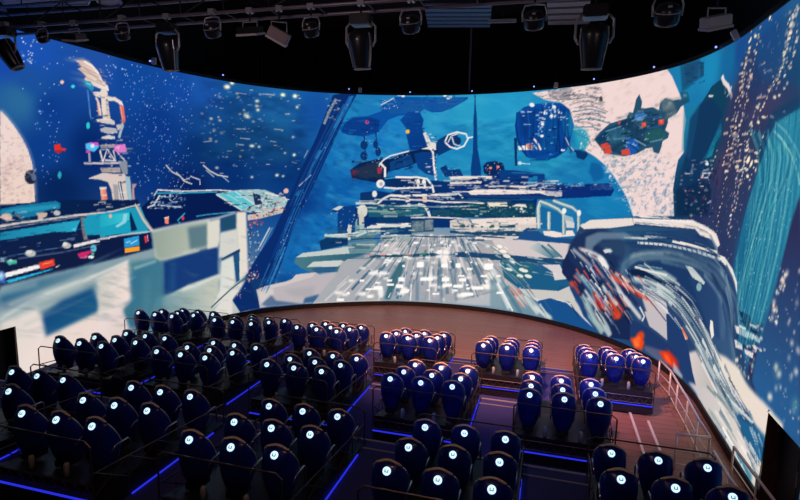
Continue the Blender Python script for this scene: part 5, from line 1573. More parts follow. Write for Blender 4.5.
l 707 0.7 0.3 6 6 3858 972 14 -1
l 707 0.7 0.3 6.7 6.7 3840 962 16 -1
l 709 0.8 0.3 6.6 6.6 3842 945 16 -1
l 709 0.8 0.3 5.7 5.7 3838 938 12 -1
l 479 0.7 0.3 6.9 6.9 3836 924 17 -1
l 707 0.7 0.3 4.7 4.7 3850 907 9 0
l 479 0.7 0.3 6 6 3837 896 14 -1
l 709 0.7 0.3 6.7 6.7 3842 877 16 -1
l 707 0.7 0.3 4.3 4.3 3834 869 7 1
l 709 0.7 0.3 5.3 5.3 3827 856 11 0
l 707 0.7 0.3 5.8 5.8 3840 843 13 0
l 479 1 0.3 4.4 4.4 3831 827 8 1
l 713 0.7 0.3 5.1 5.1 3820 813 11 1
l 709 1 0.3 4.7 4.7 3821 806 9 1
l 707 0.8 0.3 6.6 6.6 3822 788 17 0
l 707 0.8 0.3 5.8 5.8 3819 774 14 1
l 479 0.7 0.3 6.9 6.9 3820 758 19 1
l 660 0.8 0.3 5.8 5.8 3814 747 14 1
l 713 0.9 0.3 4.8 4.8 3808 735 10 2
l 660 0.8 0.3 6.4 6.4 3816 719 17 1
l 660 1 0.3 5.1 5.1 3816 705 10 1
l 660 0.6 0.3 6.6 6.6 3810 689 18 1
l 707 0.7 0.3 5.5 5.5 3803 674 13 2
l 709 0.8 0.3 4.7 4.7 3801 658 9 2
l 479 0.9 0.3 5.1 5.1 3922 1016 10 0
l 713 0.8 0.3 4 4 3917 1001 7 0
l 660 0.6 0.3 6.3 6.3 3915 995 15 -2
l 707 0.9 0.3 4.5 4.5 3914 979 8 0
l 479 1 0.3 5.8 5.8 3899 967 13 -1
l 709 0.9 0.3 6 6 3911 959 13 -1
l 707 0.8 0.3 4.1 4.1 3911 944 7 1
l 709 0.7 0.3 4.6 4.6 3905 935 9 0
l 479 0.9 0.3 5.8 5.8 3885 923 13 -1
l 660 1 0.3 5.9 5.9 3896 906 14 -1
l 660 0.8 0.3 5.3 5.3 3889 893 12 0
l 713 0.9 0.3 6.1 6.1 3887 883 15 0
l 479 0.9 0.3 4.5 4.5 3881 867 8 0
l 660 0.9 0.3 3.8 3.8 3887 859 6 1
l 707 0.8 0.3 4.6 4.6 3879 840 9 1
l 660 0.7 0.3 4.2 4.2 3880 832 7 1
l 713 0.9 0.3 4.3 4.3 3869 820 8 1
l 707 0.9 0.3 6 6 3863 802 15 0
l 709 0.8 0.3 6 6 3854 792 15 0
l 479 0.8 0.3 4.7 4.7 3857 779 10 1
l 713 0.8 0.3 4.8 4.8 3856 763 10 1
l 709 0.8 0.3 4.9 4.9 3862 752 10 2
l 479 0.7 0.3 5.3 5.3 3861 738 12 2
l 479 1 0.3 5.2 5.2 3841 950 10 0
l 479 0.7 0.3 4.2 4.2 3836 940 7 0
l 709 0.9 0.3 5.4 5.4 3825 928 11 0
l 707 0.6 0.3 3.7 3.7 3832 917 6 1
l 479 0.7 0.3 5.9 5.9 3830 906 13 0
l 660 0.9 0.3 4.7 4.7 3829 891 9 1
l 660 0.9 0.3 4.2 4.2 3826 884 7 1
l 713 0.7 0.3 5.7 5.7 3813 867 13 0
l 709 0.8 0.3 4.9 4.9 3802 861 10 0
l 713 0.8 0.3 3.7 3.7 3801 844 6 1
l 713 0.7 0.3 4 4 3811 829 7 1
l 479 0.9 0.3 3.9 3.9 3803 822 7 1
l 479 0.6 0.3 5.4 5.4 3787 811 11 1
l 707 0.9 0.3 3.8 3.8 3790 791 7 1
l 713 0.7 0.3 3.6 3.6 3795 782 6 2
l 713 0.8 0.3 4.6 4.6 3788 769 9 2
l 660 1 0.3 4 4 3782 753 7 2
l 707 0.9 0.3 3.5 3.5 3786 744 6 2
l 660 1 0.3 5.5 5.5 3778 730 13 2
l 479 0.9 0.3 4.4 4.4 3763 712 9 2
l 709 0.9 0.3 4.5 4.5 3767 700 9 2
l 707 0.9 0.3 5.5 5.5 3759 692 13 2
l 707 1 0.3 4.3 4.3 4132 1003 9 -1
l 479 0.8 0.3 4.9 4.9 4123 997 11 -1
l 709 0.8 0.3 5.4 5.4 4114 991 12 -2
l 709 0.9 0.3 5.2 5.2 4117 985 12 -2
l 713 0.7 0.3 6.5 6.5 4110 976 17 -2
l 709 0.9 0.3 4.7 4.7 4111 971 10 -1
l 660 0.8 0.3 5.7 5.7 4113 960 13 -2
l 709 1 0.3 6.3 6.3 4112 955 15 -2
l 713 0.9 0.3 6.1 6.1 4108 946 16 -3
l 479 0.7 0.3 6.7 6.7 4096 941 18 -2
l 713 0.8 0.3 4.1 4.1 4099 932 8 0
l 707 0.9 0.3 3.8 3.8 4109 925 7 0
l 709 0.9 0.3 5.9 5.9 4093 921 15 -2
l 713 0.9 0.3 4.3 4.3 4096 914 9 -1
l 660 0.8 0.3 5.6 5.6 4098 905 14 -1
l 713 0.9 0.3 4.3 4.3 4100 897 9 0
l 713 0.9 0.3 4.2 4.2 4098 890 8 0
l 707 0.8 0.3 4.2 4.2 4089 883 9 0
l 479 1 0.3 4.8 4.8 4084 875 11 -1
l 479 0.8 0.3 6.2 6.2 4074 868 16 -1
l 660 0.8 0.3 6 6 4084 859 16 0
l 713 0.7 0.3 4.1 4.1 4080 849 8 0
l 479 0.6 0.3 5.5 5.5 4095 1002 13 -3
l 713 1 0.3 4 4 4103 986 8 0
l 709 0.7 0.3 4.1 4.1 4096 979 7 0
l 660 1 0.3 4.5 4.5 4108 971 9 -1
l 479 0.7 0.3 5.3 5.3 4099 960 12 -2
l 479 0.9 0.3 4.6 4.6 4105 953 10 -1
l 660 1 0.3 4 4 4107 944 7 0
l 709 0.6 0.3 4.9 4.9 4109 933 11 -1
l 660 0.7 0.3 3.3 3.3 4113 923 6 1
l 713 0.7 0.3 4.1 4.1 4105 916 8 0
l 713 0.6 0.3 3.8 3.8 4116 905 7 0
l 709 0.6 0.3 4.5 4.5 4116 896 10 0
l 479 0.8 0.3 3.2 3.2 4108 887 5 0
l 479 0.6 0.3 3.6 3.6 4117 877 6 0
l 713 0.9 0.3 4.8 4.8 4115 869 11 -1
l 660 0.8 0.3 5.4 5.4 3883 726 13 1
l 479 0.8 0.3 4.1 4.1 3888 710 8 2
l 479 1 0.3 5.8 5.8 3884 699 14 2
l 660 0.6 0.3 6 6 3874 690 16 1
l 709 0.7 0.3 5.9 5.9 3880 675 15 1
l 479 0.7 0.3 4.4 4.4 3889 663 9 2
l 713 0.7 0.3 6.1 6.1 3879 654 16 2
l 707 0.8 0.3 4 4 3883 643 7 2
l 707 0.6 0.3 4.1 4.1 3887 634 7 2
l 660 0.7 0.3 4.1 4.1 3882 618 8 2
l 709 0.7 0.3 4 4 3890 608 8 3
l 479 0.6 0.3 4.5 4.5 3887 597 9 2
l 660 0.6 0.3 4.9 4.9 3874 582 10 3
l 707 0.8 0.3 5.5 5.5 3884 573 13 3
l 713 1 0.3 5.8 5.8 3871 558 15 4
l 713 0.7 0.3 5.4 5.4 3876 548 13 3
l 479 0.8 0.3 5.9 5.9 3866 536 16 4
l 479 0.9 0.3 5.5 5.5 3884 528 14 4
l 707 0.9 0.3 4.8 4.8 3871 512 11 3
l 713 0.9 0.3 3.8 3.8 3886 505 7 2
l 707 0.7 0.3 3.5 3.5 3960 814 6 1
l 707 0.6 0.3 4.6 4.6 3953 802 9 1
l 709 0.9 0.3 5.1 5.1 3943 790 12 1
l 660 1 0.3 4.3 4.3 3953 780 9 1
l 660 1 0.3 3.1 3.1 3958 770 4 1
l 707 0.7 0.3 4.9 4.9 3952 761 11 1
l 707 1 0.3 3.7 3.7 3943 749 6 1
l 660 0.8 0.3 3 3 3943 736 5 2
l 709 0.8 0.3 4.4 4.4 3944 727 9 1
l 660 0.8 0.3 3.4 3.4 3944 711 5 1
l 660 0.7 0.3 4.1 4.1 3926 700 8 1
l 709 0.9 0.3 4.7 4.7 3929 687 10 2
l 713 0.9 0.3 3.7 3.7 3923 678 7 1
l 707 1 0.3 4.4 4.4 3928 669 9 2
l 709 0.7 0.3 3.9 3.9 3929 652 7 2
l 660 0.9 0.3 5 5 3920 642 12 2
l 709 0.7 0.3 3.5 3.5 3912 631 6 2
l 707 0.9 0.3 3.4 3.4 3910 617 6 2
l 660 0.8 0.3 4.2 4.2 3914 604 8 2
l 707 1 0.3 4.3 4.3 3908 592 8 2
l 660 1 0.3 4.6 4.6 3904 580 10 2
l 707 0.6 0.3 3.4 3.4 3903 571 5 3
l 707 0.8 0.3 5.7 5.7 3929 744 14 1
l 713 0.8 0.3 6.2 6.2 3933 734 16 1
l 660 0.9 0.3 5 5 3933 723 12 2
l 709 0.7 0.3 6.1 6.1 3928 706 17 1
l 713 0.8 0.3 4.3 4.3 3928 695 8 2
l 709 0.6 0.3 4.8 4.8 3920 682 11 1
l 713 0.8 0.3 6 6 3911 676 16 1
l 709 0.9 0.3 4.2 4.2 3925 661 9 2
l 713 0.8 0.3 4.7 4.7 3914 650 10 2
l 660 0.6 0.3 5.8 5.8 3905 636 15 2
l 707 0.6 0.3 4.2 4.2 3908 621 9 2
l 707 0.7 0.3 3.7 3.7 3707 734 7 2
l 707 0.8 0.3 4.8 4.8 3698 717 11 2
l 709 0.8 0.3 2.9 2.9 3693 704 4 2
l 709 0.8 0.3 4.2 4.2 3686 682 8 3
l 707 0.6 0.3 3.8 3.8 3688 671 7 2
l 707 0.7 0.3 3.6 3.6 3672 651 7 2
l 660 0.8 0.3 3.7 3.7 3680 642 7 2
l 660 0.9 0.3 4 4 3660 626 8 2
l 707 0.7 0.3 3.7 3.7 3653 602 7 3
l 713 0.8 0.3 4.4 4.4 3664 594 10 3
l 709 0.9 0.3 3.5 3.5 3652 576 6 3
l 709 0.8 0.3 3.6 3.6 3656 560 7 3
l 709 0.8 0.3 4.1 4.1 3645 543 8 3
l 713 0.7 0.3 3.4 3.4 3783 672 6 2
l 713 0.9 0.3 4.3 4.3 3794 653 8 3
l 713 0.6 0.3 2.9 2.9 3785 641 4 2
l 707 0.9 0.3 3 3 3790 627 4 3
l 707 0.7 0.3 3.6 3.6 3781 617 6 2
l 479 0.9 0.3 4 4 3789 605 7 3
l 479 0.7 0.3 4.7 4.7 3787 586 10 3
l 713 0.9 0.3 4.7 4.7 3775 575 10 3
l 660 1 0.3 3.2 3.2 3777 561 5 3
l 707 0.9 0.3 3.8 3.8 3768 551 8 2
l 709 0.9 0.3 3.9 3.9 3778 534 7 3
l 660 0.6 0.3 4.5 4.5 3766 522 10 3
l 713 0.6 0.3 3 3 3777 508 5 3
l 660 1 0.3 4 4 4150 949 8 -1
l 660 0.7 0.3 5.5 5.5 4154 936 13 -2
l 713 0.8 0.3 5.5 5.5 4151 930 13 -2
l 707 0.7 0.3 3.8 3.8 4147 919 7 0
l 709 0.8 0.3 5.8 5.8 4148 909 14 -1
l 660 0.9 0.3 4.3 4.3 4148 902 8 0
l 479 0.9 0.3 4.4 4.4 4140 890 10 0
l 660 0.8 0.3 5.3 5.3 4139 880 13 0
l 479 0.8 0.3 2.8 2.8 4102 900 4 1
l 479 0.7 0.3 2.8 2.8 4095 894 4 1
l 707 0.7 0.3 4.3 4.3 4089 890 9 0
l 709 0.8 0.3 4.7 4.7 4086 881 10 0
l 479 0.9 0.3 3.5 3.5 4074 877 6 1
l 709 0.8 0.3 3.1 3.1 4066 870 5 1
l 709 0.9 0.3 3.3 3.3 4058 866 6 0
l 713 0.6 0.3 4.6 4.6 4060 859 10 0
l 479 0.9 0.3 4.4 4.4 4043 853 9 1
l 707 1 0.3 4.7 4.7 4036 849 10 0
l 707 0.7 0.3 3.7 3.7 4030 839 6 0
l 707 0.6 0.3 4.8 4.8 4027 835 11 0
l 660 1 0.3 4.6 4.6 4016 825 10 1
l 713 0.9 0.3 4.7 4.7 4010 819 10 1
l 707 0.9 0.3 4.5 4.5 3997 813 9 0
l 713 0.7 0.3 2.5 2.5 4046 758 3 1
l 709 1 0.3 4.2 4.2 4036 748 9 2
l 660 0.7 0.3 2.9 2.9 4028 732 5 1
l 713 0.7 0.3 4.1 4.1 4028 717 8 2
l 713 0.8 0.3 3.1 3.1 4015 704 5 2
l 707 0.7 0.3 3.6 3.6 4006 695 7 2
l 713 0.9 0.3 4 4 4001 680 8 1
l 707 0.7 0.3 4 4 3993 664 8 1
l 713 0.9 0.3 3.2 3.2 3989 652 6 1
l 660 0.9 0.3 3.1 3.1 3994 635 6 2
l 479 0.8 0.3 4.9 4.9 3898 903 17 -1
l 660 0.7 0.3 3.9 3.9 3980 922 12 -1
l 707 0.6 0.3 3.3 3.3 4050 879 9 -1
l 479 0.7 0.3 2.6 2.6 4039 859 21 -1
l 479 0.7 0.3 4 4 3999 842 27 -1
l 660 0.7 0.3 7.3 7.3 3888 911 25 -2
l 660 0.6 0.3 3.1 3.1 3845 954 45 -5
l 405 0.6 0.3 3.3 3.3 3832 929 19 -1
l 479 0.7 0.3 2.6 2.6 4011 898 30 -2
l 713 0.7 0.3 6.2 6.2 3849 866 12 -1
l 405 0.6 0.3 2.6 2.6 4054 849 9 0
l 405 0.7 0.3 6.5 6.5 3875 902 42 -4
l 713 0.5 0.3 5.6 5.6 3804 930 29 -3
l 479 0.5 0.3 5.5 5.5 3987 850 10 -1
l 707 0.6 0.3 2.8 2.8 3963 922 12 -1
l 479 0.6 0.3 5 5 3838 889 14 -1
l 713 0.6 0.3 2.8 2.8 3994 898 10 -1
l 709 0.6 0.3 6.6 6.6 3890 849 17 -1
l 713 0.5 0.3 7.1 7.1 3811 953 19 -2
l 660 0.7 0.3 4.9 4.9 3829 918 20 -2
l 709 0.6 0.3 4.2 4.2 4031 854 11 -1
l 660 0.7 0.3 5.7 5.7 3965 845 32 -1
l 713 0.6 0.3 5.1 5.1 3874 886 13 0
l 660 0.5 0.3 6.4 6.4 3820 891 28 -1
l 707 0.5 0.3 5.4 5.4 3813 908 31 -2
l 479 0.5 0.3 3.6 3.6 3985 905 15 -2
l 707 0.8 0.3 3.8 3.8 3864 699 47 1
l 660 0.8 0.3 6.2 6.2 3749 819 16 0
l 713 0.9 0.3 5.6 5.6 3924 725 28 0
l 707 0.7 0.3 3.3 3.3 3766 694 39 2
l 709 0.7 0.3 6.3 6.3 3935 786 22 -1
l 713 0.8 0.3 7.4 7.4 3786 675 20 1
l 707 0.6 0.3 4.7 4.7 3837 744 17 0
l 709 0.9 0.3 4.1 4.1 3889 766 45 -1
l 660 0.6 0.3 5.2 5.2 3788 736 46 0
l 707 0.7 0.3 6.5 6.5 3744 780 31 0
l 660 0.6 0.3 4.2 4.2 3771 719 43 1
l 660 0.5 0.3 2.7 2.7 3890 703 16 1
l 660 0.6 0.3 3.4 3.4 3911 748 12 0
l 713 0.7 0.3 4.7 4.7 3983 688 11 1
l 713 0.9 0.3 4.1 4.1 3929 679 24 1
l 707 0.6 0.3 2.5 2.5 3952 720 38 1
l 479 0.6 0.3 3.2 3.2 3931 771 15 -1
l 709 0.7 0.3 4.1 4.1 3929 696 27 1
l 707 0.6 0.3 6.9 6.9 3895 674 15 1
l 479 0.6 0.3 4.5 4.5 3821 710 23 1
l 713 0.6 0.3 4.8 4.8 3846 726 13 0
l 707 0.7 0.3 2.8 2.8 3799 793 17 -1
l 707 0.6 0.3 5.3 5.3 3862 686 18 0
l 479 0.7 0.3 3.7 3.7 3783 796 47 -2
l 707 0.9 0.3 3.4 3.4 3876 742 22 0
l 713 0.7 0.3 6.8 6.8 3849 793 21 -1
l 479 0.7 0.3 7.4 7.4 3825 819 15 -1
l 709 0.5 0.3 6 6 3796 814 13 -1
l 709 0.8 0.3 7.1 7.1 3869 684 27 1
l 713 0.9 0.3 5.9 5.9 3951 676 18 1
n ["0c1c44",4,3,203,0.6,0,0,0.4] 3538 714 202 -6 8 -155 -238 -16
l 618 0.7 0 2.7 2.7 3559 602 13 0
l 499 0.6 0 2.7 2.7 3540 664 26 0
l 38 0.5 0 4.1 4.1 3642 584 28 1
l 618 0.5 0 4 4 3550 652 16 0
l 618 0.7 0 2.7 2.7 3547 713 30 -1
l 509 0.7 0 3.4 3.4 3619 626 25 0
l 38 0.5 0 3.3 3.3 3571 618 15 0
l 217 0.5 0 3.2 3.2 3646 581 12 0
l 217 0.6 0 2.9 2.9 3645 616 17 1
l 499 0.7 0 2.7 2.7 3603 634 17 0
l 217 0.7 0 4 4 3569 559 18 1
l 499 0.6 0 3.6 3.6 3632 551 11 0
l 618 0.7 0 2.7 2.7 3650 682 15 0
l 38 0.6 0 3.6 3.6 3573 657 21 0
l 38 0.7 0 3 3 3649 572 29 1
l 618 0.7 0 3.3 3.3 3679 569 11 0
l 618 0.7 0 3.9 3.9 3530 610 10 0
l 38 0.6 0 4.2 4.2 3592 644 28 0
l 618 0.5 0 3.5 3.5 3657 682 14 0
l 217 0.5 0 3.6 3.6 3678 562 24 2
l 38 0.5 0 3.5 3.5 3575 554 11 0
l 217 0.6 0 2.9 2.9 3578 615 10 0
l 618 0.7 0 4 4 3566 685 20 -1
l 499 0.7 0 3.8 3.8 3668 708 30 -1
l 618 0.5 0 3 3 3576 698 12 0
l 217 0.7 0 3.8 3.8 3642 658 21 0
l 509 0.5 0 4.1 4.1 3593 698 21 0
l 618 0.6 0 3.2 3.2 3676 695 14 0
l 618 0.7 0 3.5 3.5 3684 588 28 1
l 38 0.5 0 3.6 3.6 3619 560 26 2
l 94 0.5 0.2 5.2 5.2 4058 767 32 -72 8 -87 -6 -101 -16 -95 -18 -99 -9 -52
l 296 0.4 0.2 7.7 7.7 4067 763 31 -68 7 -87 -6 -100 -16 -94 -18 -100 -10 -51
l 94 0.4 0.2 4.1 4.1 4077 759 28 -64 7 -87 -6 -100 -16 -93 -19 -99 -10 -51
l 254 0.6 0.2 4.2 4.2 4086 755 26 -61 7 -86 -6 -99 -17 -93 -19 -98 -10 -52
l 94 0.4 0.2 4.5 4.5 4095 751 24 -57 7 -85 -6 -99 -17 -93 -20 -98 -11 -51
l 254 0.5 0.2 6 6 4103 747 23 -53 7 -85 -6 -98 -18 -93 -20 -97 -11 -51
l 254 0.6 0.2 7.2 7.2 4112 743 22 -49 5 -85 -6 -97 -17 -92 -20 -97 -12 -51
l 94 0.3 0.2 3.7 3.7 4121 740 19 -47 6 -84 -6 -97 -18 -91 -21 -97 -12 -51
l 210 0.6 0.2 3.5 3.5 4129 736 18 -43 5 -83 -6 -97 -17 -91 -22 -96 -12 -51
l 296 0.4 0.2 6.2 6.2 4137 732 17 -39 5 -83 -6 -96 -18 -91 -22 -96 -13 -50
l 371 0.5 0.2 6.4 6.4 4146 728 15 -35 4 -83 -6 -96 -18 -90 -22 -95 -13 -51
l 141 0.6 0.2 5.2 5.2 4154 725 13 -33 4 -82 -6 -95 -18 -89 -22 -96 -14 -50
l 210 0.4 0.2 3.7 3.7 4162 721 12 -29 4 -82 -7 -94 -18 -89 -23 -95 -14 -50
l 254 0.5 0.2 6.4 6.4 4170 718 10 -26 4 -81 -6 -94 -19 -89 -23 -95 -14 -50
l 141 0.6 0.2 3.9 3.9 4178 714 9 -22 3 -81 -6 -94 -19 -88 -23 -94 -15 -50
l 254 0.4 0.2 3.2 3.2 4185 711 8 -20 3 -80 -6 -93 -19 -88 -24 -94 -15 -50
l 371 0.3 0.2 4 4 4193 708 6 -17 3 -80 -6 -92 -19 -88 -24 -93 -16 -50
l 141 0.5 0.2 4.4 4.4 4200 704 6 -13 2 -79 -7 -92 -18 -88 -25 -93 -16 -50
l 296 0.3 0.2 3.3 3.3 4208 701 4 -10 2 -79 -7 -92 -19 -86 -25 -93 -16 -50
l 371 0.5 0.2 6.4 6.4 4215 698 3 -7 1 -79 -6 -91 -19 -86 -25 -93 -17 -50
l 254 0.6 0.2 4.8 4.8 4222 695 2 -5 1 -78 -6 -90 -19 -86 -26 -93 -17 -49
l 94 0.3 0.2 3.1 3.1 4230 692 0 -2 1 -78 -7 -90 -19 -85 -26 -92 -17 -49
l 141 0.6 0.2 5.1 5.1 4237 688 -1 2 0 -78 -6 -89 -19 -85 -27 -92 -17 -49
l 210 0.3 0.2 4.8 4.8 4244 685 -3 5 1 -77 -7 -90 -19 -84 -26 -91 -18 -50
l 210 0.4 0.2 5.2 5.2 4251 682 -4 8 0 -77 -6 -89 -19 -84 -27 -91 -18 -49
l 210 0.5 0.2 3 3 4258 679 -5 10 0 -76 -7 -88 -19 -84 -27 -91 -18 -49
s [60,["b8e8e8","80c8d0"],0.3,0.8,204,0.8,1] 4010 509 69 83 61 74 55 65 70 -99 -18 -68 -19 -72 -41 -70 -46 -76 -63 78
l 346 0.8 0.6 13.5 2.5 3854 405 150 -43 56 -62
l 92 0.4 0.6 8.6 2.9 3988 336 22 -31 22 -30
l 122 0.7 0.6 13.8 2.4 3732 407 100 -13 94 -13
l 346 0.4 0.6 12.9 2.9 4000 328 18 -26 19 -26
l 258 0.7 0.6 3.4 1.6 3649 409 115 -3 104 -13
l 122 0.5 0.6 11.4 2.7 3970 388 39 -22 34 -26
l 122 0.5 0.6 3.2 1.4 3386 395 73 3 78 4
l 92 0.4 0.6 17.6 3 3891 366 77 -45 39 -54
l 258 0.8 0.6 13.1 2.3 3699 396 151 -15 100 -33
l 346 0.6 0.6 4.6 1.4 3527 406 165 -2 173 -15
l 346 0.4 0.6 5.5 2.7 3959 375 55 -30 24 -34
l 258 0.6 0.6 9.2 2.2 3663 393 184 -15 115 -40
l 258 0.6 0.6 4.6 1.3 3366 410 133 8 148 0
l 122 0.5 0.6 7.3 1.4 3323 390 79 17 77 3
l 122 0.8 0.6 9.9 2.7 3789 379 159 -43 58 -70
l 346 0.7 0.6 11.2 2.8 3716 374 164 -35 79 -71
l 346 0.7 0.6 7.1 1.4 3426 368 158 6 163 -6
l 258 0.4 0.6 13.2 2.9 3933 366 45 -24 24 -27
l 122 0.7 0.6 10.6 1.8 3553 416 266 -12 184 -50
l 92 0.6 0.6 7.6 1.3 3435 397 247 3 245 -31
l 122 0.6 0.6 17.6 3.2 3900 330 40 -34 30 -41
l 258 0.6 0.6 6.2 2.4 3726 403 217 -37 81 -70
l 122 0.4 0.6 14.9 2.6 3885 403 113 -36 51 -46
l 92 0.7 0.6 9.7 2.6 3770 388 181 -44 65 -72
l 122 0.4 0.6 7.2 3 3885 360 56 -28 28 -30
l 309 0.5 0.6 6.8 1.5 3613 428 111 -3 136 -12
l 321 0.6 0.2 4.2 1.7 3400 229 22 -3 33 -11
l 265 0.6 0.2 7.6 2.8 3570 217 123 -39 132 -32
l 686 0.6 0.2 9.6 2.2 3415 227 90 -27 80 -26
l 265 0.6 0.2 8 3.3 3710 146 64 -18 74 -12
l 560 0.8 0.2 12.2 2.8 3875 152 134 -20 116 -14
l 626 0.7 0.2 6.7 2.4 4076 148 40 -5 38 -6
l 560 0.7 0.2 9.2 2.8 3623 194 70 -20 66 -19
l 626 0.7 0.2 7.2 2.5 4023 154 67 -10 61 -9
l 686 0.9 0.2 11.5 2.5 3535 231 99 -28 99 -27
l 377 0.7 0.2 5.9 1.7 3383 276 91 -13 85 -22
l 686 0.8 0.2 4.8 2.7 3988 96 48 -5 44 -4
l 626 0.7 0.2 4.9 1.6 3344 301 81 -10 90 -17
l 265 0.6 0.2 7.1 1.7 3350 301 101 -12 108 -26
l 321 0.6 0.2 3.3 1.7 3419 292 65 -10 50 -14
l 321 0.6 0.2 6.6 1.9 3408 249 58 -12 65 -17
l 449 0.6 0.2 13.8 2.6 4018 114 41 -5 38 -4
l 626 0.8 0.2 13.6 3.3 3801 167 78 -13 71 -12
l 265 0.6 0.2 6.2 2 3435 248 40 -13 42 -11
l 626 0.9 0.2 4.6 2.5 3535 266 144 -36 140 -33
l 377 0.9 0.2 15.5 3.4 3776 164 84 -16 80 -12
l 560 0.9 0.2 4.3 1.7 3323 248 80 -9 64 -15
l 686 0.7 0.2 6.1 1.7 3340 263 112 -14 113 -29
l 626 0.9 0.2 5.3 2.2 3542 263 45 -9 51 -12
l 449 0.8 0.2 3.2 1.7 3338 291 54 -7 56 -5
l 321 0.7 0.2 13.6 2.8 3978 186 28 -6 30 -5
l 560 0.8 0.2 8.4 1.9 3419 263 71 -16 75 -18
l 196 0.9 0.2 6.7 2.4 4021 170 78 -12 70 -10
l 196 0.8 0.2 11.5 2.4 3534 262 105 -25 92 -26
l 265 0.7 0.2 9.9 2.7 3918 127 101 -12 88 -10
l 265 0.6 0.2 8 1.8 3352 240 99 -15 99 -26
l 626 0.7 0.2 6.3 2.5 3538 198 27 -10 35 -13
l 560 0.8 0.2 3.7 1.7 3288 242 72 -9 59 -5
l 377 0.7 0.2 16.1 3.1 3877 204 40 -8 39 -8
l 196 0.8 0.2 8.1 2.7 3575 249 142 -39 147 -31
l 196 0.6 0.2 7.3 1.7 3335 250 64 -7 51 -9
l 560 0.6 0.2 9.6 1.8 3414 288 81 -14 72 -18
l 626 0.7 0.2 10.1 2.9 3892 108 102 -10 89 -9
l 265 0.9 0.2 13.5 2.7 3964 155 64 -9 58 -8
l 265 0.9 0.2 3.8 1.8 3345 285 151 -24 148 -38
l 449 0.9 0.2 18.1 3.3 3706 164 78 -22 90 -15
l 686 0.7 0.2 6.4 3.2 3735 226 139 -28 115 -23
l 321 0.8 0.2 8.4 2.5 4033 143 56 -7 52 -8
l 321 0.7 0.2 10.6 3.4 3681 210 133 -33 132 -23
l 321 0.6 0.2 7.7 1.7 3394 310 56 -6 71 -14
l 626 0.9 0.2 5.3 2.9 3917 141 64 -9 58 -7
l 265 0.7 0.2 12.7 2.4 3540 230 60 -16 57 -19
l 686 0.8 0.2 14.8 3.5 3759 190 53 -13 58 -10
l 265 0.7 0.2 13.7 2.9 3604 188 113 -34 122 -27
l 265 0.7 0.2 12.5 3.1 3837 158 100 -17 93 -11
l 377 0.7 0.2 10.3 2.6 3945 147 100 -13 88 -11
l 560 0.8 0.2 7.5 2 3414 274 122 -27 121 -33
l 265 0.6 0.2 6.4 2 3387 256 121 -25 120 -34
l 626 0.9 0.2 10.7 3.1 3889 152 34 -6 35 -5
l 626 0.7 0.2 10.3 2.4 4077 157 45 -7 42 -6
l 449 0.8 0.2 9.5 2.2 3464 294 133 -32 126 -34
l 626 0.8 0.2 12.4 2.7 3948 161 65 -10 60 -8
l 686 0.7 0.2 11 2.7 3584 217 31 -11 33 -11
l 686 0.8 0.2 8.3 3 3894 159 57 -10 57 -7
l 196 0.8 0.2 13 2.5 3514 233 112 -31 112 -31
l 626 0.9 0.2 11.4 3.3 3779 125 104 -16 96 -10
l 120 0.7 0.3 5.9 2.9 3948 169 54 -13 49 -11
l 625 0.7 0.3 7.2 2.2 3522 301 124 -21 96 -36
l 327 0.6 0.3 6.3 1.8 3273 379 45 -18 46 -17
l 120 0.8 0.3 11 2.5 3577 282 108 -31 106 -32
l 625 0.9 0.3 12.5 3.4 3718 238 130 -32 118 -28
l 327 0.7 0.3 4.6 2 3440 296 137 -28 113 -37
l 327 0.8 0.3 7.7 3.1 3692 244 78 -25 87 -18
l 327 0.6 0.3 7.7 3.3 3765 230 95 -20 82 -20
l 327 0.7 0.3 6.1 2 3467 329 100 -22 114 -22
l 327 0.6 0.3 5.6 2.1 3481 314 124 -23 113 -34
l 625 0.8 0.3 5 1.9 3334 347 104 -35 118 -27
l 120 0.6 0.3 11 3.3 3681 237 121 -35 123 -27
l 120 0.9 0.3 8.7 2.1 3542 287 68 -10 53 -17
l 625 0.7 0.3 12 2.8 3956 173 53 -13 49 -11
l 120 0.8 0.3 5.7 2 3517 278 68 -11 51 -15
l 120 0.8 0.3 6 2.6 3598 274 62 -20 62 -23
l 535 0.8 0.3 3.6 1.4 3645 504 65 -4 41 -15
l 309 0.8 0.3 5.6 1.3 3604 521 66 -4 75 -7
l 684 0.6 0.3 3.5 1.7 3664 509 81 -11 64 -23
l 716 0.5 0.3 7.7 1.6 3651 509 88 -10 67 -25
l 309 0.5 0.3 6.9 1.4 3646 502 63 -3 39 -14
l 535 0.9 0.3 3.7 1.3 3551 506 50 1 49 -2
l 535 0.9 0.3 6.3 1.4 3296 516 78 3 85 2
l 535 0.7 0.3 3.1 1.4 3368 496 87 3 96 2
l 535 0.6 0.3 4.8 1.4 3315 514 67 3 73 1
l 684 0.6 0.3 5.3 1.4 3351 505 89 4 99 1
l 309 0.7 0.3 4 1.3 3544 506 78 1 80 -5
l 716 0.9 0.3 4.2 1.4 3362 497 50 3 51 0
l 309 0.8 0.3 4.7 1.4 3270 490 92 5 94 3
l 716 0.7 0.3 6.3 1.4 3289 515 58 2 59 3
l 535 0.6 0.3 3.8 1.3 3430 507 68 0 76 1
l 684 0.9 0.3 6.3 1.3 3596 520 59 -3 55 -3
l 316 0.6 0.3 7.2 1.9 3716 456 57 -6 63 -4
l 121 0.7 0.3 3.8 1.5 3669 454 78 -5 85 -6
l 316 0.8 0.3 4.2 1.4 3280 439 81 6 81 5
l 493 0.7 0.3 3.7 1.3 3646 449 52 1 51 -6
l 493 0.6 0.3 4 1.5 3648 440 78 -2 89 -7
l 121 0.6 0.3 4.1 1.4 3444 465 35 -1 36 -1
l 316 0.8 0.3 5.2 1.5 3242 426 39 3 40 3
l 67 0.8 0.3 3.8 1.4 3635 454 97 -2 101 -8
l 67 0.7 0.3 4.4 1.4 3302 444 104 8 114 0
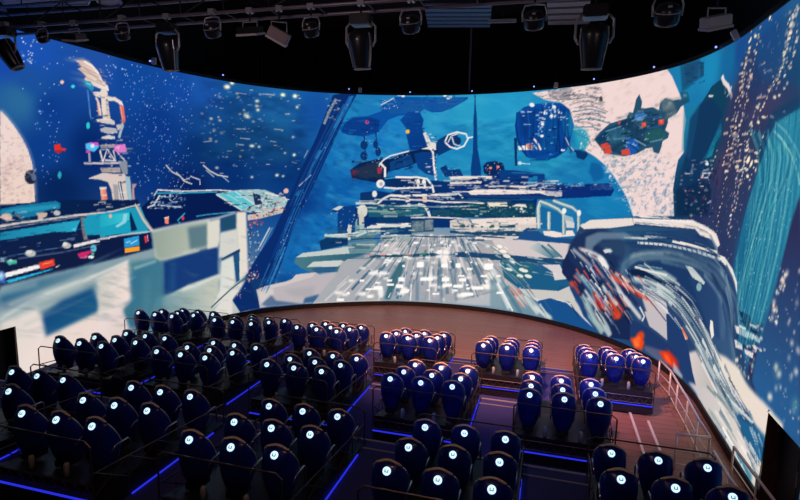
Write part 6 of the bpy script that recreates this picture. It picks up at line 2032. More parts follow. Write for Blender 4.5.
l 493 0.8 0.3 5.4 1.4 3325 446 76 6 80 1
l 316 0.6 0.3 3.2 1.4 3331 460 42 2 42 3
l 67 0.6 0.3 3.6 1.4 3400 435 36 3 43 -1
l 67 0.9 0.3 3.5 1.4 3445 454 65 -2 72 0
l 121 0.7 0.3 4.3 1.3 3608 464 79 1 87 -7
l 493 0.8 0.3 4.2 1.4 3330 442 28 2 27 2
l 316 0.5 0.3 4.3 1.3 3626 460 42 0 48 0
l 336 0.5 0.5 9.8 2.7 3841 413 63 -15 33 -26
l 336 0.7 0.5 10.6 3 3911 376 51 -41 34 -42
l 246 0.8 0.5 12.9 3 3994 295 16 -21 16 -21
l 246 0.6 0.5 7.1 2.7 4052 322 17 -25 17 -24
l 336 0.8 0.5 6.5 3.1 3908 394 33 -28 32 -26
l 246 0.6 0.5 11.2 2.9 3972 378 27 -22 24 -24
l 336 0.8 0.5 10 3.1 3900 406 38 -28 34 -28
l 336 0.6 0.5 8.7 2.7 4034 328 20 -28 19 -26
l 336 0.7 0.5 9.8 2.7 3786 432 67 -13 63 -12
l 246 0.6 0.5 12.3 2.7 3891 430 83 -33 42 -36
l 119 0.5 0.5 9.7 2.6 3786 437 98 -19 63 -28
l 246 0.6 0.5 10.7 2.6 3898 427 58 -19 26 -22
l 621 0.7 0.3 3 3 4152 290 42 5
l 82 0.9 0.3 4 4 4129 318 35 3
l 621 0.8 0.3 4.8 4.8 4114 329 42 4
l 514 0.6 0.3 4.3 4.3 4130 307 10 1
l 514 0.8 0.3 4.7 4.7 4209 300 11 2
l 514 0.9 0.3 7.2 7.2 4111 277 11 1
l 127 0.8 0.3 2.4 2.4 4164 336 25 2
l 621 0.7 0.3 7.1 7.1 4121 265 11 2
l 127 0.9 0.3 2.7 2.7 4095 270 23 3
l 127 0.7 0.3 3.5 3.5 4125 334 11 1
l 127 0.8 0.3 5.8 5.8 4145 302 11 1
l 514 0.7 0.3 5.4 5.4 4123 282 16 2
l 672 0.6 0.3 4.4 4.4 4154 291 12 1
l 672 0.9 0.3 4.8 4.8 4048 308 44 4
l 514 0.8 0.3 5.8 5.8 4156 337 10 1
l 621 0.6 0.3 5.4 5.4 4177 337 15 1
l 127 0.6 0.3 2.9 2.9 4201 318 9 1
l 514 0.9 0.3 6 6 4182 318 14 1
l 127 0.8 0.3 3.6 3.6 4062 326 11 0
l 127 0.6 0.3 3.5 3.5 4130 320 15 1
l 82 0.8 0.3 5.9 5.9 4122 320 46 4
l 621 0.9 0.3 4.7 4.7 4188 293 13 1
l 127 0.7 0.3 2.7 2.7 4082 288 26 3
l 82 0.6 0.3 4.2 4.2 4047 321 43 4
l 621 0.8 0.3 6.6 6.6 4154 290 10 1
l 672 0.6 0.3 3.2 3.2 4148 279 23 3
l 494 0.9 0.4 3.7 2 2957 348 17 -16 12 -18
l 366 0.6 0.4 3.8 2.1 3080 171 11 -10 9 -10
l 65 0.6 0.4 11.2 2 3016 168 19 -18 16 -19
l 65 0.7 0.4 5.2 2.1 2975 112 17 -16 13 -17
l 652 0.8 0.4 7.7 2 3083 297 25 -23 19 -22
l 65 0.9 0.4 4.9 2.1 3175 135 17 -13 13 -13
l 172 0.6 0.4 8.1 1.9 3033 346 20 -20 15 -19
l 494 0.7 0.4 9.9 2.1 3138 164 12 -10 10 -11
l 172 0.9 0.4 8.3 2 3013 291 21 -20 16 -20
l 310 0.8 0.4 10.8 2.1 3180 99 33 -24 25 -25
l 98 0.9 0.4 5.3 2.1 3171 135 15 -11 12 -13
l 652 0.7 0.4 5.7 2 3094 175 10 -9 8 -9
l 65 0.7 0.4 9.8 2.1 3151 123 10 -9 9 -9
l 430 0.8 0.4 10.3 2 3132 209 11 -9 8 -9
l 98 0.7 0.4 7 2 3161 303 11 -10 10 -11
l 149 0.8 0.4 7.2 2 3125 285 17 -14 13 -15
l 149 0.9 0.4 8.9 2 3145 229 26 -22 22 -23
l 172 0.6 0.4 6.1 2 3120 292 26 -23 20 -23
l 636 0.8 0.4 4.4 2 3037 292 12 -12 9 -11
l 65 0.9 0.4 11.3 2.1 3102 112 29 -24 23 -24
l 677 0.9 0.4 7.7 2.1 3110 212 21 -18 17 -18
l 172 0.9 0.4 5.9 2 3048 224 24 -22 19 -23
l 527 0.9 0.4 9 2 3028 268 20 -19 15 -19
l 494 0.7 0.4 4.5 2 3111 205 11 -10 10 -10
l 652 0.7 0.4 10 2 2990 269 14 -14 11 -15
l 636 0.8 0.4 3.9 2.1 3096 114 14 -13 11 -12
l 366 0.7 0.4 6.1 2 3148 289 13 -11 9 -12
l 65 0.7 0.4 5.9 2 3134 256 13 -10 10 -11
l 65 0.8 0.4 10 2 3158 326 13 -11 11 -12
l 494 0.6 0.4 5 2 3151 238 23 -20 19 -20
l 636 0.7 0.4 10.9 2 3060 285 18 -17 15 -18
l 65 0.7 0.4 7.7 2 3015 293 28 -27 22 -27
l 494 0.7 0.4 7.5 2 3122 297 22 -19 17 -20
l 527 0.7 0.4 10.3 2 2984 215 12 -11 9 -12
l 310 0.7 0.4 5.8 2 3026 241 29 -27 23 -28
l 652 0.8 0.4 3.9 2 3108 212 12 -11 11 -12
l 652 0.7 0.4 8.8 2 3162 293 28 -24 22 -24
l 65 0.9 0.4 9.5 2.1 3180 146 10 -7 8 -8
l 636 0.6 0.4 10.8 2.1 3058 157 15 -14 12 -13
l 172 0.7 0.4 9.6 2 3148 213 9 -8 8 -9
l 494 0.8 0.4 9.8 2 3063 236 24 -22 19 -22
l 527 0.8 0.4 3.8 2 3027 324 10 -10 7 -9
l 652 0.6 0.4 5.1 2 3153 272 17 -15 13 -15
l 652 0.7 0.4 7 2 3147 239 29 -24 23 -24
l 366 0.7 0.4 7.7 2.1 3142 163 30 -24 24 -25
l 636 0.8 0.4 4.5 2 3008 302 9 -10 8 -10
l 652 0.7 0.4 7.3 2.1 3158 126 10 -8 9 -9
l 310 0.9 0.4 8.3 2.1 3043 115 25 -23 21 -24
l 310 0.9 0.4 9.3 1.9 3042 349 22 -21 18 -22
l 310 0.9 0.4 5.7 2.1 2994 136 23 -22 19 -23
l 677 0.7 0.4 9.6 1.9 3045 346 9 -9 8 -10
l 310 0.7 0.4 7.9 2 2991 254 11 -11 9 -12
l 430 0.9 0.4 8.9 2 3144 212 26 -22 22 -22
l 677 0.9 0.4 8.1 2.1 3142 173 13 -11 10 -12
l 149 0.7 0.4 6.8 2 3019 220 25 -24 20 -24
l 494 0.6 0.4 8.3 2.1 3095 180 25 -22 20 -22
l 366 0.6 0.4 10.3 2.1 3169 231 21 -17 17 -17
l 98 0.8 0.4 8.5 2 3051 318 18 -17 15 -18
l 172 0.7 0.4 6.1 2 3133 229 13 -11 10 -11
l 310 0.8 0.4 4.6 1.9 3096 312 11 -10 9 -11
l 98 0.6 0.4 9.7 2.1 3121 202 17 -14 12 -14
l 98 0.6 0.4 4.1 2.1 3158 189 14 -13 12 -12
l 65 0.7 0.4 4.2 2.1 2982 100 21 -20 16 -20
l 430 0.7 0.4 3.9 1.9 3016 357 14 -14 12 -14
l 430 0.7 0.4 7.5 2 3064 322 8 -8 7 -9
l 430 0.6 0.4 6 2 3028 158 25 -23 19 -23
l 527 0.7 0.4 7.7 2.1 3151 197 30 -25 24 -24
l 366 0.8 0.4 3.7 2.1 3179 185 32 -24 25 -25
l 366 0.8 0.4 8.2 2.1 3162 207 11 -10 9 -9
l 65 0.6 0.4 6 2 3149 283 12 -11 10 -11
l 65 0.8 0.4 7.1 2 3078 292 14 -13 12 -14
l 677 0.9 0.4 8.8 2 3089 226 27 -24 22 -25
l 98 0.7 0.4 7.6 2 3186 202 22 -16 16 -18
l 65 0.7 0.4 6.9 2 3259 284 15 -12 12 -12
l 172 0.6 0.4 3.7 2 3072 223 25 -22 19 -22
l 310 0.7 0.4 9 2 3070 262 12 -11 9 -10
l 149 0.9 0.4 8.2 2.1 3209 157 15 -11 12 -12
l 65 0.9 0.4 8.5 2 3210 280 16 -13 13 -13
l 636 0.7 0.4 9.9 2.1 3141 183 27 -22 22 -23
l 494 0.8 0.4 5.5 2 3238 308 9 -8 8 -8
l 172 0.9 0.4 3.5 2 3092 326 21 -20 17 -20
l 65 0.8 0.4 8.6 2.1 3253 129 20 -14 17 -15
l 366 0.9 0.4 6.3 2 3189 282 17 -14 14 -14
l 527 0.6 0.4 8.4 2 3307 297 25 -18 21 -18
l 636 0.9 0.4 7.8 2 3117 335 8 -8 7 -7
l 65 0.6 0.4 7.2 2.1 3264 261 32 -24 26 -24
l 430 0.8 0.4 10.3 2 3139 298 16 -15 13 -14
l 310 0.9 0.4 7.2 2 3260 299 24 -19 21 -20
l 98 0.6 0.4 10.6 2.1 3167 155 8 -7 8 -7
l 527 0.6 0.4 6.4 2 3212 286 21 -16 17 -17
l 65 0.6 0.4 8.7 2.1 3154 126 32 -24 25 -26
l 310 0.6 0.4 3.6 2 3230 321 20 -15 15 -16
l 65 0.9 0.4 11.1 2.1 3157 176 11 -9 8 -9
l 65 0.6 0.4 7.2 2 3251 310 22 -17 18 -18
l 65 0.7 0.4 11.4 2.1 3119 119 32 -25 25 -26
l 636 0.7 0.4 8.3 2 3228 254 24 -17 18 -18
l 98 0.8 0.4 4.4 2 3069 227 25 -23 20 -23
l 636 0.8 0.4 8.4 2 3224 280 22 -17 17 -17
l 65 0.8 0.4 5.7 2 3092 278 12 -12 10 -12
l 172 0.9 0.4 11.3 2.1 3269 153 9 -7 7 -6
l 172 0.9 0.4 5.7 2 3125 301 22 -18 17 -19
l 98 0.9 0.4 5.4 2 3067 258 26 -23 21 -24
l 636 0.6 0.4 9.2 2.1 3149 117 24 -19 20 -20
l 149 0.9 0.4 10.6 2 3070 289 14 -12 10 -13
l 98 0.8 0.4 6 2.1 3223 209 10 -8 8 -7
l 172 0.7 0.4 10.7 2 3190 230 8 -7 7 -7
l 527 0.6 0.4 6.4 2.1 3258 139 12 -8 9 -9
l 366 0.9 0.4 4.4 2.1 3155 203 26 -22 22 -22
l 677 0.7 0.4 7.8 2 3068 260 21 -20 17 -19
l 652 0.8 0.4 8.9 2.1 3129 142 19 -15 15 -16
l 430 0.6 0.4 8.1 2.1 3249 146 26 -18 20 -19
l 430 0.9 0.4 8.4 2.1 3313 284 25 -18 21 -19
l 652 0.9 0.4 9.7 2.1 3089 150 24 -21 20 -22
l 366 0.6 0.4 5 2.1 3260 154 21 -15 18 -16
l 98 0.6 0.4 5.8 2 3180 214 32 -25 25 -26
l 98 0.7 0.4 9.5 2.1 3226 146 8 -6 8 -7
l 668 0.8 0 6.2 2.5 2137 116 12 32
l 259 0.6 0 2.5 2.5 2283 175 5 66
l 489 0.6 0 9.1 2.6 2714 81 -61 68
l 297 0.5 0 7.5 2.5 2124 262 35 57
l 197 0.6 0 7.2 2.5 2444 318 -17 32
l 489 0.6 0 2.8 2.5 2383 89 -12 77
l 247 0.6 0 4.4 2.5 2328 246 -1 31
l 326 0.6 0 8 2.5 2366 187 -9 61
l 668 0.8 0 5.4 2.5 1833 59 76 77
l 197 0.8 0 3.6 2.5 2287 320 3 32
l 297 0.8 0 8.8 2.5 2379 281 -15 61
l 297 0.7 0 6.5 2.5 2527 203 -36 59
l 668 0.7 0 4.8 2.5 2419 348 -5 10
l 374 0.9 0 6 2.5 2378 300 -7 24
l 259 0.9 0 5 2.5 2059 165 41 65
l 489 0.6 0 3.9 2.5 2397 285 -10 33
l 409 0.6 0 6.1 2.5 2211 123 18 83
l 297 0.7 0 7.8 2.5 2093 115 31 64
l 668 0.9 0 8.8 2.5 2438 121 -19 66
l 489 0.7 0 6.7 2.5 2537 62 -24 54
l 297 0.8 0 2.7 2.5 2362 108 -7 66
l 374 0.6 0 4.3 2.5 2397 125 -8 44
l 374 0.7 0 6.5 2.5 2136 116 11 29
l 297 0.7 0 5.7 2.5 2185 204 26 75
l 297 0.7 0 4.1 2.5 2002 98 33 50
l 409 0.8 0 2.6 2.5 2295 173 2 58
l 197 0.7 0 6.2 2.5 2112 293 29 40
l 668 0.8 0 3.5 2.5 1806 96 64 56
l 374 0.7 0 6.5 2.5 2252 35 8 74
l 247 0.7 0 5.9 2.5 2258 127 8 67
l 247 0.6 0 3.7 2.5 2377 214 -10 54
l 326 0.6 0 2.6 2.5 2255 284 13 67
l 197 0.8 0 6.8 2.5 2167 295 28 53
l 197 0.6 0 5 2.5 2200 293 10 25
l 297 0.6 0 7.9 2.5 2203 131 19 79
l 622 0.7 0 2.8 2.5 2552 173 -42 67
l 247 0.9 0 8.4 2.5 2424 314 -11 26
l 197 0.8 0 8.7 2.5 2160 307 23 41
l 668 0.6 0 5.6 2.5 2457 300 -33 59
l 489 0.6 0 8.3 2.5 2372 226 -6 37
l 622 0.6 0 7.8 2.5 2428 293 -22 51
l 374 0.8 0 3.1 2.5 2175 328 11 20
l 409 0.8 0 6.1 2.5 2624 179 -34 40
l 668 0.8 0 6.3 2.5 2218 336 5 13
l 247 0.6 0 4.4 2.5 2168 114 23 74
l 259 0.7 0 6.2 2.5 2013 179 20 26
l 297 0.7 0 6.7 2.5 2512 68 -29 70
l 297 0.9 0 7.7 2.5 2078 317 27 29
l 259 0.9 0 4.3 2.5 2508 304 -15 19
l 259 0.9 0 6.6 2.5 2218 321 11 28
l 668 0.7 0 4.9 2.5 2425 301 -24 56
l 409 0.6 0 6.9 2.5 2217 337 5 12
l 374 0.7 0 7.7 2.5 2397 122 -15 78
l 247 0.5 0 7.9 2.5 2430 138 -10 33
l 622 0.6 0 8.7 2.5 2480 151 -27 67
l 247 0.5 0 7.7 2.5 2658 129 -31 36
l 197 0.5 0 6.7 2.5 2024 264 25 27
l 489 0.5 0 8.3 2.5 2604 195 -59 72
l 622 0.6 0 6.1 2.5 1901 53 53 64
l 668 0.7 0 5.9 2.6 1961 58 37 52
l 374 0.5 0 3.4 2.5 2474 304 -34 56
l 489 0.8 0 8.5 2.5 2197 139 13 51
l 297 0.6 0 6.1 2.5 2583 149 -26 38
l 247 0.9 0 5.8 2.5 2420 354 -2 4
l 259 0.5 0 5.2 2.5 2277 284 7 61
l 259 0.7 0 5.3 2.5 2385 207 -13 65
l 326 0.6 0 6.3 2.5 2114 333 10 13
l 622 0.9 0 7.2 2.5 2588 186 -49 65
l 374 0.6 0 3.8 2.5 2093 172 26 48
l 197 0.9 0 6.2 2.5 2466 254 -15 28
l 259 0.7 0 5.5 2.5 2363 320 -5 23
l 326 0.5 0 5.3 2.5 2508 276 -30 44
l 622 0.5 0 3.5 2.5 2454 224 -8 20
l 259 0.7 0 5.8 2.5 2350 301 -8 53
l 197 0.6 0 4.9 2.5 2481 352 -8 10
l 668 0.5 0 6.1 2.5 1984 225 21 21
l 409 0.8 0 7.1 2.5 2094 333 12 13
l 668 0.8 0 2.8 2.5 2330 351 0 3
l 622 0.8 0 6.4 2.5 2100 336 9 10
l 668 0.6 0 7.4 2.5 2087 267 59 80
l 247 0.5 0 6 2.5 2469 118 -28 78
l 374 0.6 0 2.8 2.5 2147 222 17 37
l 326 0.6 0 4.7 2.5 2092 189 29 50
l 259 0.7 0 8.3 2.6 2692 101 -36 41
l 409 0.8 0 4.2 2.5 2162 104 26 80
l 489 0.8 0 8.4 2.5 2369 257 -9 48
l 489 0.7 0 5.8 2.5 2029 187 45 61
l 622 0.5 0 5.5 2.6 1810 54 37 35
l 247 0.6 0 5.5 2.5 2123 258 21 35
l 326 0.6 0 7.7 2.5 2456 265 -27 55
l 668 0.7 0 2.8 2.5 2408 291 -23 65
l 409 0.9 0 7.1 2.5 2124 290 38 57
l 259 0.7 0 6.2 2.5 2524 281 -48 63
l 197 0.6 0 7.2 2.5 2040 308 39 37
l 197 0.6 0 3 2.5 2316 323 -1 30
l 489 0.8 0 8.1 2.6 2657 145 -18 20
l 197 0.9 0 3.8 2.5 2205 282 25 67
l 259 0.7 0 3 2.5 2304 328 0 24
l 668 0.8 0 7.2 2.5 2273 277 3 21
l 668 0.7 0 5.9 2.5 2276 272 7 60
l 409 0.8 0 2.8 2.5 2526 85 -34 74
l 374 0.9 0 8.6 2.5 2134 245 46 84
l 326 0.6 0 5.3 2.5 2326 337 -1 16
l 622 0.6 0 5.2 2.5 2448 337 -13 22
l 297 0.9 0 8.1 2.5 2014 166 41 54
l 297 0.6 0 5.1 2.5 2603 147 -42 58
l 197 0.5 0 7.4 2.5 2496 284 -44 68
l 622 0.6 0 7.9 2.6 1809 42 75 73
l 489 0.8 0 7.6 2.5 2340 328 -3 26
l 668 0.7 0 7.1 2.5 2478 243 -40 78
l 247 0.7 0 3.9 2.5 2105 183 36 68
l 326 0.7 0 8.2 2.5 2118 63 17 45
l 259 0.5 0 6.6 2.5 2530 192 -44 74
l 259 0.6 0 7.7 2.5 2438 308 -25 50
l 622 0.6 0 8.6 2.5 2387 276 -7 25
l 489 0.7 0 7.8 2.5 2267 182 4 36
l 409 0.8 0 4.2 2.5 2586 220 -34 42
l 668 0.9 0 4.1 2.5 2016 28 22 40
l 622 0.9 0 3 2.5 2382 267 -15 63
l 668 0.9 0 3.6 2.5 2076 289 48 57
l 297 0.7 0 4.9 2.5 2102 294 40 52
l 259 0.5 0 7.3 2.5 2240 239 6 29
l 489 0.7 0 8.3 2.5 2178 327 11 21
l 326 0.9 0 6.1 2.5 2195 265 13 34
l 259 0.7 0 5.7 2.5 2538 200 -22 34
l 326 0.5 0 5.4 2.5 2364 350 -1 5
l 297 0.7 0 7.8 2.5 2393 206 -7 32
l 259 0.7 0 5.2 2.5 1962 74 56 77
l 409 0.5 0 7.8 2.6 1855 74 34 35
l 489 0.6 0 4.6 2.5 2027 258 28 31
l 326 0.6 0 8.3 2.5 2263 171 8 67
l 622 0.8 0 6.8 2.5 2180 252 16 38
l 374 0.5 0 3 2.5 2319 256 -1 50
l 374 0.8 0 3 2.5 2241 266 16 70
l 247 0.5 0 4.1 2.5 1966 217 34 34
l 297 0.8 0 7.6 2.5 2257 132 9 71
l 409 0.6 0 3.2 2.5 2163 108 23 71
l 247 0.6 0 7.5 2.5 2312 162 0 38
l 247 0.9 0 5.5 2.5 2361 308 -5 23
l 668 0.9 0 4.4 2.5 2430 179 -8 24
l 197 0.7 0 3.2 2.5 1995 257 25 23
l 668 0.9 0 6.7 2.5 2068 39 12 26
l 297 0.6 0 2.7 2.5 2067 306 34 36
l 247 0.8 0 5.7 2.5 2195 333 7 15
l 259 0.5 0 3 2.5 2297 342 1 10
l 297 0.7 0 5.2 2.5 2488 176 -29 64
l 489 0.5 0 4.1 2.5 2505 293 -49 68
l 297 0.9 0 6 2.5 2408 100 -13 61
l 668 0.7 0 3.9 2.5 2419 200 -18 60
l 622 0.7 0 8.1 2.5 2183 171 11 35
p 717 1 0.1 1953 87 26 -1 -1 -10 -26 1
p 717 1 0.1 2450 127 15 2 -1 -9 -14 -1
p 717 1 0.1 2393 277 13 1 0 -10 -13 0
p 717 1 0.1 2523 180 31 4 -1 -12 -31 -3
p 717 1 0.1 2604 107 34 5 -1 -11 -34 -5
p 717 1 0.1 2357 122 27 2 -1 -13 -26 -2
p 717 1 0.1 2133 206 14 0 0 -10 -14 -1
p 717 1 0.1 2139 253 23 0 -1 -9 -22 0
p 717 1 0.1 1923 132 22 0 -1 -11 -21 0
p 717 1 0.1 2000 119 21 0 -1 -9 -20 0
p 717 1 0.1 2111 228 15 0 0 -7 -15 -1
p 717 1 0.1 2059 131 26 1 -1 -12 -26 0
p 717 1 0.1 2257 87 17 1 0 -10 -17 0
p 717 1 0.1 2338 322 10 1 0 -7 -10 -1
p 717 1 0.1 2155 81 14 0 0 -13 -15 -1
p 717 1 0.1 2055 259 24 0 -1 -6 -23 0
p 717 1 0.1 2453 111 18 2 0 -11 -18 -1
p 717 1 0.1 1966 87 36 -1 -2 -8 -34 1
p 717 1 0.1 2046 233 29 0 -1 -7 -28 0
p 717 1 0.1 2133 82 39 1 -2 -10 -37 -1
p 717 1 0.1 2366 237 11 1 -1 -7 -11 -1
p 717 1 0.1 2337 114 15 1 -1 -12 -14 -1
p 717 1 0.1 2286 316 9 0 0 -9 -9 0
p 717 1 0.1 1965 51 19 0 -1 -12 -19 0
p 717 1 0.1 1807 40 38 -1 -2 -14 -37 2
p 717 1 0.1 2043 220 18 0 -1 -7 -17 -1
p 717 1 0.1 1856 71 17 -1 0 -12 -17 1
p 717 1 0.1 2287 70 34 2 -2 -9 -33 -2
p 717 1 0.1 2059 110 36 1 -2 -11 -35 0
p 717 1 0.1 2043 307 20 1 -1 -9 -19 -1
p 717 1 0.1 2543 218 28 3 -1 -11 -28 -2
p 717 1 0.1 2599 188 22 2 -1 -9 -21 -3
p 717 1 0.1 2363 318 11 1 0 -9 -11 -1
p 717 1 0.1 2188 324 20 0 0 -10 -21 -1
p 717 1 0.1 2392 95 18 2 0 -10 -18 -1
p 717 1 0.1 2469 241 12 1 -1 -7 -11 -1
p 717 1 0.1 2317 330 13 0 0 -9 -13 0
p 717 1 0.1 2443 290 9 0 0 -8 -9 -1
p 717 1 0.1 2126 75 38 1 -1 -13 -38 -1
p 717 1 0.1 2454 209 27 2 -1 -10 -26 -2
p 717 1 0.1 2412 170 31 3 -1 -9 -31 -3
p 717 1 0.1 2478 336 20 2 0 -7 -21 -1
p 721 1 0.2 2207 223 32 1 1 -25 -34 -2
p 721 1 0.2 2116 142 29 0 1 -18 -31 -1
p 721 1 0.2 2226 146 60 4 1 -17 -64 -3
p 721 1 0.2 2332 151 36 3 0 -18 -37 -3
p 721 1 0.2 2337 120 36 2 0 -14 -37 -3
p 721 1 0.2 2390 119 46 4 1 -14 -49 -4
p 721 1 0.2 2418 153 32 3 1 -14 -34 -3
p 721 1 0.2 2327 221 32 2 1 -18 -34 -2
p 721 1 0.2 2397 227 25 2 1 -21 -26 -2
p 721 1 0.2 2539 237 42 4 1 -26 -44 -5
p 721 1 0.2 2484 119 54 5 0 -14 -56 -6
p 721 1 0.2 2429 81 60 6 0 -13 -63 -6
p 721 1 0.2 1993 96 43 0 1 -16 -46 0
p 721 1 0.2 2105 106 35 0 1 -16 -38 -1
l 128 0.6 0.2 7.6 7.6 1972 247 174 7 173 12 148 4 147 6 99 -13
o 715 0.7 1.5 2339 265 24 1 -24 -26
l 714 0.8 0.2 4.8 4.8 2633 327 10 -4
l 695 0.6 0.2 3.6 3.6 2666 308 13 -5
l 260 0.6 0.2 7.9 7.9 2624 270 23 -8
l 260 0.7 0.2 8.6 8.6 2630 240 8 -3
l 714 0.7 0.2 4.1 4.1 2571 246 11 -5
l 714 0.9 0.2 6.3 6.3 2595 315 8 -3
l 495 0.7 0.2 7.4 7.4 2591 284 28 -11
l 714 0.8 0.2 5.2 5.2 2642 321 10 -4
l 695 0.7 0.2 8.7 8.7 2663 276 14 -5
l 695 0.7 0.2 7.5 7.5 2564 327 34 -14
l 695 0.8 0.2 9.4 9.4 2582 298 10 -4
l 495 0.7 0.2 3.7 3.7 2664 231 10 -3
l 695 0.8 0.2 8.1 8.1 2556 257 17 -7
l 695 0.8 0.2 5.2 5.2 2602 239 14 -6
l 495 0.6 0.2 7.2 7.2 2621 250 13 -5
l 714 0.6 0.2 3.7 3.7 2684 254 8 -3
l 626 0.8 0.3 5.4 1.9 2781 293 21 -1 21 -2
l 626 0.7 0.3 6.4 1.9 2746 291 40 -3 41 -2
l 626 0.8 0.3 4.5 1.8 2836 223 35 -1 35 -2
l 626 0.7 0.3 4.6 2 2657 266 16 -9 16 -10
l 199 0.5 0.3 4.2 2 2620 273 19 -11 19 -11
l 199 0.5 0.3 6.1 1.9 2820 224 27 -1 28 -1
l 199 0.7 0.3 4.2 1.9 2732 235 54 -3 54 -3
l 626 0.8 0.3 4.4 1.8 2842 234 30 -1 28 -1
l 317 0.8 0.3 7.6 2 2564 326 33 -21 33 -20
l 317 0.8 0.3 5.9 1.8 2884 285 16 -1 16 -1
l 626 0.5 0.3 6.6 1.9 2776 225 17 -1 17 -1
l 543 0.6 0.3 6.7 2 2603 362 36 -22 36 -21
l 543 0.9 0.3 3.9 2 2677 266 41 -18 39 -2
l 317 0.7 0.3 4.6 2 2577 300 38 -24 39 -22
l 317 0.7 0.3 7.6 1.8 2798 275 34 -1 34 -2
l 626 0.9 0.3 4.9 2 2580 323 19 -13 20 -12
l 317 0.5 0.3 5.6 1.9 2741 268 32 -2 32 -2
l 199 0.9 0.3 6.8 1.9 2805 254 23 -1 23 -1
l 278 0.6 0.4 6.9 2.1 2732 153 43 -44 43 -43
l 600 0.6 0.4 9.1 2.1 2752 160 17 -18 18 -18
l 220 0.5 0.4 6.6 2.1 2725 127 40 -41 39 -39
l 635 0.6 0.4 8.4 2.1 2715 107 17 -19 18 -18
l 500 0.7 0.4 4.4 2.1 2823 75 20 -20 20 -19
l 500 0.8 0.4 9.7 2.1 2805 69 21 -20 20 -20
l 220 0.8 0.4 4.5 2.1 2847 91 19 -18 18 -17
l 368 0.7 0.4 8.8 2.1 2730 106 25 -25 25 -26
l 220 0.6 0.4 8.9 2 2649 202 34 -26 33 -26
l 278 0.9 0.4 4.3 2.1 2762 61 16 -16 16 -16
l 500 0.6 0.4 11.4 2.1 2732 128 32 -34 33 -32
l 278 0.5 0.4 8.3 2 2642 252 29 -24 30 -22
l 635 0.9 0.4 5.1 2 2611 246 40 -32 41 -31
l 220 0.5 0.4 4.5 2 2581 231 41 -33 42 -32
l 220 0.8 0.4 5.4 2 2642 221 37 -29 37 -28
l 500 0.9 0.4 11.1 2.1 2641 171 54 -41 42 -45
l 368 0.7 0.4 4.6 2.1 2757 76 25 -25 26 -25
l 368 0.6 0.4 4.6 2 2675 200 51 -39 44 -45
l 368 0.6 0.4 7 2.1 2715 91 17 -17 16 -17
l 278 0.7 0.4 6.1 2 2665 202 39 -30 36 -32
l 600 0.7 0.4 7.6 2 2632 178 44 -33 37 -34
l 368 0.6 0.4 6 2.1 2728 89 47 -47 46 -46
l 500 0.6 0.4 10.7 2.1 2715 144 24 -26 25 -26
l 220 0.8 0.4 9.2 2.1 2840 103 24 -23 23 -22
l 220 0.6 0.4 7.9 2.1 2822 66 18 -17 18 -18
l 500 0.7 0.4 6.3 2 2653 248 55 -42 56 -48
l 635 0.5 0.4 4.6 2 2645 247 24 -18 23 -19
l 368 0.9 0.4 5 2 2605 238 51 -40 50 -39
l 500 0.9 0.4 8.1 2.1 2743 108 37 -37 38 -37
l 635 0.5 0.4 9.9 2.1 2705 97 24 -25 23 -25
l 278 0.8 0.4 10.3 2 2645 272 38 -30 38 -29
l 600 0.6 0.4 6 2 2701 196 31 -23 30 -30
l 220 0.7 0.4 10.9 2.1 2708 192 47 -41 41 -41
l 500 0.8 0.4 9.9 2.1 2819 83 23 -22 24 -23
l 368 0.8 0.4 5 2.1 2690 127 23 -24 27 -28
l 220 0.6 0.4 9.6 2 2650 196 26 -20 25 -19
l 32 0.7 0.2 3.4 1.9 1676 593 -16 -33 -15 -33
l 234 0.9 0.2 7 2 1555 303 -51 -107 -51 -106
l 108 0.8 0.2 4.4 1.9 1778 782 -64 -128 -59 -129
l 234 0.5 0.2 3.5 1.8 1842 967 -38 -70 -37 -70
l 32 0.5 0.2 3.8 1.9 1729 712 -51 -109 -51 -109
l 234 0.7 0.2 6 1.9 1729 755 -35 -69 -32 -69
l 32 0.5 0.2 6.5 1.9 1605 481 -46 -107 -48 -105
l 234 0.6 0.2 7.8 2 1477 229 -30 -61 -30 -59
l 170 0.6 0.2 7.6 1.9 1683 659 -22 -49 -23 -48
l 10 0.5 0.2 6.3 1.8 1847 951 -36 -66 -35 -68
l 32 0.6 0.2 5.1 1.9 1580 451 -36 -85 -38 -83
l 5 0.9 0.2 3.3 1.9 1777 773 -36 -69 -33 -70
l 108 0.9 0.2 5.2 1.9 1602 484 -33 -78 -34 -77
l 170 0.9 0.2 3.5 1.9 1647 573 -47 -102 -44 -102
l 108 0.8 0.2 6.4 1.9 1760 800 -41 -79 -38 -80
l 170 0.6 0.2 7.2 1.8 1840 979 -21 -38 -21 -38
l 170 0.6 0.2 6.9 1.9 1588 446 -46 -107 -49 -105
l 10 0.5 0.2 8.3 2 1495 249 -20 -41 -21 -41
l 108 0.7 0.2 5.3 2 1523 288 -45 -94 -46 -93
l 10 0.5 0.2 6.4 2 1533 308 -50 -105 -51 -102
l 170 0.7 0.2 6.5 1.8 1874 996 -65 -119 -63 -122
l 108 0.5 0.2 3.8 2 1516 213 -23 -49 -24 -49
l 32 0.8 0.2 8.3 1.9 1619 530 -26 -58 -24 -57
l 170 0.7 0.2 8.4 1.9 1696 700 -14 -30 -14 -30
l 170 0.6 0.2 3.7 1.9 1616 536 -31 -70 -30 -69
l 170 0.5 0.2 4.9 1.8 1840 960 -47 -86 -45 -87
l 10 0.7 0.2 7.2 1.9 1830 907 -16 -30 -16 -30
l 234 0.8 0.2 3.9 1.9 1836 943 -53 -99 -51 -100
l 108 0.6 0.2 6.6 1.8 1858 950 -13 -24 -13 -24
l 108 0.8 0.2 6.7 1.9 1576 441 -42 -97 -45 -95
l 108 0.5 0.2 3.5 2 1555 338 -24 -54 -26 -54
l 170 0.6 0.2 6.4 2 1522 280 -14 -28 -13 -29
l 32 0.8 0.2 8.1 2 1534 350 -25 -54 -25 -53
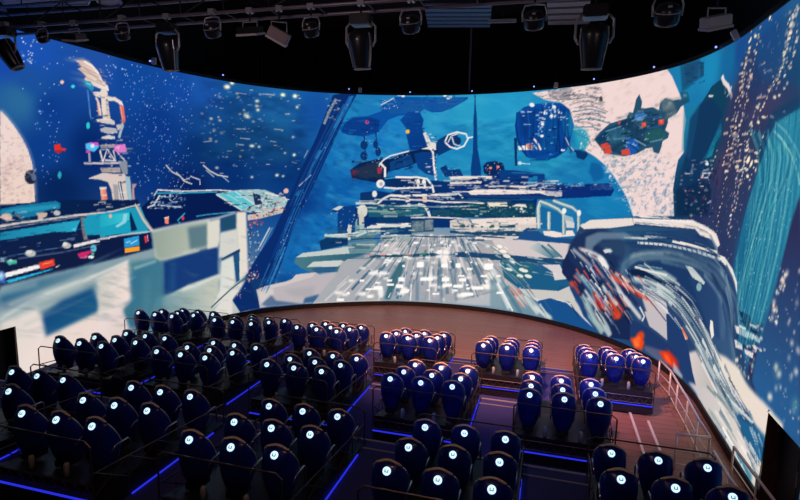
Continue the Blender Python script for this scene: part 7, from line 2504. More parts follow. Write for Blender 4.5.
l 108 0.8 0.2 6.9 1.8 1811 926 -46 -85 -43 -85
l 170 0.5 0.2 8.4 1.9 1631 486 -37 -87 -37 -87
l 10 0.9 0.2 5.4 2 1502 243 -30 -63 -31 -61
l 10 0.6 0.2 5.9 1.9 1679 673 -53 -112 -51 -114
l 32 0.5 0.2 6.4 1.8 1787 867 -23 -44 -22 -44
l 234 0.7 0.2 7 2 1546 275 -43 -92 -44 -90
l 234 0.9 0.2 4.7 1.8 1826 910 -16 -28 -15 -28
l 170 0.8 0.2 7.6 1.9 1626 554 -14 -29 -13 -29
l 32 0.6 0.2 6.5 2 1538 367 -42 -93 -45 -92
l 234 0.8 0.2 5.6 2 1542 273 -44 -92 -44 -91
l 108 0.8 0.2 7.6 1.9 1740 792 -61 -121 -57 -122
l 170 0.7 0.2 7.2 2 1562 349 -59 -128 -61 -125
l 170 0.5 0.2 4.2 2 1555 350 -50 -107 -51 -106
l 541 0.7 0 6.1 6.1 1808 956 11 1
l 397 0.7 0 3.3 3.3 1758 937 15 1
l 397 0.8 0 4.2 4.2 1754 998 10 1
l 541 0.6 0 4.8 4.8 1807 994 18 0
l 397 0.6 0 5.3 5.3 1803 949 13 1
l 397 0.8 0 3.6 3.6 1784 910 9 0
l 397 0.7 0 4.5 4.5 1790 948 10 1
l 104 0.7 0 5.2 5.2 1765 988 8 1
l 541 0.6 0 4.5 4.5 1768 911 15 1
l 104 0.5 0 3.8 3.8 1799 936 11 0
l 104 0.7 0 5.1 5.1 1777 914 9 0
l 541 0.6 0 6.3 6.3 1762 966 11 1
l 541 0.6 0 6.3 6.3 1799 980 8 1
l 397 0.7 0 5.8 5.8 1793 988 9 0
l 397 0.6 0 4.5 4.5 1782 918 8 1
l 397 0.6 0 3.6 3.6 1776 990 8 0
l 397 0.6 0 4.3 4.3 1790 903 11 1
l 104 0.6 0 4 4 1775 966 11 1
s [36,["90a8c8","c8c8d0","4878b0"],0.3,0.8,205,1,1] 1867 1022 28 1 -65 -143 -66 -144 -67 -143 -69 -142 -63 -132 -65 -131 -65 -127 -60 9 104 175 101 183 74 147 72 148 72 150
l 262 0.5 0.3 4.7 4.7 2152 996 15 0
l 57 0.6 0.3 3.7 3.7 2044 990 8 0
l 57 0.5 0.3 6.6 6.6 2315 987 8 0
l 17 0.5 0.3 7.3 7.3 2110 988 12 1
l 207 0.4 0.3 5.6 5.6 2285 1006 12 1
l 57 0.5 0.3 4.6 4.6 2333 977 8 0
l 207 0.6 0.3 6.9 6.9 2213 978 8 0
l 57 0.5 0.3 6.4 6.4 2323 1015 29 1
l 57 0.4 0.3 5.6 5.6 2132 975 9 1
l 207 0.5 0.3 4.9 4.9 2227 996 20 1
l 207 0.5 0.3 7.2 7.2 2250 1013 17 1
l 57 0.5 0.3 3.5 3.5 2371 998 32 1
l 17 0.5 0.3 4.7 4.7 2241 998 33 1
l 57 0.6 0.3 6.9 6.9 2336 994 42 1
l 207 0.4 0.3 7.3 7.3 2233 1012 15 0
l 57 0.5 0.3 6.4 6.4 2360 1021 9 0
l 57 0.4 0.3 5 5 2060 990 24 1
l 262 0.5 0.3 5.3 5.3 2039 1003 17 1
l 57 0.5 0.3 6.7 6.7 2231 1023 8 0
l 17 0.4 0.3 4.9 4.9 2036 978 28 2
l 207 0.5 0.3 7 7 2048 983 9 1
l 262 0.4 0.3 3.6 3.6 2285 991 46 2
l 262 0.5 0.3 7 7 2044 1007 15 1
l 262 0.6 0.3 6 6 2036 984 39 3
l 57 0.5 0.3 3.5 3.5 2175 989 30 2
l 207 0.5 0.3 6.5 6.5 2204 1016 10 0
l 162 0.4 0.3 5.2 5.2 1922 906 27 1
l 15 0.5 0.3 8.6 8.6 1949 905 43 1
l 32 0.4 0.3 6.4 6.4 1872 857 19 1
l 15 0.4 0.3 4.3 4.3 1848 909 17 0
l 15 0.4 0.3 3.9 3.9 1923 846 26 0
l 15 0.4 0.3 5 5 1942 846 21 1
l 162 0.4 0.3 8.5 8.5 1901 901 32 1
l 15 0.5 0.3 6.3 6.3 1900 894 10 0
l 32 0.4 0.3 7.4 7.4 1874 840 16 1
l 162 0.6 0.3 5.2 5.2 1839 886 14 0
l 32 0.4 0.3 4.3 4.3 1940 881 21 1
l 15 0.4 0.3 9 9 1922 862 33 1
l 162 0.5 0.3 8.3 8.3 1859 844 24 0
l 162 0.5 0.3 6 6 1926 843 13 0
l 15 0.4 0.3 7.2 7.2 1841 879 11 1
l 162 0.5 0.3 3.8 3.8 1839 865 13 0
l 15 0.5 0.3 8.9 8.9 1968 885 40 1
l 162 0.5 0.3 9.4 9.4 1863 856 35 1
l 15 0.4 0.3 6.6 6.6 1980 891 13 1
l 15 0.5 0.3 7.3 7.3 1826 889 44 2
l 15 0.4 0.3 4.1 4.1 1985 883 36 1
l 15 0.4 0.3 4 4 1970 854 40 1
l 18 0.7 0.2 8 8 1886 673 7 1
l 173 0.8 0.2 3.6 3.6 1989 701 14 1
l 173 0.5 0.2 4.9 4.9 1966 666 13 2
l 18 0.7 0.2 7.4 7.4 1986 695 11 1
l 18 0.7 0.2 8.2 8.2 1982 633 9 1
l 100 0.6 0.2 9.2 9.2 1959 670 8 1
l 314 0.6 0.2 6.5 6.5 1936 659 22 2
l 18 0.5 0.2 9.1 9.1 2018 660 8 1
l 100 0.7 0.2 3.8 3.8 1879 617 28 3
l 314 0.6 0.2 6.3 6.3 1874 626 29 3
l 314 0.6 0.2 4 4 1948 697 11 2
l 173 0.6 0.2 3.8 3.8 1939 714 21 3
l 100 0.8 0.2 4.5 4.5 1928 663 8 1
l 314 0.5 0.2 5 5 1970 651 9 1
l 173 0.6 0.2 7.6 7.6 1988 692 22 2
l 314 0.7 0.2 6.9 6.9 1882 657 32 4
l 314 0.8 0.2 5.3 5.3 1909 708 18 2
l 173 0.5 0.2 6.7 6.7 2013 664 16 2
l 18 0.8 0.2 9.4 9.4 1877 708 14 1
l 173 0.8 0.2 4.1 4.1 1987 643 9 1
l 173 0.6 0.2 5 5 1867 664 34 5
l 100 0.8 0.2 7.2 7.2 1955 645 29 4
l 18 0.8 0.2 7.7 7.7 2015 728 13 2
l 100 0.5 0.2 5.1 5.1 1951 623 15 2
l 100 0.7 0.2 8.8 8.8 1942 628 11 2
l 173 0.5 0.2 8 8 1896 705 27 3
l 14 0.5 0.3 4.7 4.7 2177 902 18 0
l 58 0.4 0.3 6.7 6.7 2169 853 9 0
l 14 0.6 0.3 3.7 3.7 2150 887 8 0
l 58 0.5 0.3 8.9 8.9 2216 873 8 0
l 58 0.4 0.3 5.9 5.9 2207 808 18 0
l 14 0.4 0.3 4.5 4.5 2196 872 32 0
l 137 0.4 0.3 4.6 4.6 2198 868 10 0
l 137 0.5 0.3 4 4 2189 790 31 1
l 137 0.4 0.3 6.5 6.5 2184 873 14 1
l 137 0.4 0.3 5.5 5.5 2190 857 8 0
l 137 0.6 0.3 6.2 6.2 2168 788 20 0
l 58 0.4 0.3 3.8 3.8 2201 910 21 0
l 58 0.5 0.3 3.6 3.6 2204 890 17 0
l 14 0.5 0.3 6.8 6.8 2196 903 12 0
l 14 0.5 0.3 3.4 3.4 2168 885 22 0
l 137 0.5 0.3 6.6 6.6 2179 894 26 1
l 58 0.5 0.3 8.9 8.9 2180 896 13 0
l 137 0.5 0.3 3.4 3.4 2130 925 32 1
l 137 0.6 0.3 4.7 4.7 2216 946 14 0
l 137 0.4 0.3 5.9 5.9 2195 944 14 0
l 14 0.4 0.3 7.2 7.2 2212 857 10 0
l 58 0.4 0.3 5.1 5.1 2144 800 32 0
l 58 0.5 0.3 6.7 6.7 2163 804 32 1
l 14 0.5 0.3 6.1 6.1 2141 895 14 1
l 25 0.7 0.2 7.7 7.7 2092 708 8 2
l 9 0.7 0.2 5.8 5.8 2089 678 17 3
l 133 0.7 0.2 8.6 8.6 2128 709 11 3
l 9 0.7 0.2 3.5 3.5 2064 734 16 3
l 9 0.5 0.2 7.5 7.5 2084 697 12 3
l 25 0.8 0.2 5.8 5.8 2132 722 28 6
l 25 0.7 0.2 6.5 6.5 2139 692 27 6
l 25 0.8 0.2 8.3 8.3 2154 686 21 5
l 9 0.6 0.2 7.4 7.4 2090 709 36 8
l 133 0.7 0.2 6.8 6.8 2103 742 25 5
l 9 0.5 0.2 6.8 6.8 2133 676 33 8
l 9 0.5 0.2 5.8 5.8 2142 735 16 3
l 9 0.8 0.2 6.4 6.4 2103 744 18 4
l 9 0.5 0.2 5.9 5.9 2093 675 14 3
l 9 0.6 0.2 8.5 8.5 2108 709 18 4
l 133 0.8 0.2 6.2 6.2 2128 736 26 6
l 9 0.7 0.2 7.2 7.2 2074 721 30 7
l 133 0.7 0.2 6 6 2130 698 17 4
l 214 0.7 0 5.3 5.3 2274 835 15 0
l 426 0.9 0 5 5 2269 811 21 0
l 426 0.6 0 5.1 5.1 2250 847 11 0
l 573 0.6 0 6.6 6.6 2239 795 9 0
l 573 0.8 0 3.7 3.7 2235 706 9 0
l 426 0.6 0 5.5 5.5 2276 724 8 0
l 573 0.8 0 5.8 5.8 2249 668 11 0
l 426 0.6 0 5.3 5.3 2238 801 14 0
l 214 0.6 0 5.8 5.8 2237 806 8 0
l 426 0.6 0 6.3 6.3 2258 831 8 0
l 426 0.8 0 5.3 5.3 2278 653 17 1
l 573 0.7 0 6.6 6.6 2241 691 18 0
l 672 0.7 0 3.9 3.9 2260 830 14 0
l 573 0.7 0 4 4 2232 837 11 0
l 426 0.8 0 3.5 3.5 2262 813 11 0
l 426 0.7 0 4.7 4.7 2235 690 21 1
l 672 0.8 0 7.3 7.3 2236 816 16 0
l 214 0.7 0 5.7 5.7 2278 655 9 0
l 573 0.6 0 4.4 4.4 2245 845 14 0
l 214 0.7 0 7.3 7.3 2266 773 8 0
l 573 0.6 0 3.3 3.3 2254 693 11 0
l 573 0.6 0 3.8 3.8 2259 732 20 0
l 672 0.6 0 7.3 7.3 2277 686 9 0
l 426 0.6 0 3.4 3.4 2276 656 9 0
l 426 0.6 0 4.8 4.8 2264 743 9 0
l 214 0.7 0 4.5 4.5 2257 667 16 0
s [16,["e8e8e8","a8b0b8"],0.5,1.1,206,1,1] 1966 718 144 51 49 -27 -144 -70
l 477 0.6 0.3 3.8 3.8 729 924 16 -1
l 404 0.7 0.3 2.6 2.6 728 933 40 0
l 404 0.5 0.3 2.6 2.6 701 968 38 0
l 477 0.7 0.3 3.4 3.4 722 962 8 0
l 404 0.4 0.3 3.2 3.2 710 953 44 -1
l 404 0.6 0.3 3 3 737 952 15 0
l 404 0.7 0.3 3.2 3.2 719 928 9 0
l 681 0.7 0.3 4.1 4.1 694 933 6 0
l 404 0.5 0.3 3.3 3.3 731 961 7 0
l 477 0.6 0.3 3.4 3.4 719 938 26 0
l 477 0.5 0.3 2.7 2.7 708 948 21 0
l 404 0.6 0.3 3.7 3.7 719 971 7 0
l 477 0.6 0.3 3.9 3.9 731 921 9 0
l 404 0.5 0.3 3.1 3.1 721 965 8 0
l 404 0.5 0.3 4.3 4.3 705 933 39 -1
l 681 0.5 0.3 3.2 3.2 724 934 20 -1
l 423 0.6 0 3.8 3.8 738 887 12 2
l 665 0.7 0 5 5 708 840 9 1
l 245 0.6 0 4 4 682 798 11 1
l 245 0.8 0 5.3 5.3 740 874 7 1
l 245 0.6 0 4.4 4.4 741 844 7 0
l 665 0.6 0 4.4 4.4 696 892 17 3
l 665 0.8 0 3.5 3.5 742 899 8 1
l 665 0.7 0 3.7 3.7 697 834 7 1
l 372 0.8 0 5.2 5.2 740 860 10 1
l 423 0.7 0 2.9 2.9 706 801 10 1
l 423 0.8 0 2.9 2.9 691 888 10 1
l 245 0.6 0 3.9 3.9 733 824 13 1
l 245 0.6 0 5.1 5.1 722 821 17 1
l 372 0.5 0 3.7 3.7 710 884 8 1
l 665 0.6 0 3.1 3.1 710 852 19 2
l 245 0.7 0 3.9 3.9 694 817 15 2
l 372 0.5 0 2.9 2.9 688 801 6 1
l 245 0.6 0 2.9 2.9 737 877 9 1
l 372 0.5 0 2.5 2.5 694 817 8 1
l 245 0.6 0 3.7 3.7 717 880 18 2
l 665 0.5 0 3.5 3.5 727 877 20 3
l 665 0.6 0 3.5 3.5 703 822 12 1
l 373 0.6 0.1 4.6 4.6 695 528 7 0
l 285 0.6 0.1 5.3 5.3 728 698 22 2
l 668 0.6 0.1 5.3 5.3 742 656 10 1
l 373 0.6 0.1 3.9 3.9 693 721 29 3
l 285 0.5 0.1 4 4 814 792 9 1
l 373 0.4 0.1 3.3 3.3 728 739 8 1
l 408 0.5 0.1 3.1 3.1 821 718 11 1
l 285 0.5 0.1 2.9 2.9 718 709 7 1
l 373 0.5 0.1 4.3 4.3 785 684 13 2
l 244 0.5 0.1 4.5 4.5 790 782 7 0
l 408 0.4 0.1 3.7 3.7 734 773 12 2
l 408 0.6 0.1 3.5 3.5 729 697 9 1
l 285 0.7 0.1 4.8 4.8 708 717 32 3
l 373 0.4 0.1 5.3 5.3 807 713 11 1
l 668 0.5 0.1 4 4 793 747 10 1
l 668 0.5 0.1 3.2 3.2 774 743 31 3
l 285 0.7 0.1 4 4 825 708 16 1
l 285 0.6 0.1 3.9 3.9 764 631 10 1
l 668 0.4 0.1 5.2 5.2 822 685 9 1
l 536 0.6 0.1 4.3 4.3 773 668 16 1
l 668 0.5 0.1 3.4 3.4 698 671 7 1
l 408 0.5 0.1 4.8 4.8 813 713 8 1
l 285 0.5 0.1 4.7 4.7 704 645 7 0
l 668 0.4 0.1 5.6 5.6 798 700 28 3
l 373 0.5 0.1 3.7 3.7 770 733 8 1
l 285 0.5 0.1 5.2 5.2 792 800 12 2
l 668 0.6 0.1 4.5 4.5 698 557 21 0
l 408 0.6 0.1 2.7 2.7 820 618 15 1
l 668 0.4 0.1 2.7 2.7 729 762 34 4
l 285 0.7 0.1 5.4 5.4 799 603 7 0
l 373 0.7 0.1 3.1 3.1 689 538 22 0
l 373 0.5 0.1 3.9 3.9 736 574 8 0
l 668 0.7 0.1 4.1 4.1 756 767 8 1
l 668 0.5 0.1 3.2 3.2 703 709 23 2
l 244 0.6 0.1 3.7 3.7 692 740 30 3
l 285 0.5 0.1 4.4 4.4 779 521 21 0
l 244 0.6 0.1 4.4 4.4 776 623 16 1
l 373 0.6 0.1 4.6 4.6 745 723 34 3
l 244 0.4 0.1 2.7 2.7 806 740 22 2
l 285 0.6 0.1 3.6 3.6 741 642 8 0
l 668 0.5 0.1 5 5 776 564 31 0
l 408 0.4 0.1 4.1 4.1 693 611 7 0
l 668 0.5 0.1 3.7 3.7 724 728 8 1
l 668 0.5 0.1 3.5 3.5 706 788 20 2
l 408 0.5 0.1 5.4 5.4 815 717 33 3
l 244 0.7 0.1 4.9 4.9 788 599 18 1
l 408 0.6 0.1 2.4 2.4 742 709 7 0
l 244 0.5 0.1 3.5 3.5 736 565 8 0
l 244 0.5 0.1 4.8 4.8 766 692 34 2
l 668 0.7 0.1 2.8 2.8 796 683 10 1
l 536 0.6 0.1 3.4 3.4 715 526 20 0
l 285 0.5 0.1 3.3 3.3 803 758 33 4
l 668 0.6 0.1 2.5 2.5 710 708 32 2
l 668 0.6 0.1 3.3 3.3 783 538 12 0
l 244 0.6 0.1 4.7 4.7 730 631 12 0
l 285 0.5 0.1 4.2 4.2 741 716 25 3
l 244 0.5 0.1 3.8 3.8 787 742 13 1
l 536 0.7 0.1 2.8 2.8 749 636 18 0
l 536 0.6 0.1 5.4 5.4 783 781 9 1
l 668 0.6 0.1 4.3 4.3 821 657 15 1
l 571 0.8 0 3.6 3.6 713 517 16 0
l 186 0.8 0 2.3 2.3 491 519 9 0
l 571 0.5 0 3.9 3.9 416 501 6 0
l 43 0.7 0 2.8 2.8 589 501 11 0
l 43 0.7 0 2.5 2.5 536 514 23 1
l 186 0.5 0 3.3 3.3 532 522 6 0
l 43 0.6 0 3.5 3.5 590 512 6 0
l 186 0.5 0 2.9 2.9 376 507 17 0
l 480 0.6 0 4.1 4.1 508 512 6 0
l 186 0.6 0 2.5 2.5 600 526 7 0
l 480 0.7 0 4.4 4.4 680 533 34 2
l 571 0.7 0 3.7 3.7 368 494 25 1
l 186 0.7 0 3.6 3.6 428 521 11 1
l 571 0.7 0 3.8 3.8 366 501 9 0
l 43 0.7 0 2.2 2.2 540 512 23 1
l 480 0.7 0 2.7 2.7 517 524 6 0
l 103 0.8 0 4.5 4.5 686 503 33 1
l 480 0.7 0 4.1 4.1 663 526 20 1
l 103 0.7 0 2.9 2.9 716 511 7 0
l 571 0.7 0 2.2 2.2 401 515 31 1
l 571 0.7 0 4.6 4.6 706 529 7 0
l 571 0.6 0 3.7 3.7 673 508 35 2
l 186 0.7 0 3.2 3.2 486 518 6 0
l 103 0.5 0 3.1 3.1 677 523 12 0
l 571 0.8 0 2.9 2.9 725 515 17 1
l 186 0.7 0 2 2 356 493 5 0
l 460 0.6 0 2.4 2.4 354 407 5 0
l 6 0.6 0 2.5 2.5 663 407 51 1
l 66 0.7 0 2.9 2.9 517 423 52 1
l 6 0.6 0 2.7 2.7 507 393 24 1
l 6 0.7 0 3 3 667 394 57 0
l 298 0.6 0 3 3 454 412 8 1
l 460 0.5 0 2.4 2.4 400 416 22 0
l 66 0.5 0 2.5 2.5 448 412 5 0
l 298 0.5 0 2.5 2.5 341 424 10 0
l 6 0.5 0 2.7 2.7 556 440 28 1
l 198 0.8 0 2.3 2.3 571 433 22 1
l 6 0.7 0 2.7 2.7 347 423 22 1
l 460 0.7 0 2.4 2.4 630 411 8 0
l 6 0.7 0 2.5 2.5 398 439 6 0
l 198 0.7 0 2.5 2.5 499 391 8 0
l 460 0.8 0 2 2 356 388 5 0
l 66 0.5 0 2.2 2.2 370 408 21 0
l 460 0.7 0 2.6 2.6 568 417 14 0
l 460 0.6 0 2.6 2.6 454 420 12 1
l 298 0.7 0 2 2 367 438 33 1
l 198 0.7 0 2.1 2.1 343 385 25 0
l 298 0.7 0 2.3 2.3 585 407 6 0
l 66 0.8 0 2.3 2.3 622 400 9 0
l 66 0.8 0 2.6 2.6 467 431 9 1
l 6 0.5 0 2.9 2.9 601 383 53 0
l 198 0.8 0 2.5 2.5 593 450 17 0
l 298 0.7 0 3.1 3.1 667 432 36 1
l 66 0.8 0 2.2 2.2 480 389 7 0
l 298 0.6 0 2.1 2.1 411 415 6 0
l 6 0.6 0 2.5 2.5 410 423 22 0
l 6 0.6 0 2.7 2.7 686 393 20 0
l 66 0.5 0 2.2 2.2 405 401 9 0
l 298 0.7 0 3.2 3.2 529 421 52 1
l 460 0.7 0 2.5 2.5 555 424 29 0
l 143 0.3 0.2 3.7 3.7 536 493 28 2
l 7 0.5 0.2 2.5 2.5 461 435 39 2
l 7 0.5 0.2 2.9 2.9 483 441 5 0
l 59 0.4 0.2 2.2 2.2 485 456 28 2
l 59 0.5 0.2 2.9 2.9 406 477 6 0
l 59 0.3 0.2 2.6 2.6 679 508 19 2
l 226 0.4 0.2 3.2 3.2 645 465 7 1
l 59 0.4 0.2 2.7 2.7 577 487 15 1
l 143 0.4 0.2 2.2 2.2 402 481 23 2
l 59 0.5 0.2 3.1 3.1 436 451 17 1
l 226 0.3 0.2 2.6 2.6 593 508 6 1
l 226 0.4 0.2 2.8 2.8 393 491 49 4
l 226 0.5 0.2 3.2 3.2 639 440 13 1
l 226 0.4 0.2 2.8 2.8 714 513 10 1
l 59 0.5 0.2 2.6 2.6 602 456 20 1
l 7 0.4 0.2 2.5 2.5 346 454 32 2
l 7 0.4 0.2 3.9 3.9 628 509 40 4
l 143 0.4 0.2 3.6 3.6 582 482 45 3
l 143 0.5 0.2 2.8 2.8 541 461 8 0
l 59 0.3 0.2 4 4 679 490 8 1
l 143 0.5 0.2 2.8 2.8 462 485 36 3
l 226 0.3 0.2 2.8 2.8 628 474 6 0
l 59 0.4 0.2 3.5 3.5 668 484 7 1
l 143 0.3 0.2 2.7 2.7 650 489 7 1
l 7 0.5 0.2 3.1 3.1 463 479 48 3
l 226 0.3 0.2 3.2 3.2 517 480 45 3
l 632 0.8 0 2.7 2.7 933 501 41 -1
l 359 0.6 0 3.5 3.5 1026 571 32 0
l 359 0.9 0 3 3 921 527 43 0
l 498 0.6 0 3.3 3.3 915 523 34 0
l 359 0.9 0 3.2 3.2 925 525 8 0
l 250 0.5 0 3.9 3.9 1033 524 36 0
l 250 0.8 0 3.3 3.3 924 550 17 0
l 359 0.7 0 4.6 4.6 1011 561 29 1
l 632 0.6 0 4.2 4.2 985 543 25 0
l 359 0.8 0 3.5 3.5 936 530 9 -1
l 498 0.7 0 4.4 4.4 951 521 11 0
l 498 0.5 0 3.4 3.4 911 503 12 0
l 250 0.7 0 3.5 3.5 991 505 10 -1
l 498 0.8 0 3.4 3.4 950 547 38 -1
l 21 0.9 0 4.4 4.4 913 535 27 0
l 632 0.7 0 2.9 2.9 952 536 8 0
l 21 0.9 0 3.5 3.5 1083 571 8 0
l 498 0.8 0 3.3 3.3 914 509 10 -1
l 498 0.6 0 2.8 2.8 1030 505 26 0
l 498 0.8 0 2.9 2.9 934 524 9 0
l 632 0.6 0 4.7 4.7 1024 523 18 0
l 498 0.7 0 4.2 4.2 1049 558 16 1
l 250 0.6 0 2.7 2.7 933 519 16 0
l 632 0.7 0 4 4 915 522 8 0
l 21 0.7 0 4.5 4.5 1037 534 43 0
l 632 0.8 0 2.8 2.8 1001 521 36 -1
l 21 0.7 0 3.9 3.9 1028 550 33 -1
l 250 0.6 0 4.4 4.4 939 504 7 0
l 250 0.8 0 3.3 3.3 1052 534 8 0
l 632 0.8 0 3 3 1051 566 10 0
l 632 0.6 0 3.9 3.9 930 512 9 0
l 250 0.9 0 3.8 3.8 996 520 40 0
l 498 0.7 0 3.9 3.9 921 558 9 0
l 359 0.7 0 3.2 3.2 985 514 21 0
l 250 0.7 0 4.5 4.5 996 537 15 0
l 21 0.7 0 3.6 3.6 910 507 17 0
l 337 0.9 0 4.9 4.9 1356 513 10 -1
l 230 0.6 0 3.5 3.5 1547 551 35 -2
l 609 0.6 0 3.9 3.9 1263 513 34 -2
l 97 0.8 0 4.3 4.3 1349 508 23 -1
l 97 0.6 0 3.4 3.4 1261 520 40 -3
l 609 0.9 0 3.7 3.7 1502 507 8 -1
l 609 0.9 0 3.7 3.7 1528 537 30 -2
l 97 0.8 0 3.4 3.4 1413 488 13 -1
l 337 0.8 0 3.4 3.4 1272 520 8 -1
l 609 0.8 0 4.1 4.1 1426 525 26 -1
l 97 0.8 0 5.2 5.2 1298 504 39 -2
l 548 0.8 0 4.4 4.4 1532 553 10 0
l 337 0.9 0 3.2 3.2 1326 516 18 -1
l 609 0.8 0 4.6 4.6 1395 552 7 0
l 230 0.8 0 5.2 5.2 1527 538 23 -1
l 609 0.8 0 4 4 1495 505 8 0
l 548 0.9 0 4.8 4.8 1338 536 10 -1
l 230 0.9 0 4.5 4.5 1347 544 18 -1
l 337 0.7 0 3.5 3.5 1351 479 41 -3
l 548 0.8 0 4.2 4.2 1317 538 25 -2
l 609 0.8 0 5.2 5.2 1337 563 15 -1
l 97 0.8 0 3.6 3.6 1432 484 9 0
l 672 0.6 0 3.9 3.9 1451 508 18 -1
l 337 0.6 0 4.6 4.6 1370 494 15 -1
l 230 0.8 0 5.3 5.3 1548 478 13 -1
l 609 0.6 0 4.4 4.4 1398 551 8 0
l 97 0.7 0 5.1 5.1 1473 514 25 -1
l 230 0.9 0 3.3 3.3 1259 554 23 -1
l 230 0.7 0 5.1 5.1 1399 498 9 -1
l 337 0.8 0 4.7 4.7 1440 553 22 -1
l 548 0.8 0 3.3 3.3 1331 496 20 -1
l 97 0.7 0 3.6 3.6 1383 543 19 -1
l 97 0.8 0 4.3 4.3 1428 510 8 -1
l 548 0.6 0 4.1 4.1 1343 493 8 -1
l 97 0.6 0 4.7 4.7 1439 476 9 0
l 548 0.8 0 5.1 5.1 1338 563 8 -1
l 672 0.8 0 4.2 4.2 1414 473 32 -3
l 230 0.8 0 4.4 4.4 1458 527 40 -2
l 548 0.8 0 4.7 4.7 1376 562 22 -1
l 609 0.7 0 5.2 5.2 1527 549 24 -1
l 97 0.6 0 3.7 3.7 1428 540 25 -1
l 548 0.6 0 3.8 3.8 1287 504 22 -1
l 672 0.9 0 3.6 3.6 1560 525 18 -1
l 609 0.6 0 5.1 5.1 1522 490 19 -1
l 474 0.8 0 4.2 4.2 1459 482 19 1
l 606 0.7 0 4.6 4.6 1379 485 8 1
l 95 0.7 0 3.7 3.7 1375 478 8 1
l 474 0.7 0 4.1 4.1 1399 470 10 0
l 255 0.6 0 5.2 5.2 1427 488 19 1
l 95 0.7 0 4.4 4.4 1450 500 7 1
l 664 0.7 0 3.7 3.7 1390 488 8 0
l 95 0.8 0 5.1 5.1 1382 492 15 1
l 664 0.6 0 3.4 3.4 1423 464 8 0
l 474 0.8 0 4.5 4.5 1497 480 14 2
l 255 0.7 0 5.9 5.9 1499 473 22 1
l 606 0.6 0 5.8 5.8 1452 467 17 1
l 255 0.7 0 4 4 1374 483 16 1
l 606 0.7 0 3.7 3.7 1427 501 21 2
l 95 0.8 0 5 5 1392 462 24 1
l 95 0.7 0 3.8 3.8 1493 504 8 0
l 664 0.8 0 5.4 5.4 1451 487 15 1
l 606 0.9 0 3.4 3.4 1507 487 8 1
l 255 0.8 0 4.9 4.9 1493 475 12 1
l 255 0.6 0 5.7 5.7 1382 486 11 1
l 474 0.8 0 5.1 5.1 1533 482 22 2
l 255 0.9 0 4.2 4.2 1484 464 14 2
l 255 0.9 0 3.5 3.5 1405 461 11 0
l 255 0.8 0 4.6 4.6 1395 471 17 1
l 606 0.7 0 4.1 4.1 1438 478 12 1
l 95 0.7 0 5.8 5.8 1498 505 15 1
l 95 0.7 0 3.9 3.9 1543 485 12 1
l 606 0.6 0 4.7 4.7 1468 483 9 1
l 664 0.8 0 3.9 3.9 1475 473 23 2
l 474 0.7 0 3.8 3.8 1515 512 12 1
l 606 0.6 0 3.9 3.9 1453 479 12 1
l 255 0.8 0 4.3 4.3 1380 488 8 0
l 606 0.7 0 5.2 5.2 1510 474 8 1
l 474 0.6 0 4.7 4.7 1515 508 23 3
n ["506c78",30,5,207,0.25,2,-0.35,0.5] 332 276 98 4 112 4 128 5 151 5 157 10 159 16 147 30 150 36 -30 -181 -31 -182 -163 6 -158 10 -156 17 -155 22 -126 26 -110 22 -97 20 -87 18
l 399 0.3 1 9.5 1.4 392 188 128 18 148 28
l 625 0.5 1 9.3 1.3 384 212 56 9 61 10
l 625 0.3 1 8 1.3 355 256 78 15 84 17
l 625 0.3 1 5.3 1.3 378 219 58 10 63 10
l 313 0.5 1 5.9 1.4 439 288 128 28 149 37
l 399 0.3 1 8.7 1.5 608 327 81 20 91 21
l 399 0.3 1 3.7 1.5 563 298 105 25 120 27
l 313 0.3 1 9.1 1.4 431 278 123 26 144 35
l 672 0.3 1 8 1.5 646 272 77 17 87 17
l 625 0.2 1 3.7 1.2 324 229 81 14 90 15
l 399 0.3 1 7.4 1.3 366 212 96 16 109 20
l 625 0.3 1 9.1 1.6 658 261 75 15 84 16
l 672 0.4 1 11.7 1.6 708 234 62 10 64 12
l 313 0.4 1 6.1 1.4 468 208 51 8 55 10
n ["a08890",3,2,208,0.55,0,0,0.55] 380 793 31 -32 30 -45 15 -65 -3 -110 -97 -10 8 87 8 88
o 650 0.9 1 3346 72 22 2 -31 -26
o 701 0.9 0.8 3336 58 13 1 -18 -17
l 304 0.6 0.3 4.1 4.1 2869 994 91 0 94 -26
l 304 0.6 0.3 4.1 4.1 2897 975 110 2 67 -26
l 304 0.6 0.3 4 4 2936 940 83 1 77 -30
l 304 0.6 0.3 4.1 4.1 2943 911 87 5 58 -28
l 304 0.6 0.3 4 4 2940 883 56 -4 57 -19
l 304 0.6 0.3 4 4 2822 998 38 -20 55 4
l 243 0.4 0.3 2.9 2.9 3062 942 15 -2
l 614 0.4 0.3 3.5 3.5 3022 902 27 -3
l 614 0.6 0.3 3.4 3.4 3015 917 30 -4
l 325 0.5 0.3 3.1 3.1 2937 928 11 -1
l 243 0.4 0.3 4.4 4.4 3029 972 32 -4
l 614 0.5 0.3 4.2 4.2 3056 952 32 -4
l 325 0.6 0.3 4.6 4.6 3048 869 11 -1
l 243 0.5 0.3 3.9 3.9 2945 979 20 -3
l 694 0.5 0.3 4.3 4.3 2966 976 40 -5
l 694 0.5 0.3 4.3 4.3 3044 875 26 -3
l 694 0.4 0.3 2.9 2.9 2925 934 30 -4
l 614 0.5 0.3 4.7 4.7 2940 854 23 -2
l 614 0.4 0.3 3 3 2937 852 11 -1
l 325 0.4 0.3 4 4 3046 911 43 -5
l 614 0.4 0.3 2.9 2.9 2984 909 7 -1
l 614 0.4 0.3 2.9 2.9 2988 959 7 -1
l 694 0.5 0.3 3.8 3.8 3023 986 30 -4
l 694 0.5 0.3 3.7 3.7 2939 931 18 -2
l 325 0.5 0.3 3.2 3.2 3002 941 40 -6
l 694 0.4 0.3 3.3 3.3 3085 862 9 -1
l 694 0.5 0.3 2.8 2.8 3054 912 19 -2
l 325 0.6 0.3 3.2 3.2 3017 972 28 -5
l 694 0.6 0.3 3.3 3.3 2968 985 34 -5
l 243 0.5 0.3 4.4 4.4 3059 892 7 0
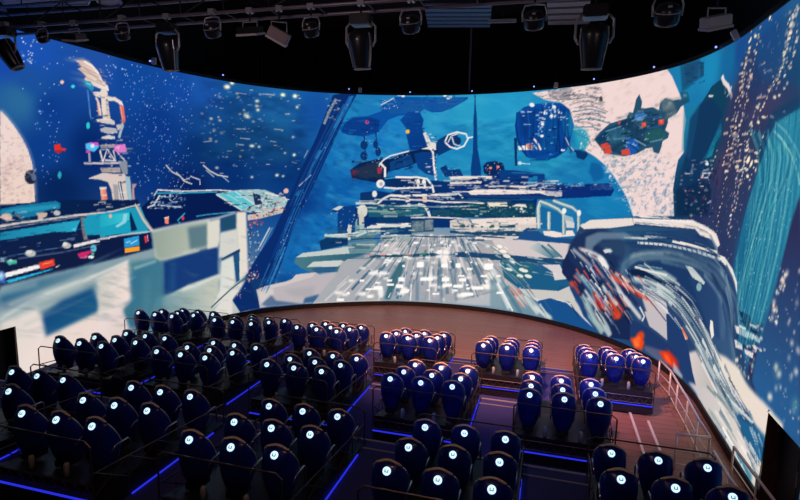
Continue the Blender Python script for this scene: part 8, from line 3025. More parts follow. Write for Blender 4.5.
l 614 0.5 0.3 2.9 2.9 2934 973 8 -1
l 614 0.4 0.3 4.1 4.1 3038 924 11 -1
l 614 0.6 0.3 2.9 2.9 2934 882 26 -2
l 325 0.5 0.3 2.9 2.9 3047 952 35 -5
l 325 0.4 0.3 3 3 2929 970 34 -5
l 614 0.6 0.3 4.2 4.2 3026 894 32 -3
l 325 0.5 0.3 3.1 3.1 2974 950 23 -3
l 614 0.6 0.3 2.7 2.7 3064 895 13 -2
l 614 0.4 0.3 3.8 3.8 2964 964 8 -1
l 325 0.4 0.3 3 3 3004 892 19 -3
l 325 0.6 0.3 4.4 4.4 3045 844 17 -2
l 614 0.5 0.3 3.8 3.8 3025 948 27 -4
l 243 0.6 0.3 2.9 2.9 2981 936 16 -2
l 694 0.5 0.3 2.8 2.8 3029 866 9 -1
l 243 0.5 0.3 4.6 4.6 3020 911 38 -4
l 694 0.6 0.3 4 4 3080 856 8 -1
l 683 0.4 0.3 5 5 3339 598 9 -1
l 369 0.6 0.3 2.5 2.5 3303 706 9 -1
l 312 0.5 0.3 2.5 2.5 3347 686 22 -3
l 698 0.6 0.3 4.5 4.5 3396 531 12 0
l 683 0.6 0.3 2.7 2.7 3470 579 11 0
l 683 0.5 0.3 2.9 2.9 3434 636 21 -3
l 698 0.5 0.3 3.6 3.6 3282 673 11 -1
l 683 0.4 0.3 2.9 2.9 3370 642 39 -4
l 369 0.5 0.3 4.1 4.1 3359 610 11 -2
l 369 0.6 0.3 3.4 3.4 3428 691 9 -1
l 683 0.4 0.3 3.8 3.8 3318 688 9 -1
l 698 0.5 0.3 3.1 3.1 3376 667 22 -2
l 698 0.4 0.3 4 4 3314 646 24 -3
l 369 0.5 0.3 3.7 3.7 3430 660 12 -2
l 683 0.6 0.3 3.4 3.4 3282 640 12 -1
l 369 0.5 0.3 3.5 3.5 3405 604 12 -2
l 369 0.5 0.3 4.6 4.6 3387 573 12 -1
l 369 0.4 0.3 3.4 3.4 3405 555 13 -1
l 369 0.5 0.3 2.6 2.6 3380 604 21 -2
l 698 0.5 0.3 4.4 4.4 3369 543 24 -2
l 312 0.5 0.3 4.5 4.5 3360 618 9 -1
l 683 0.4 0.3 4 4 3382 573 10 -1
l 683 0.4 0.3 3.6 3.6 3350 706 9 -1
l 698 0.5 0.3 4.7 4.7 3418 587 23 -2
l 369 0.5 0.3 4.1 4.1 3276 651 13 -1
l 369 0.4 0.3 3.2 3.2 3347 546 8 0
l 698 0.4 0.3 3.9 3.9 3433 593 23 -2
l 369 0.5 0.3 4 4 3293 559 13 -1
l 698 0.4 0.3 3.4 3.4 3273 673 24 -3
l 683 0.5 0.3 2.7 2.7 3316 580 16 -1
l 369 0.6 0.3 3.1 3.1 3437 568 15 -1
l 369 0.5 0.3 3.7 3.7 3436 531 20 -1
l 369 0.4 0.3 3.5 3.5 3375 536 27 -2
l 683 0.5 0.3 2.6 2.6 3406 672 14 -2
l 683 0.5 0.3 2.7 2.7 3310 638 26 -3
l 312 0.4 0.3 2.9 2.9 3362 673 21 -3
l 683 0.5 0.3 2.5 2.5 3355 670 21 -2
l 369 0.4 0.3 3.7 3.7 3438 562 14 -1
l 683 0.4 0.3 3.3 3.3 3320 579 16 -2
l 369 0.4 0.3 2.8 2.8 3426 596 11 -1
l 698 0.4 0.3 3.3 3.3 3375 627 14 -1
l 369 0.4 0.3 4.7 4.7 3267 689 28 -4
l 369 0.4 0.3 4.8 4.8 3379 591 10 -1
l 312 0.5 0.3 4.7 4.7 3307 665 31 -4
l 312 0.6 0.3 3.9 3.9 3372 670 8 -1
l 698 0.5 0.3 3.7 3.7 3455 602 10 -1
l 312 0.5 0.3 4.2 4.2 3258 691 31 -5
l 312 0.4 0.3 2.9 2.9 3434 569 9 -1
l 698 0.6 0.3 3 3 3441 682 10 -1
l 312 0.6 0.3 2.8 2.8 3299 671 9 -1
l 312 0.5 0.3 3.6 3.6 3452 663 16 -2
l 683 0.5 0.3 4.3 4.3 3436 526 9 0
l 683 0.4 0.3 4.3 4.3 3381 571 9 -1
l 369 0.5 0.3 4.6 4.6 3443 609 16 -2
l 312 0.4 0.3 4.2 4.2 3391 687 18 -3
l 312 0.4 0.3 4 4 3349 599 10 -1
l 683 0.6 0.3 4.8 4.8 3405 526 30 -2
l 683 0.5 0.3 4.3 4.3 3395 656 10 -2
l 698 0.5 0.3 4 4 3420 624 26 -2
l 698 0.5 0.3 2.5 2.5 3363 653 22 -3
l 342 0.5 0.3 3.7 3.7 3125 632 37 3
l 342 0.5 0.3 3 3 3173 617 37 4
l 698 0.6 0.3 4.9 4.9 3165 705 7 1
l 276 0.6 0.3 3.5 3.5 3216 613 8 1
l 698 0.5 0.3 3.5 3.5 3293 694 13 1
l 342 0.4 0.3 5.2 5.2 3192 653 10 1
l 276 0.5 0.3 3.6 3.6 3219 598 8 1
l 276 0.6 0.3 3.8 3.8 3287 712 8 0
l 276 0.5 0.3 3.7 3.7 3219 647 33 3
l 698 0.4 0.3 3.9 3.9 3229 588 9 1
l 276 0.5 0.3 5.4 5.4 3179 681 12 1
l 698 0.6 0.3 4.7 4.7 3215 595 36 4
l 698 0.4 0.3 4.4 4.4 3128 624 9 1
l 698 0.4 0.3 3.4 3.4 3298 610 10 1
l 698 0.6 0.3 4 4 3237 610 26 2
l 698 0.5 0.3 4.4 4.4 3182 712 31 2
l 342 0.5 0.3 3.5 3.5 3182 655 9 0
l 276 0.4 0.3 4.4 4.4 3301 659 12 1
l 276 0.5 0.3 3.7 3.7 3132 696 17 1
l 342 0.5 0.3 4.7 4.7 3166 575 24 3
l 342 0.6 0.3 2.8 2.8 3131 708 8 1
l 342 0.6 0.3 4.5 4.5 3223 620 30 3
l 698 0.4 0.3 3.4 3.4 3223 702 9 0
l 276 0.5 0.3 4.6 4.6 3319 614 11 1
l 342 0.4 0.3 4.7 4.7 3153 573 22 3
l 276 0.6 0.3 3.8 3.8 3279 720 22 1
l 342 0.5 0.3 5 5 3175 620 8 1
l 698 0.4 0.3 3.4 3.4 3257 612 27 3
l 276 0.5 0.3 3.7 3.7 3282 715 25 1
l 342 0.5 0.3 3.5 3.5 3215 689 24 2
l 342 0.4 0.3 4.7 4.7 3231 642 15 1
l 698 0.5 0.3 4.6 4.6 3278 732 21 1
l 342 0.4 0.3 4.6 4.6 3186 622 14 2
l 342 0.5 0.3 5.2 5.2 3174 727 12 1
l 276 0.5 0.3 5.2 5.2 3164 666 20 1
l 698 0.4 0.3 4.5 4.5 3271 622 16 2
l 276 0.5 0.3 3 3 3314 665 24 2
l 698 0.5 0.3 4.3 4.3 3259 691 8 1
l 342 0.6 0.3 4.5 4.5 3184 714 25 1
l 698 0.4 0.3 3 3 3276 636 18 1
l 342 0.5 0.3 4.8 4.8 3281 590 32 4
l 342 0.4 0.3 3.9 3.9 3275 629 21 1
l 698 0.6 0.3 2.6 2.6 3300 604 10 0
l 698 0.5 0.3 3.3 3.3 3212 642 13 1
l 698 0.6 0.3 5 5 3238 711 22 1
l 342 0.6 0.3 3.7 3.7 3229 698 36 2
l 276 0.4 0.3 5 5 3166 702 35 3
l 698 0.6 0.3 5.2 5.2 3161 682 9 1
l 698 0.4 0.3 3.5 3.5 3246 633 16 2
l 342 0.4 0.3 3.2 3.2 3224 640 12 1
p 83 0.6 0.8 3515 848 51 37 72 7 78 -49 8 -29 -56 -46 -28 -51 -24 -66 -43 -110 -74 -8 -25 78 32 88
p 40 0.6 0.6 3473 618 170 33 63 -28 -8 -76 -211 -15
l 440 0.6 0 3.3 3.3 3543 616 16 0
l 618 0.8 0 2.3 2.3 3570 617 14 0
l 618 0.6 0 3.6 3.6 3491 637 13 0
l 499 0.7 0 4.1 4.1 3493 650 16 0
l 18 0.9 0 2.6 2.6 3660 566 30 2
l 18 0.7 0 4 4 3667 560 22 2
l 18 0.6 0 3.5 3.5 3678 629 11 0
l 440 0.6 0 3.4 3.4 3513 621 20 0
l 618 0.8 0 3.8 3.8 3657 659 15 0
l 618 0.6 0 2.5 2.5 3640 552 14 1
l 618 0.7 0 4.4 4.4 3520 671 26 0
l 499 0.9 0 3.8 3.8 3623 676 11 0
l 18 0.7 0 2.3 2.3 3676 614 18 1
l 18 0.7 0 4.2 4.2 3523 682 11 0
l 18 0.5 0 3.4 3.4 3629 606 19 0
l 618 0.6 0 4.1 4.1 3681 584 17 1
l 440 0.7 0 3.1 3.1 3575 580 10 1
l 618 0.7 0 3.3 3.3 3536 576 12 1
l 499 0.6 0 3.7 3.7 3524 616 11 0
l 135 0.7 0 3.3 3.3 3612 675 17 0
l 618 0.7 0 3 3 3610 643 16 0
l 499 0.7 0 3.5 3.5 3630 681 21 0
l 499 0.7 0 2.8 2.8 3651 621 25 0
l 499 0.7 0 2.2 2.2 3568 573 18 1
l 618 0.8 0 3.4 3.4 3694 589 12 1
l 499 0.8 0 3.5 3.5 3622 633 22 0
l 618 0.6 0 2.4 2.4 3614 613 12 1
l 18 0.7 0 2.6 2.6 3630 550 26 2
l 499 0.7 0 2.8 2.8 3602 652 12 0
l 18 0.7 0 4.2 4.2 3541 566 20 1
l 18 0.6 0 2.1 2.1 3674 660 17 0
l 135 0.8 0 2.7 2.7 3515 547 11 0
l 499 0.9 0 3.7 3.7 3642 658 19 0
l 18 0.9 0 3.1 3.1 3606 589 14 0
l 440 0.7 0 3.3 3.3 3539 604 11 1
l 499 0.8 0 3.5 3.5 3514 672 10 0
l 440 0.7 0 4 4 3492 664 12 0
l 135 0.8 0 2.9 2.9 3555 622 26 0
l 135 0.8 0 2.4 2.4 3617 688 13 -1
l 618 0.9 0 2.5 2.5 3668 666 11 0
p 155 0.5 0.5 3453 1027 87 -6 32 -48 -33 -12 -65 -1
l 138 0.5 0 2.6 2.6 3548 980 10 -2
l 74 0.7 0 4.5 4.5 3543 1000 11 -2
l 74 0.4 0 2.3 2.3 3489 1004 18 -3
l 49 0.5 0 3.9 3.9 3555 997 11 -2
l 74 0.7 0 4.9 4.9 3571 952 10 -2
l 49 0.4 0 3.2 3.2 3505 973 27 -5
l 74 0.5 0 3.8 3.8 3549 952 15 -3
l 138 0.5 0 3.5 3.5 3518 980 30 -6
l 138 0.5 0 3.6 3.6 3437 1023 37 -7
l 74 0.6 0 3.1 3.1 3459 962 23 -3
l 49 0.6 0 4.7 4.7 3501 1003 10 -2
l 49 0.6 0 4.4 4.4 3461 994 14 -2
l 49 0.5 0 4 4 3476 968 27 -5
l 74 0.6 0 4.2 4.2 3542 996 10 -2
l 49 0.5 0 3.1 3.1 3506 976 38 -7
l 49 0.6 0 4.4 4.4 3534 1014 27 -6
l 74 0.5 0 3.9 3.9 3500 957 24 -4
l 49 0.6 0 4.4 4.4 3474 993 16 -3
l 266 0.8 0 4 4 1371 841 8 1
l 663 0.8 0 3.3 3.3 1470 684 18 0
l 266 0.6 0 4 4 1513 917 16 1
l 351 0.5 0 3.5 3.5 1157 627 13 0
l 266 0.5 0 3.4 3.4 1566 910 22 2
l 351 0.5 0 3.6 3.6 1625 745 8 0
l 608 0.7 0 3.8 3.8 1544 982 9 1
l 266 0.7 0 4.1 4.1 1377 898 14 1
l 266 0.6 0 4.4 4.4 1482 706 21 0
l 266 0.5 0 3.8 3.8 1397 710 21 0
l 266 0.6 0 3.3 3.3 1280 719 8 1
l 266 0.7 0 4.2 4.2 1393 965 9 1
l 266 0.7 0 3 3 1323 896 10 1
l 351 0.8 0 4.2 4.2 1448 874 13 1
l 351 0.6 0 3.5 3.5 1162 799 20 2
l 608 0.6 0 4.2 4.2 1625 961 12 1
l 266 0.7 0 4.3 4.3 1526 766 16 1
l 663 0.6 0 3.5 3.5 1625 1004 8 1
l 608 0.6 0 3.2 3.2 1390 940 21 2
l 663 0.8 0 3.2 3.2 1559 676 8 1
l 663 0.5 0 4.5 4.5 1542 757 8 0
l 351 0.6 0 3.3 3.3 1604 814 11 0
l 663 0.5 0 3.9 3.9 1304 941 10 1
l 663 0.7 0 3.7 3.7 1402 1004 16 2
l 351 0.6 0 3.9 3.9 1314 805 8 0
l 608 0.6 0 4.2 4.2 1438 939 20 2
l 608 0.6 0 3.3 3.3 1284 734 23 1
l 663 0.5 0 4.4 4.4 1592 697 10 0
l 266 0.8 0 4.4 4.4 1455 845 19 1
l 351 0.5 0 3.3 3.3 1216 932 12 1
l 608 0.5 0 3.7 3.7 1602 694 15 0
l 266 0.5 0 4 4 1523 927 8 1
l 608 0.6 0 3.5 3.5 1255 910 19 2
l 351 0.6 0 3.6 3.6 1295 982 23 3
l 608 0.7 0 4.1 4.1 1508 770 16 1
l 351 0.5 0 3.1 3.1 1179 849 7 0
l 663 0.7 0 4.6 4.6 1596 887 15 1
l 266 0.5 0 3.4 3.4 1588 684 7 1
l 608 0.8 0 4.4 4.4 1565 915 21 2
l 608 0.8 0 4 4 1628 991 11 1
l 266 0.5 0 4.4 4.4 1452 796 20 2
l 663 0.5 0 3.4 3.4 1490 984 15 2
l 351 0.7 0 4.3 4.3 1391 887 9 1
l 351 0.6 0 3.1 3.1 1394 887 9 1
l 266 0.8 0 3.2 3.2 1360 945 10 1
l 351 0.6 0 4.3 4.3 1502 880 10 1
l 266 0.6 0 3.3 3.3 1351 821 18 1
l 608 0.6 0 3.9 3.9 1348 740 17 1
l 351 0.5 0 4.2 4.2 1361 948 8 1
l 266 0.6 0 4.1 4.1 1609 705 20 0
l 351 0.6 0 4.1 4.1 1442 746 8 0
l 663 0.8 0 4.2 4.2 1619 667 8 0
l 663 0.7 0 3.5 3.5 1575 974 9 1
l 663 0.6 0 4.2 4.2 1246 638 17 1
l 351 0.6 0 3.9 3.9 1246 964 10 1
l 663 0.6 0 3.4 3.4 1345 714 8 1
l 608 0.6 0 3 3 1154 680 22 1
l 663 0.6 0 4.5 4.5 1546 838 7 0
l 351 0.7 0 3.9 3.9 1378 823 12 1
l 608 0.8 0 3.7 3.7 1190 906 9 1
n ["041c4c",30,12,76,0.35,3,0,0.35] 1168 1012 153 11 153 7 150 3 150 -2 -47 -139 -48 -138 -49 -138 -159 -3 -161 -2 -160 -1 6 135 6 134
g 503 1 0.8 dcd4cc 3786 61 407 -17 3684 31 164 45 160 30 100 -8 64 -17 59 -17 44 -20 -8 -26 -159 6 -306 -2
p 642 1 0.6 4113 159 105 33 67 3 2 -20 -9 -34 -31 7 -52 8 -109 -3
p 161 1 0.8 4088 110 68 10 70 18 52 3 10 -47 -13 -19 -50 4 -56 9
p 551 0.9 0.4 4035 123 59 9 119 9 -9 -8 -78 -7
p 206 0.9 0.6 4133 37 56 1 52 0 2 -21 -44 -2 -57 2
p 616 1 0.5 4122 66 80 6 63 -3 15 21 2 -35 -45 -6 -78 -4
l 570 0.5 0.3 8.6 2.5 4048 63 60 -4 55 -3
l 667 0.6 0.3 9.8 2.1 4171 85 65 -6 54 -11
l 667 0.8 0.3 7 2.7 3998 79 38 -2 33 -2
l 307 0.7 0.3 7.9 2.6 4048 29 35 -2 33 -1
l 410 0.5 0.3 11.7 2.8 3891 26 95 3 84 -3
l 570 0.6 0.3 7.2 2.3 4106 23 68 -3 57 -10
l 667 0.9 0.3 6.2 2.5 4059 29 69 -3 58 -4
l 410 0.6 0.3 10.7 2.2 4190 41 33 -6 32 -6
l 307 0.8 0.3 7.3 2.5 3964 98 47 2 48 -1
l 667 0.7 0.3 11.1 2.4 4078 103 33 -3 32 -3
l 667 0.6 0.3 8.9 2.2 4130 80 70 -5 61 -9
l 307 0.7 0.3 13 2.7 3988 70 57 -2 51 -4
l 307 0.6 0.3 9.1 2.7 3853 84 109 6 95 0
l 667 0.7 0.3 8 2.3 4175 26 31 -6 31 -5
l 345 0.9 0.3 9.7 2.1 4199 63 43 -6 38 -8
l 723 0.6 0.3 10 2.3 4180 18 26 -4 25 -4
l 667 0.5 0.3 6.6 2.6 4057 28 26 -1 24 -1
l 345 0.6 0.3 10 2.8 3915 35 81 1 73 -3
l 723 0.6 0.3 7.1 2.2 4161 61 32 -2 30 -3
l 410 0.6 0.3 8.4 2.8 3891 36 97 3 81 -3
l 345 0.7 0.3 9.2 2.6 3983 65 79 -4 71 -4
l 345 0.8 0.3 8.6 2.4 3949 100 117 1 81 -7
l 307 0.7 0.3 7.8 2 4261 76 21 -5 20 -4
l 307 0.8 0.3 5.4 2.1 4231 55 20 -4 19 -4
l 570 0.8 0.3 11.8 2.5 3940 89 67 3 59 -2
l 570 0.7 0.3 8.7 2 4244 78 29 -6 28 -6
l 410 0.8 0.3 6.4 2.1 4214 69 39 -7 35 -7
l 667 0.9 0.3 6.2 2.6 3963 84 37 2 36 0
l 723 0.9 0.3 8.8 2.6 4022 41 62 -3 56 -2
l 667 0.7 0.3 8.3 2.7 3951 54 90 -2 79 -5
l 410 0.8 0.3 11.6 2.5 4020 104 56 -2 41 -4
l 667 0.8 0.3 7.9 2 4205 89 58 -7 45 -11
l 345 0.8 0.3 8.8 2.5 3920 94 93 4 78 -4
l 345 0.5 0.3 8 2.5 4054 49 50 -3 46 -2
l 667 0.8 0.2 7.4 2.1 4243 130 15 -7 16 -6
l 420 0.7 0.2 4.6 2.1 4291 97 6 -10 5 -10
l 253 0.5 0.2 7.3 2.1 4242 131 18 -8 16 -7
l 253 0.6 0.2 4.1 2.3 4240 80 5 -9 5 -9
l 253 0.9 0.2 7.2 2.2 4249 88 6 -11 6 -11
l 667 0.6 0.2 5.6 2.3 4120 127 21 -2 20 -2
l 253 0.7 0.2 8.4 2.1 4178 150 14 -2 13 -2
l 253 0.8 0.2 8.4 2.3 4203 117 8 -4 8 -3
l 105 0.5 0.2 5.8 2.2 4240 101 16 -8 8 -14
l 420 0.5 0.2 7.8 2.2 4256 103 11 -9 6 -12
l 420 0.8 0.2 7.2 2.2 4222 124 14 -6 14 -6
l 667 0.5 0.2 7.1 2.2 4204 125 25 -10 23 -10
l 105 0.7 0.2 6.9 2.1 4258 109 10 -4 7 -8
l 667 0.7 0.2 4.8 2.2 4194 121 25 -9 23 -10
l 667 0.8 0.2 4.3 2.2 4254 86 5 -10 6 -10
l 253 0.7 0.2 6.9 2.2 4231 103 18 -8 10 -11"""
TF = [0, 0.59, 1.15]
PODS = [[(-13.11, 16.33, []), (-10.082, 16.436, []), (-7.086, 16.589, []), (-4.047, 16.671, []), (-1.016, 16.753, []), (2.021, 16.828, [])], [(-11.578, 11.793, []), (-8.589, 11.91, []), (-5.554, 11.995, []), (-2.53, 12.081, []), (0.494, 12.176, [])], [(-10.335, 7.236, [(0, 0), (0, 1), (0, 2), (1, 0), (1, 1)]), (-7.319, 7.36, []), (-4.244, 7.462, []), (-1.219, 7.559, []), (1.875, 7.626, [(0, 0), (0, 1), (0, 2)])]]
RAILS = [('handrail', 'long steel handrail on the wooden floor beside the right of the screen', [(3.59, 17.94), (3.72, 16.96), (3.71, 15.97), (3.71, 14.82), (3.67, 13.64), (3.68, 12.65)], 0.85), ('handrail', 'short steel cross rail closing the right walkway end', [(3.0, 12.57), (3.68, 12.65)], 0.85), ('handrail', 'steel handrail nearest the dark right doorway', [(4.05, 12.31), (4.09, 11.08), (4.15, 9.55)], 0.85), ('handrail', 'steel handrail behind the rightmost back tier seats', [(3.57, 11.97), (3.58, 10.91), (3.64, 10.1)], 0.85)]
KERBS = [(2.45, 13.0, 15.6), (2.85, 12.9, 15.0)]
TRUSS = (9.1, 9.352)
FIX = [('m', ('large black moving head light at the far left, tilted outward', (-11.338, 9.1, 9.341), 0.8520599250936329, -0.42, 0.011)), ('w', ('small black lamp second from the left end of the truss', (-10.342, 9.1, 9.291), 0.32378277153558055, 0.061, False)), ('f', ('slim grey floodlight left of the round black lamps', (-9.518, 9.1, 9.23), 0.3408239700374532, 0.1192883895131086, 0.3, 0.0, 0.08, 'fixture', 'grey', 0.122)), ('w', ('round black yoke lamp right of the slim grey floodlight', (-8.331, 9.1, 9.302), 0.3749063670411985, 0.05, False)), ('m', ('tall black moving head light with white cable on the left half', (-7.288, 9.1, 9.209), 0.8520599250936329, 0.05, 0.143)), ('w', ('round black yoke lamp beside the tall left moving head', (-6.291, 9.1, 9.3), 0.42602996254681647, 0.052, False)), ('f', ('slim black floodlight with pale underside left of the pinkish box', (-5.495, 9.1, 9.15), 0.4089887640449438, 0.1192883895131086, 0.3, 0.0, 0.0, 'fixture', 'white', 0.202)), ('f', ('pinkish box projector with white front hanging from the truss', (-4.906, 9.1, 9.119), 0.3749063670411985, 0.18745318352059925, 0.36, 0.5, 0.45, 'pink', 'white', 0.233)), ('w', ('round black yoke lamp right of the pinkish projector', (-4.278, 9.1, 9.187), 0.39194756554307114, 0.165, False)), ('m', ('large tapered moving head light near the middle of the truss', (-3.34, 9.1, 9.15), 0.8861423220973783, 0.0, 0.202)), ('w', ('round black lamp right of the central moving head', (-2.452, 9.1, 9.212), 0.44307116104868915, 0.14, False)), ('w', ('round black lamp with bright rim right of the hanging pole', (-0.431, 9.1, 9.166), 0.44307116104868915, 0.186, True)), ('m', ('large moving head light on the right half of the truss', (0.482, 9.1, 9.065), 0.9202247191011236, 0.0, 0.287)), ('w', ('round black lamp with bright rim second from the right end', (1.494, 9.1, 9.172), 0.49419475655430706, 0.18, True)), ('f', ('tilted grey panel light at the right end', (2.149, 9.1, 8.936), 0.3408239700374532, 0.15337078651685393, 0.28, 0.2, -0.2, 'grey', 'grey', 0.416))]
PANELS = [('ceiling_cloud', 'pale ceiling panel at the far left corner', 'ceiling panel', [(-14.09, 11.38), (-11.67, 11.63), (-10.37, 10.58), (-12.88, 10.05)], 10.6, 0.1, 'cloud', 0), ('ceiling_cloud', 'small pale ceiling panel second from the left', 'ceiling panel', [(-11.28, 11.55), (-11.15, 11.9), (-10.73, 11.74), (-10.42, 10.98), (-10.8, 10.9)], 10.6, 0.1, 'cloud', 0), ('ceiling_cloud', 'pale narrow ceiling strip by the left wall', 'ceiling panel', [(-14.93, 11.65), (-14.44, 11.66), (-14.23, 11.44), (-14.56, 11.37)], 10.6, 0.08, 'cloud', 0), ('ceiling_grille', 'glittering bluish slatted ceiling grille above the middle', 'ceiling grille', [(-5.39, 22.81), (-2.87, 23.3), (-2.46, 20.23), (-4.84, 19.74)], 12.6, 0.08, 'perf', 6), ('ceiling_grille', 'dark grey slatted ceiling grille right of the bright lamp', 'ceiling grille', [(-0.55, 23.46), (1.07, 23.63), (0.88, 20.48), (-0.56, 20.4)], 12.6, 0.08, 'fixture_rim', 4)]
POLES = [('hanging_pole', 'thin dark pole hanging above the middle of the screen', 'pole', (-4.05, 25.9), 10.45, 13.95, 0.045), ('hanging_cable', 'thin cable hanging down on the left under the truss', 'cable', (-11.46, 19.5), 9.97, 13.95, 0.012), ('hanging_cable', 'thin cable beside the first one, left under the truss', 'cable', (-11.28, 19.5), 9.97, 13.95, 0.012)]
SENSORS = [('tiny glowing blue indicator above the diagonal girder picture', (-9.43, 24.181, 10.43)), ('tiny glowing indicator above the middle of the screen', (-6.676, 24.953, 10.355)), ('tiny glowing blue indicator just right of the hanging pole picture', (-3.777, 25.044, 10.355)), ('tiny glowing blue indicator above the dark round station picture', (-1.009, 24.34, 10.376)), ('tiny glowing blue indicator above the bright moon picture', (1.331, 23.028, 10.395)), ('tiny glowing blue indicator right of the bright moon top picture', (3.162, 20.965, 10.39)), ('tiny glowing blue indicator above the right towers picture', (4.313, 17.957, 10.324)), ('tiny glowing blue indicator in the upper left picture', (-13.413, 20.062, 10.429)), ('tiny glowing blue indicator above the left starfield picture', (-14.301, 16.878, 10.367))]
BOXES = [('small_device', 'small white box on the screen top left of centre', (-8.909, 24.255, 10.385), (0.17, 0.2, 0.1), 0, 'white'), ('small_device', 'small white box on the screen top right of centre', (-0.101, 23.802, 10.328), (0.17, 0.2, 0.1), 0.12, 'white'), ('small_device', 'small tilted white tag at the screen top far right', (4.305, 16.205, 10.222), (0.14, 0.26, 0.1), -0.5, 'white'), ('small_device', 'small white box under the tall left moving head', (-14.199, 16.963, 10.381), (0.16, 0.24, 0.1), 0.1, 'white'), ('tube_lamp', 'short white tube lamp below the bluish slatted ceiling grille', (-1.231, 12.0, 9.724), (0.6, 0.07, 0.06), 0.03, 'white')]
LIGHTS = [('stage_wash_warm', (-2.0, 10.2, 9.2), (-1.5, 22, 0), 0.3, 8600, (1, 0.47, 0.33), 1.5), ('stage_wash_right', (2.5, 10.2, 9.2), (3.4, 15, 0), 0.3, 240, (1, 0.55, 0.42), 1.3), ('unseen_blue_fill_right', (2.8, 4.0, 8.4), (1.8, 17.5, 1), 0.3, 6500, (0.06, 0.2, 1), 0.5), ('unseen_blue_fill_middle', (-1.6, 4.0, 8.4), (-1.5, 14, 1), 0.3, 800, (0.06, 0.14, 1), 0.7), ('unseen_warm_fill', (-2, 1.0, 12.5), (-2.5, 7.5, 1), 0.2, 480, (1, 0.6, 0.42), 1.3), ('unseen_rig_fill', (2.2, 4.0, 8.0), (2.4, 9.5, 9.2), 0.3, 45, (1, 0.85, 0.9), 1.4), ('unseen_truss_fill', (-4.5, 3.0, 8.6), (-4.5, 10, 10), 0.3, 190, (1, 0.78, 0.85), 2.2)]  # blue, house and work lamps are unseen fills added to brighten seats and rig
CAM = [[0.9618668545522621, -0.058019195654601854, 0.26729370933362906, 0], [0.2726237672308521, 0.12440355479201155, -0.9540440435828784, 0], [0.02210058041309639, 0.9905339613010268, 0.13547706763397357, 6.405], [0, 0, 0, 1]]
FPX = 534.6288528986256
WOOD1 = (0.3, 0.125, 0.088)
WOOD2 = (0.35, 0.15, 0.105)
# ------------------------------------------------------------------ materials
def mat(name, color, rough=.5, metal=0, emit=None, estr=0, noise=0, scale=8, bump=0, coat=0, stretch=(1,1,1)):
    m = bpy.data.materials.new(name); m.use_nodes = True; nt = m.node_tree; b = nt.nodes['Principled BSDF']
    b.inputs['Base Color'].default_value = (*color, 1); b.inputs['Roughness'].default_value = rough; b.inputs['Metallic'].default_value = metal
    if coat: b.inputs['Coat Weight'].default_value = coat; b.inputs['Coat Roughness'].default_value = .2
    if emit: b.inputs['Emission Color'].default_value = (*emit, 1); b.inputs['Emission Strength'].default_value = estr
    tc = nt.nodes.new('ShaderNodeTexCoord'); mp = nt.nodes.new('ShaderNodeMapping'); mp.inputs['Scale'].default_value = stretch
    nz = nt.nodes.new('ShaderNodeTexNoise'); nz.inputs['Scale'].default_value = scale; nz.inputs['Detail'].default_value = 5
    nt.links.new(tc.outputs['Object'], mp.inputs[0]); nt.links.new(mp.outputs[0], nz.inputs[0])
    if noise:
        r = nt.nodes.new('ShaderNodeMixRGB'); r.inputs[1].default_value = (*[c*(1-noise) for c in color], 1); r.inputs[2].default_value = (*[min(1, c*(1+noise)) for c in color], 1)
        nt.links.new(nz.outputs[0], r.inputs[0]); nt.links.new(r.outputs[0], b.inputs['Base Color'])
    if bump:
        bp = nt.nodes.new('ShaderNodeBump'); bp.inputs['Strength'].default_value = bump; bp.inputs['Distance'].default_value = .01
        nt.links.new(nz.outputs[0], bp.inputs['Height']); nt.links.new(bp.outputs[0], b.inputs['Normal'])
    return m
def wood(name, c1, c2):
    m = bpy.data.materials.new(name); m.use_nodes = True; nt = m.node_tree; b = nt.nodes['Principled BSDF']; b.inputs['Roughness'].default_value = .45
    tc = nt.nodes.new('ShaderNodeTexCoord'); br = nt.nodes.new('ShaderNodeTexBrick')
    br.inputs['Color1'].default_value = (*c1, 1); br.inputs['Color2'].default_value = (*c2, 1); br.inputs['Mortar'].default_value = (*[c*.45 for c in c1], 1)
    br.inputs['Scale'].default_value = 1; br.inputs['Brick Width'].default_value = 2.4; br.inputs['Row Height'].default_value = .3; br.inputs['Mortar Size'].default_value = .012; br.inputs['Bias'].default_value = -.2
    mp = nt.nodes.new('ShaderNodeMapping'); mp.inputs['Scale'].default_value = (.6, 9, 1)
    nz = nt.nodes.new('ShaderNodeTexNoise'); nz.inputs['Scale'].default_value = 3; nz.inputs['Detail'].default_value = 6
    mx = nt.nodes.new('ShaderNodeMixRGB'); mx.blend_type = 'MULTIPLY'; mx.inputs[0].default_value = .5
    nt.links.new(tc.outputs['Object'], br.inputs[0]); nt.links.new(tc.outputs['Object'], mp.inputs[0]); nt.links.new(mp.outputs[0], nz.inputs[0])
    rp = nt.nodes.new('ShaderNodeValToRGB'); rp.color_ramp.elements[0].color = (.5, .5, .5, 1); rp.color_ramp.elements[1].color = (1.3, 1.3, 1.3, 1)
    rp.color_ramp.elements[0].position = .3; rp.color_ramp.elements[1].position = .7
    nt.links.new(nz.outputs[0], rp.inputs[0]); nt.links.new(br.outputs[0], mx.inputs[1]); nt.links.new(rp.outputs[0], mx.inputs[2]); nt.links.new(mx.outputs[0], b.inputs['Base Color'])
    return m
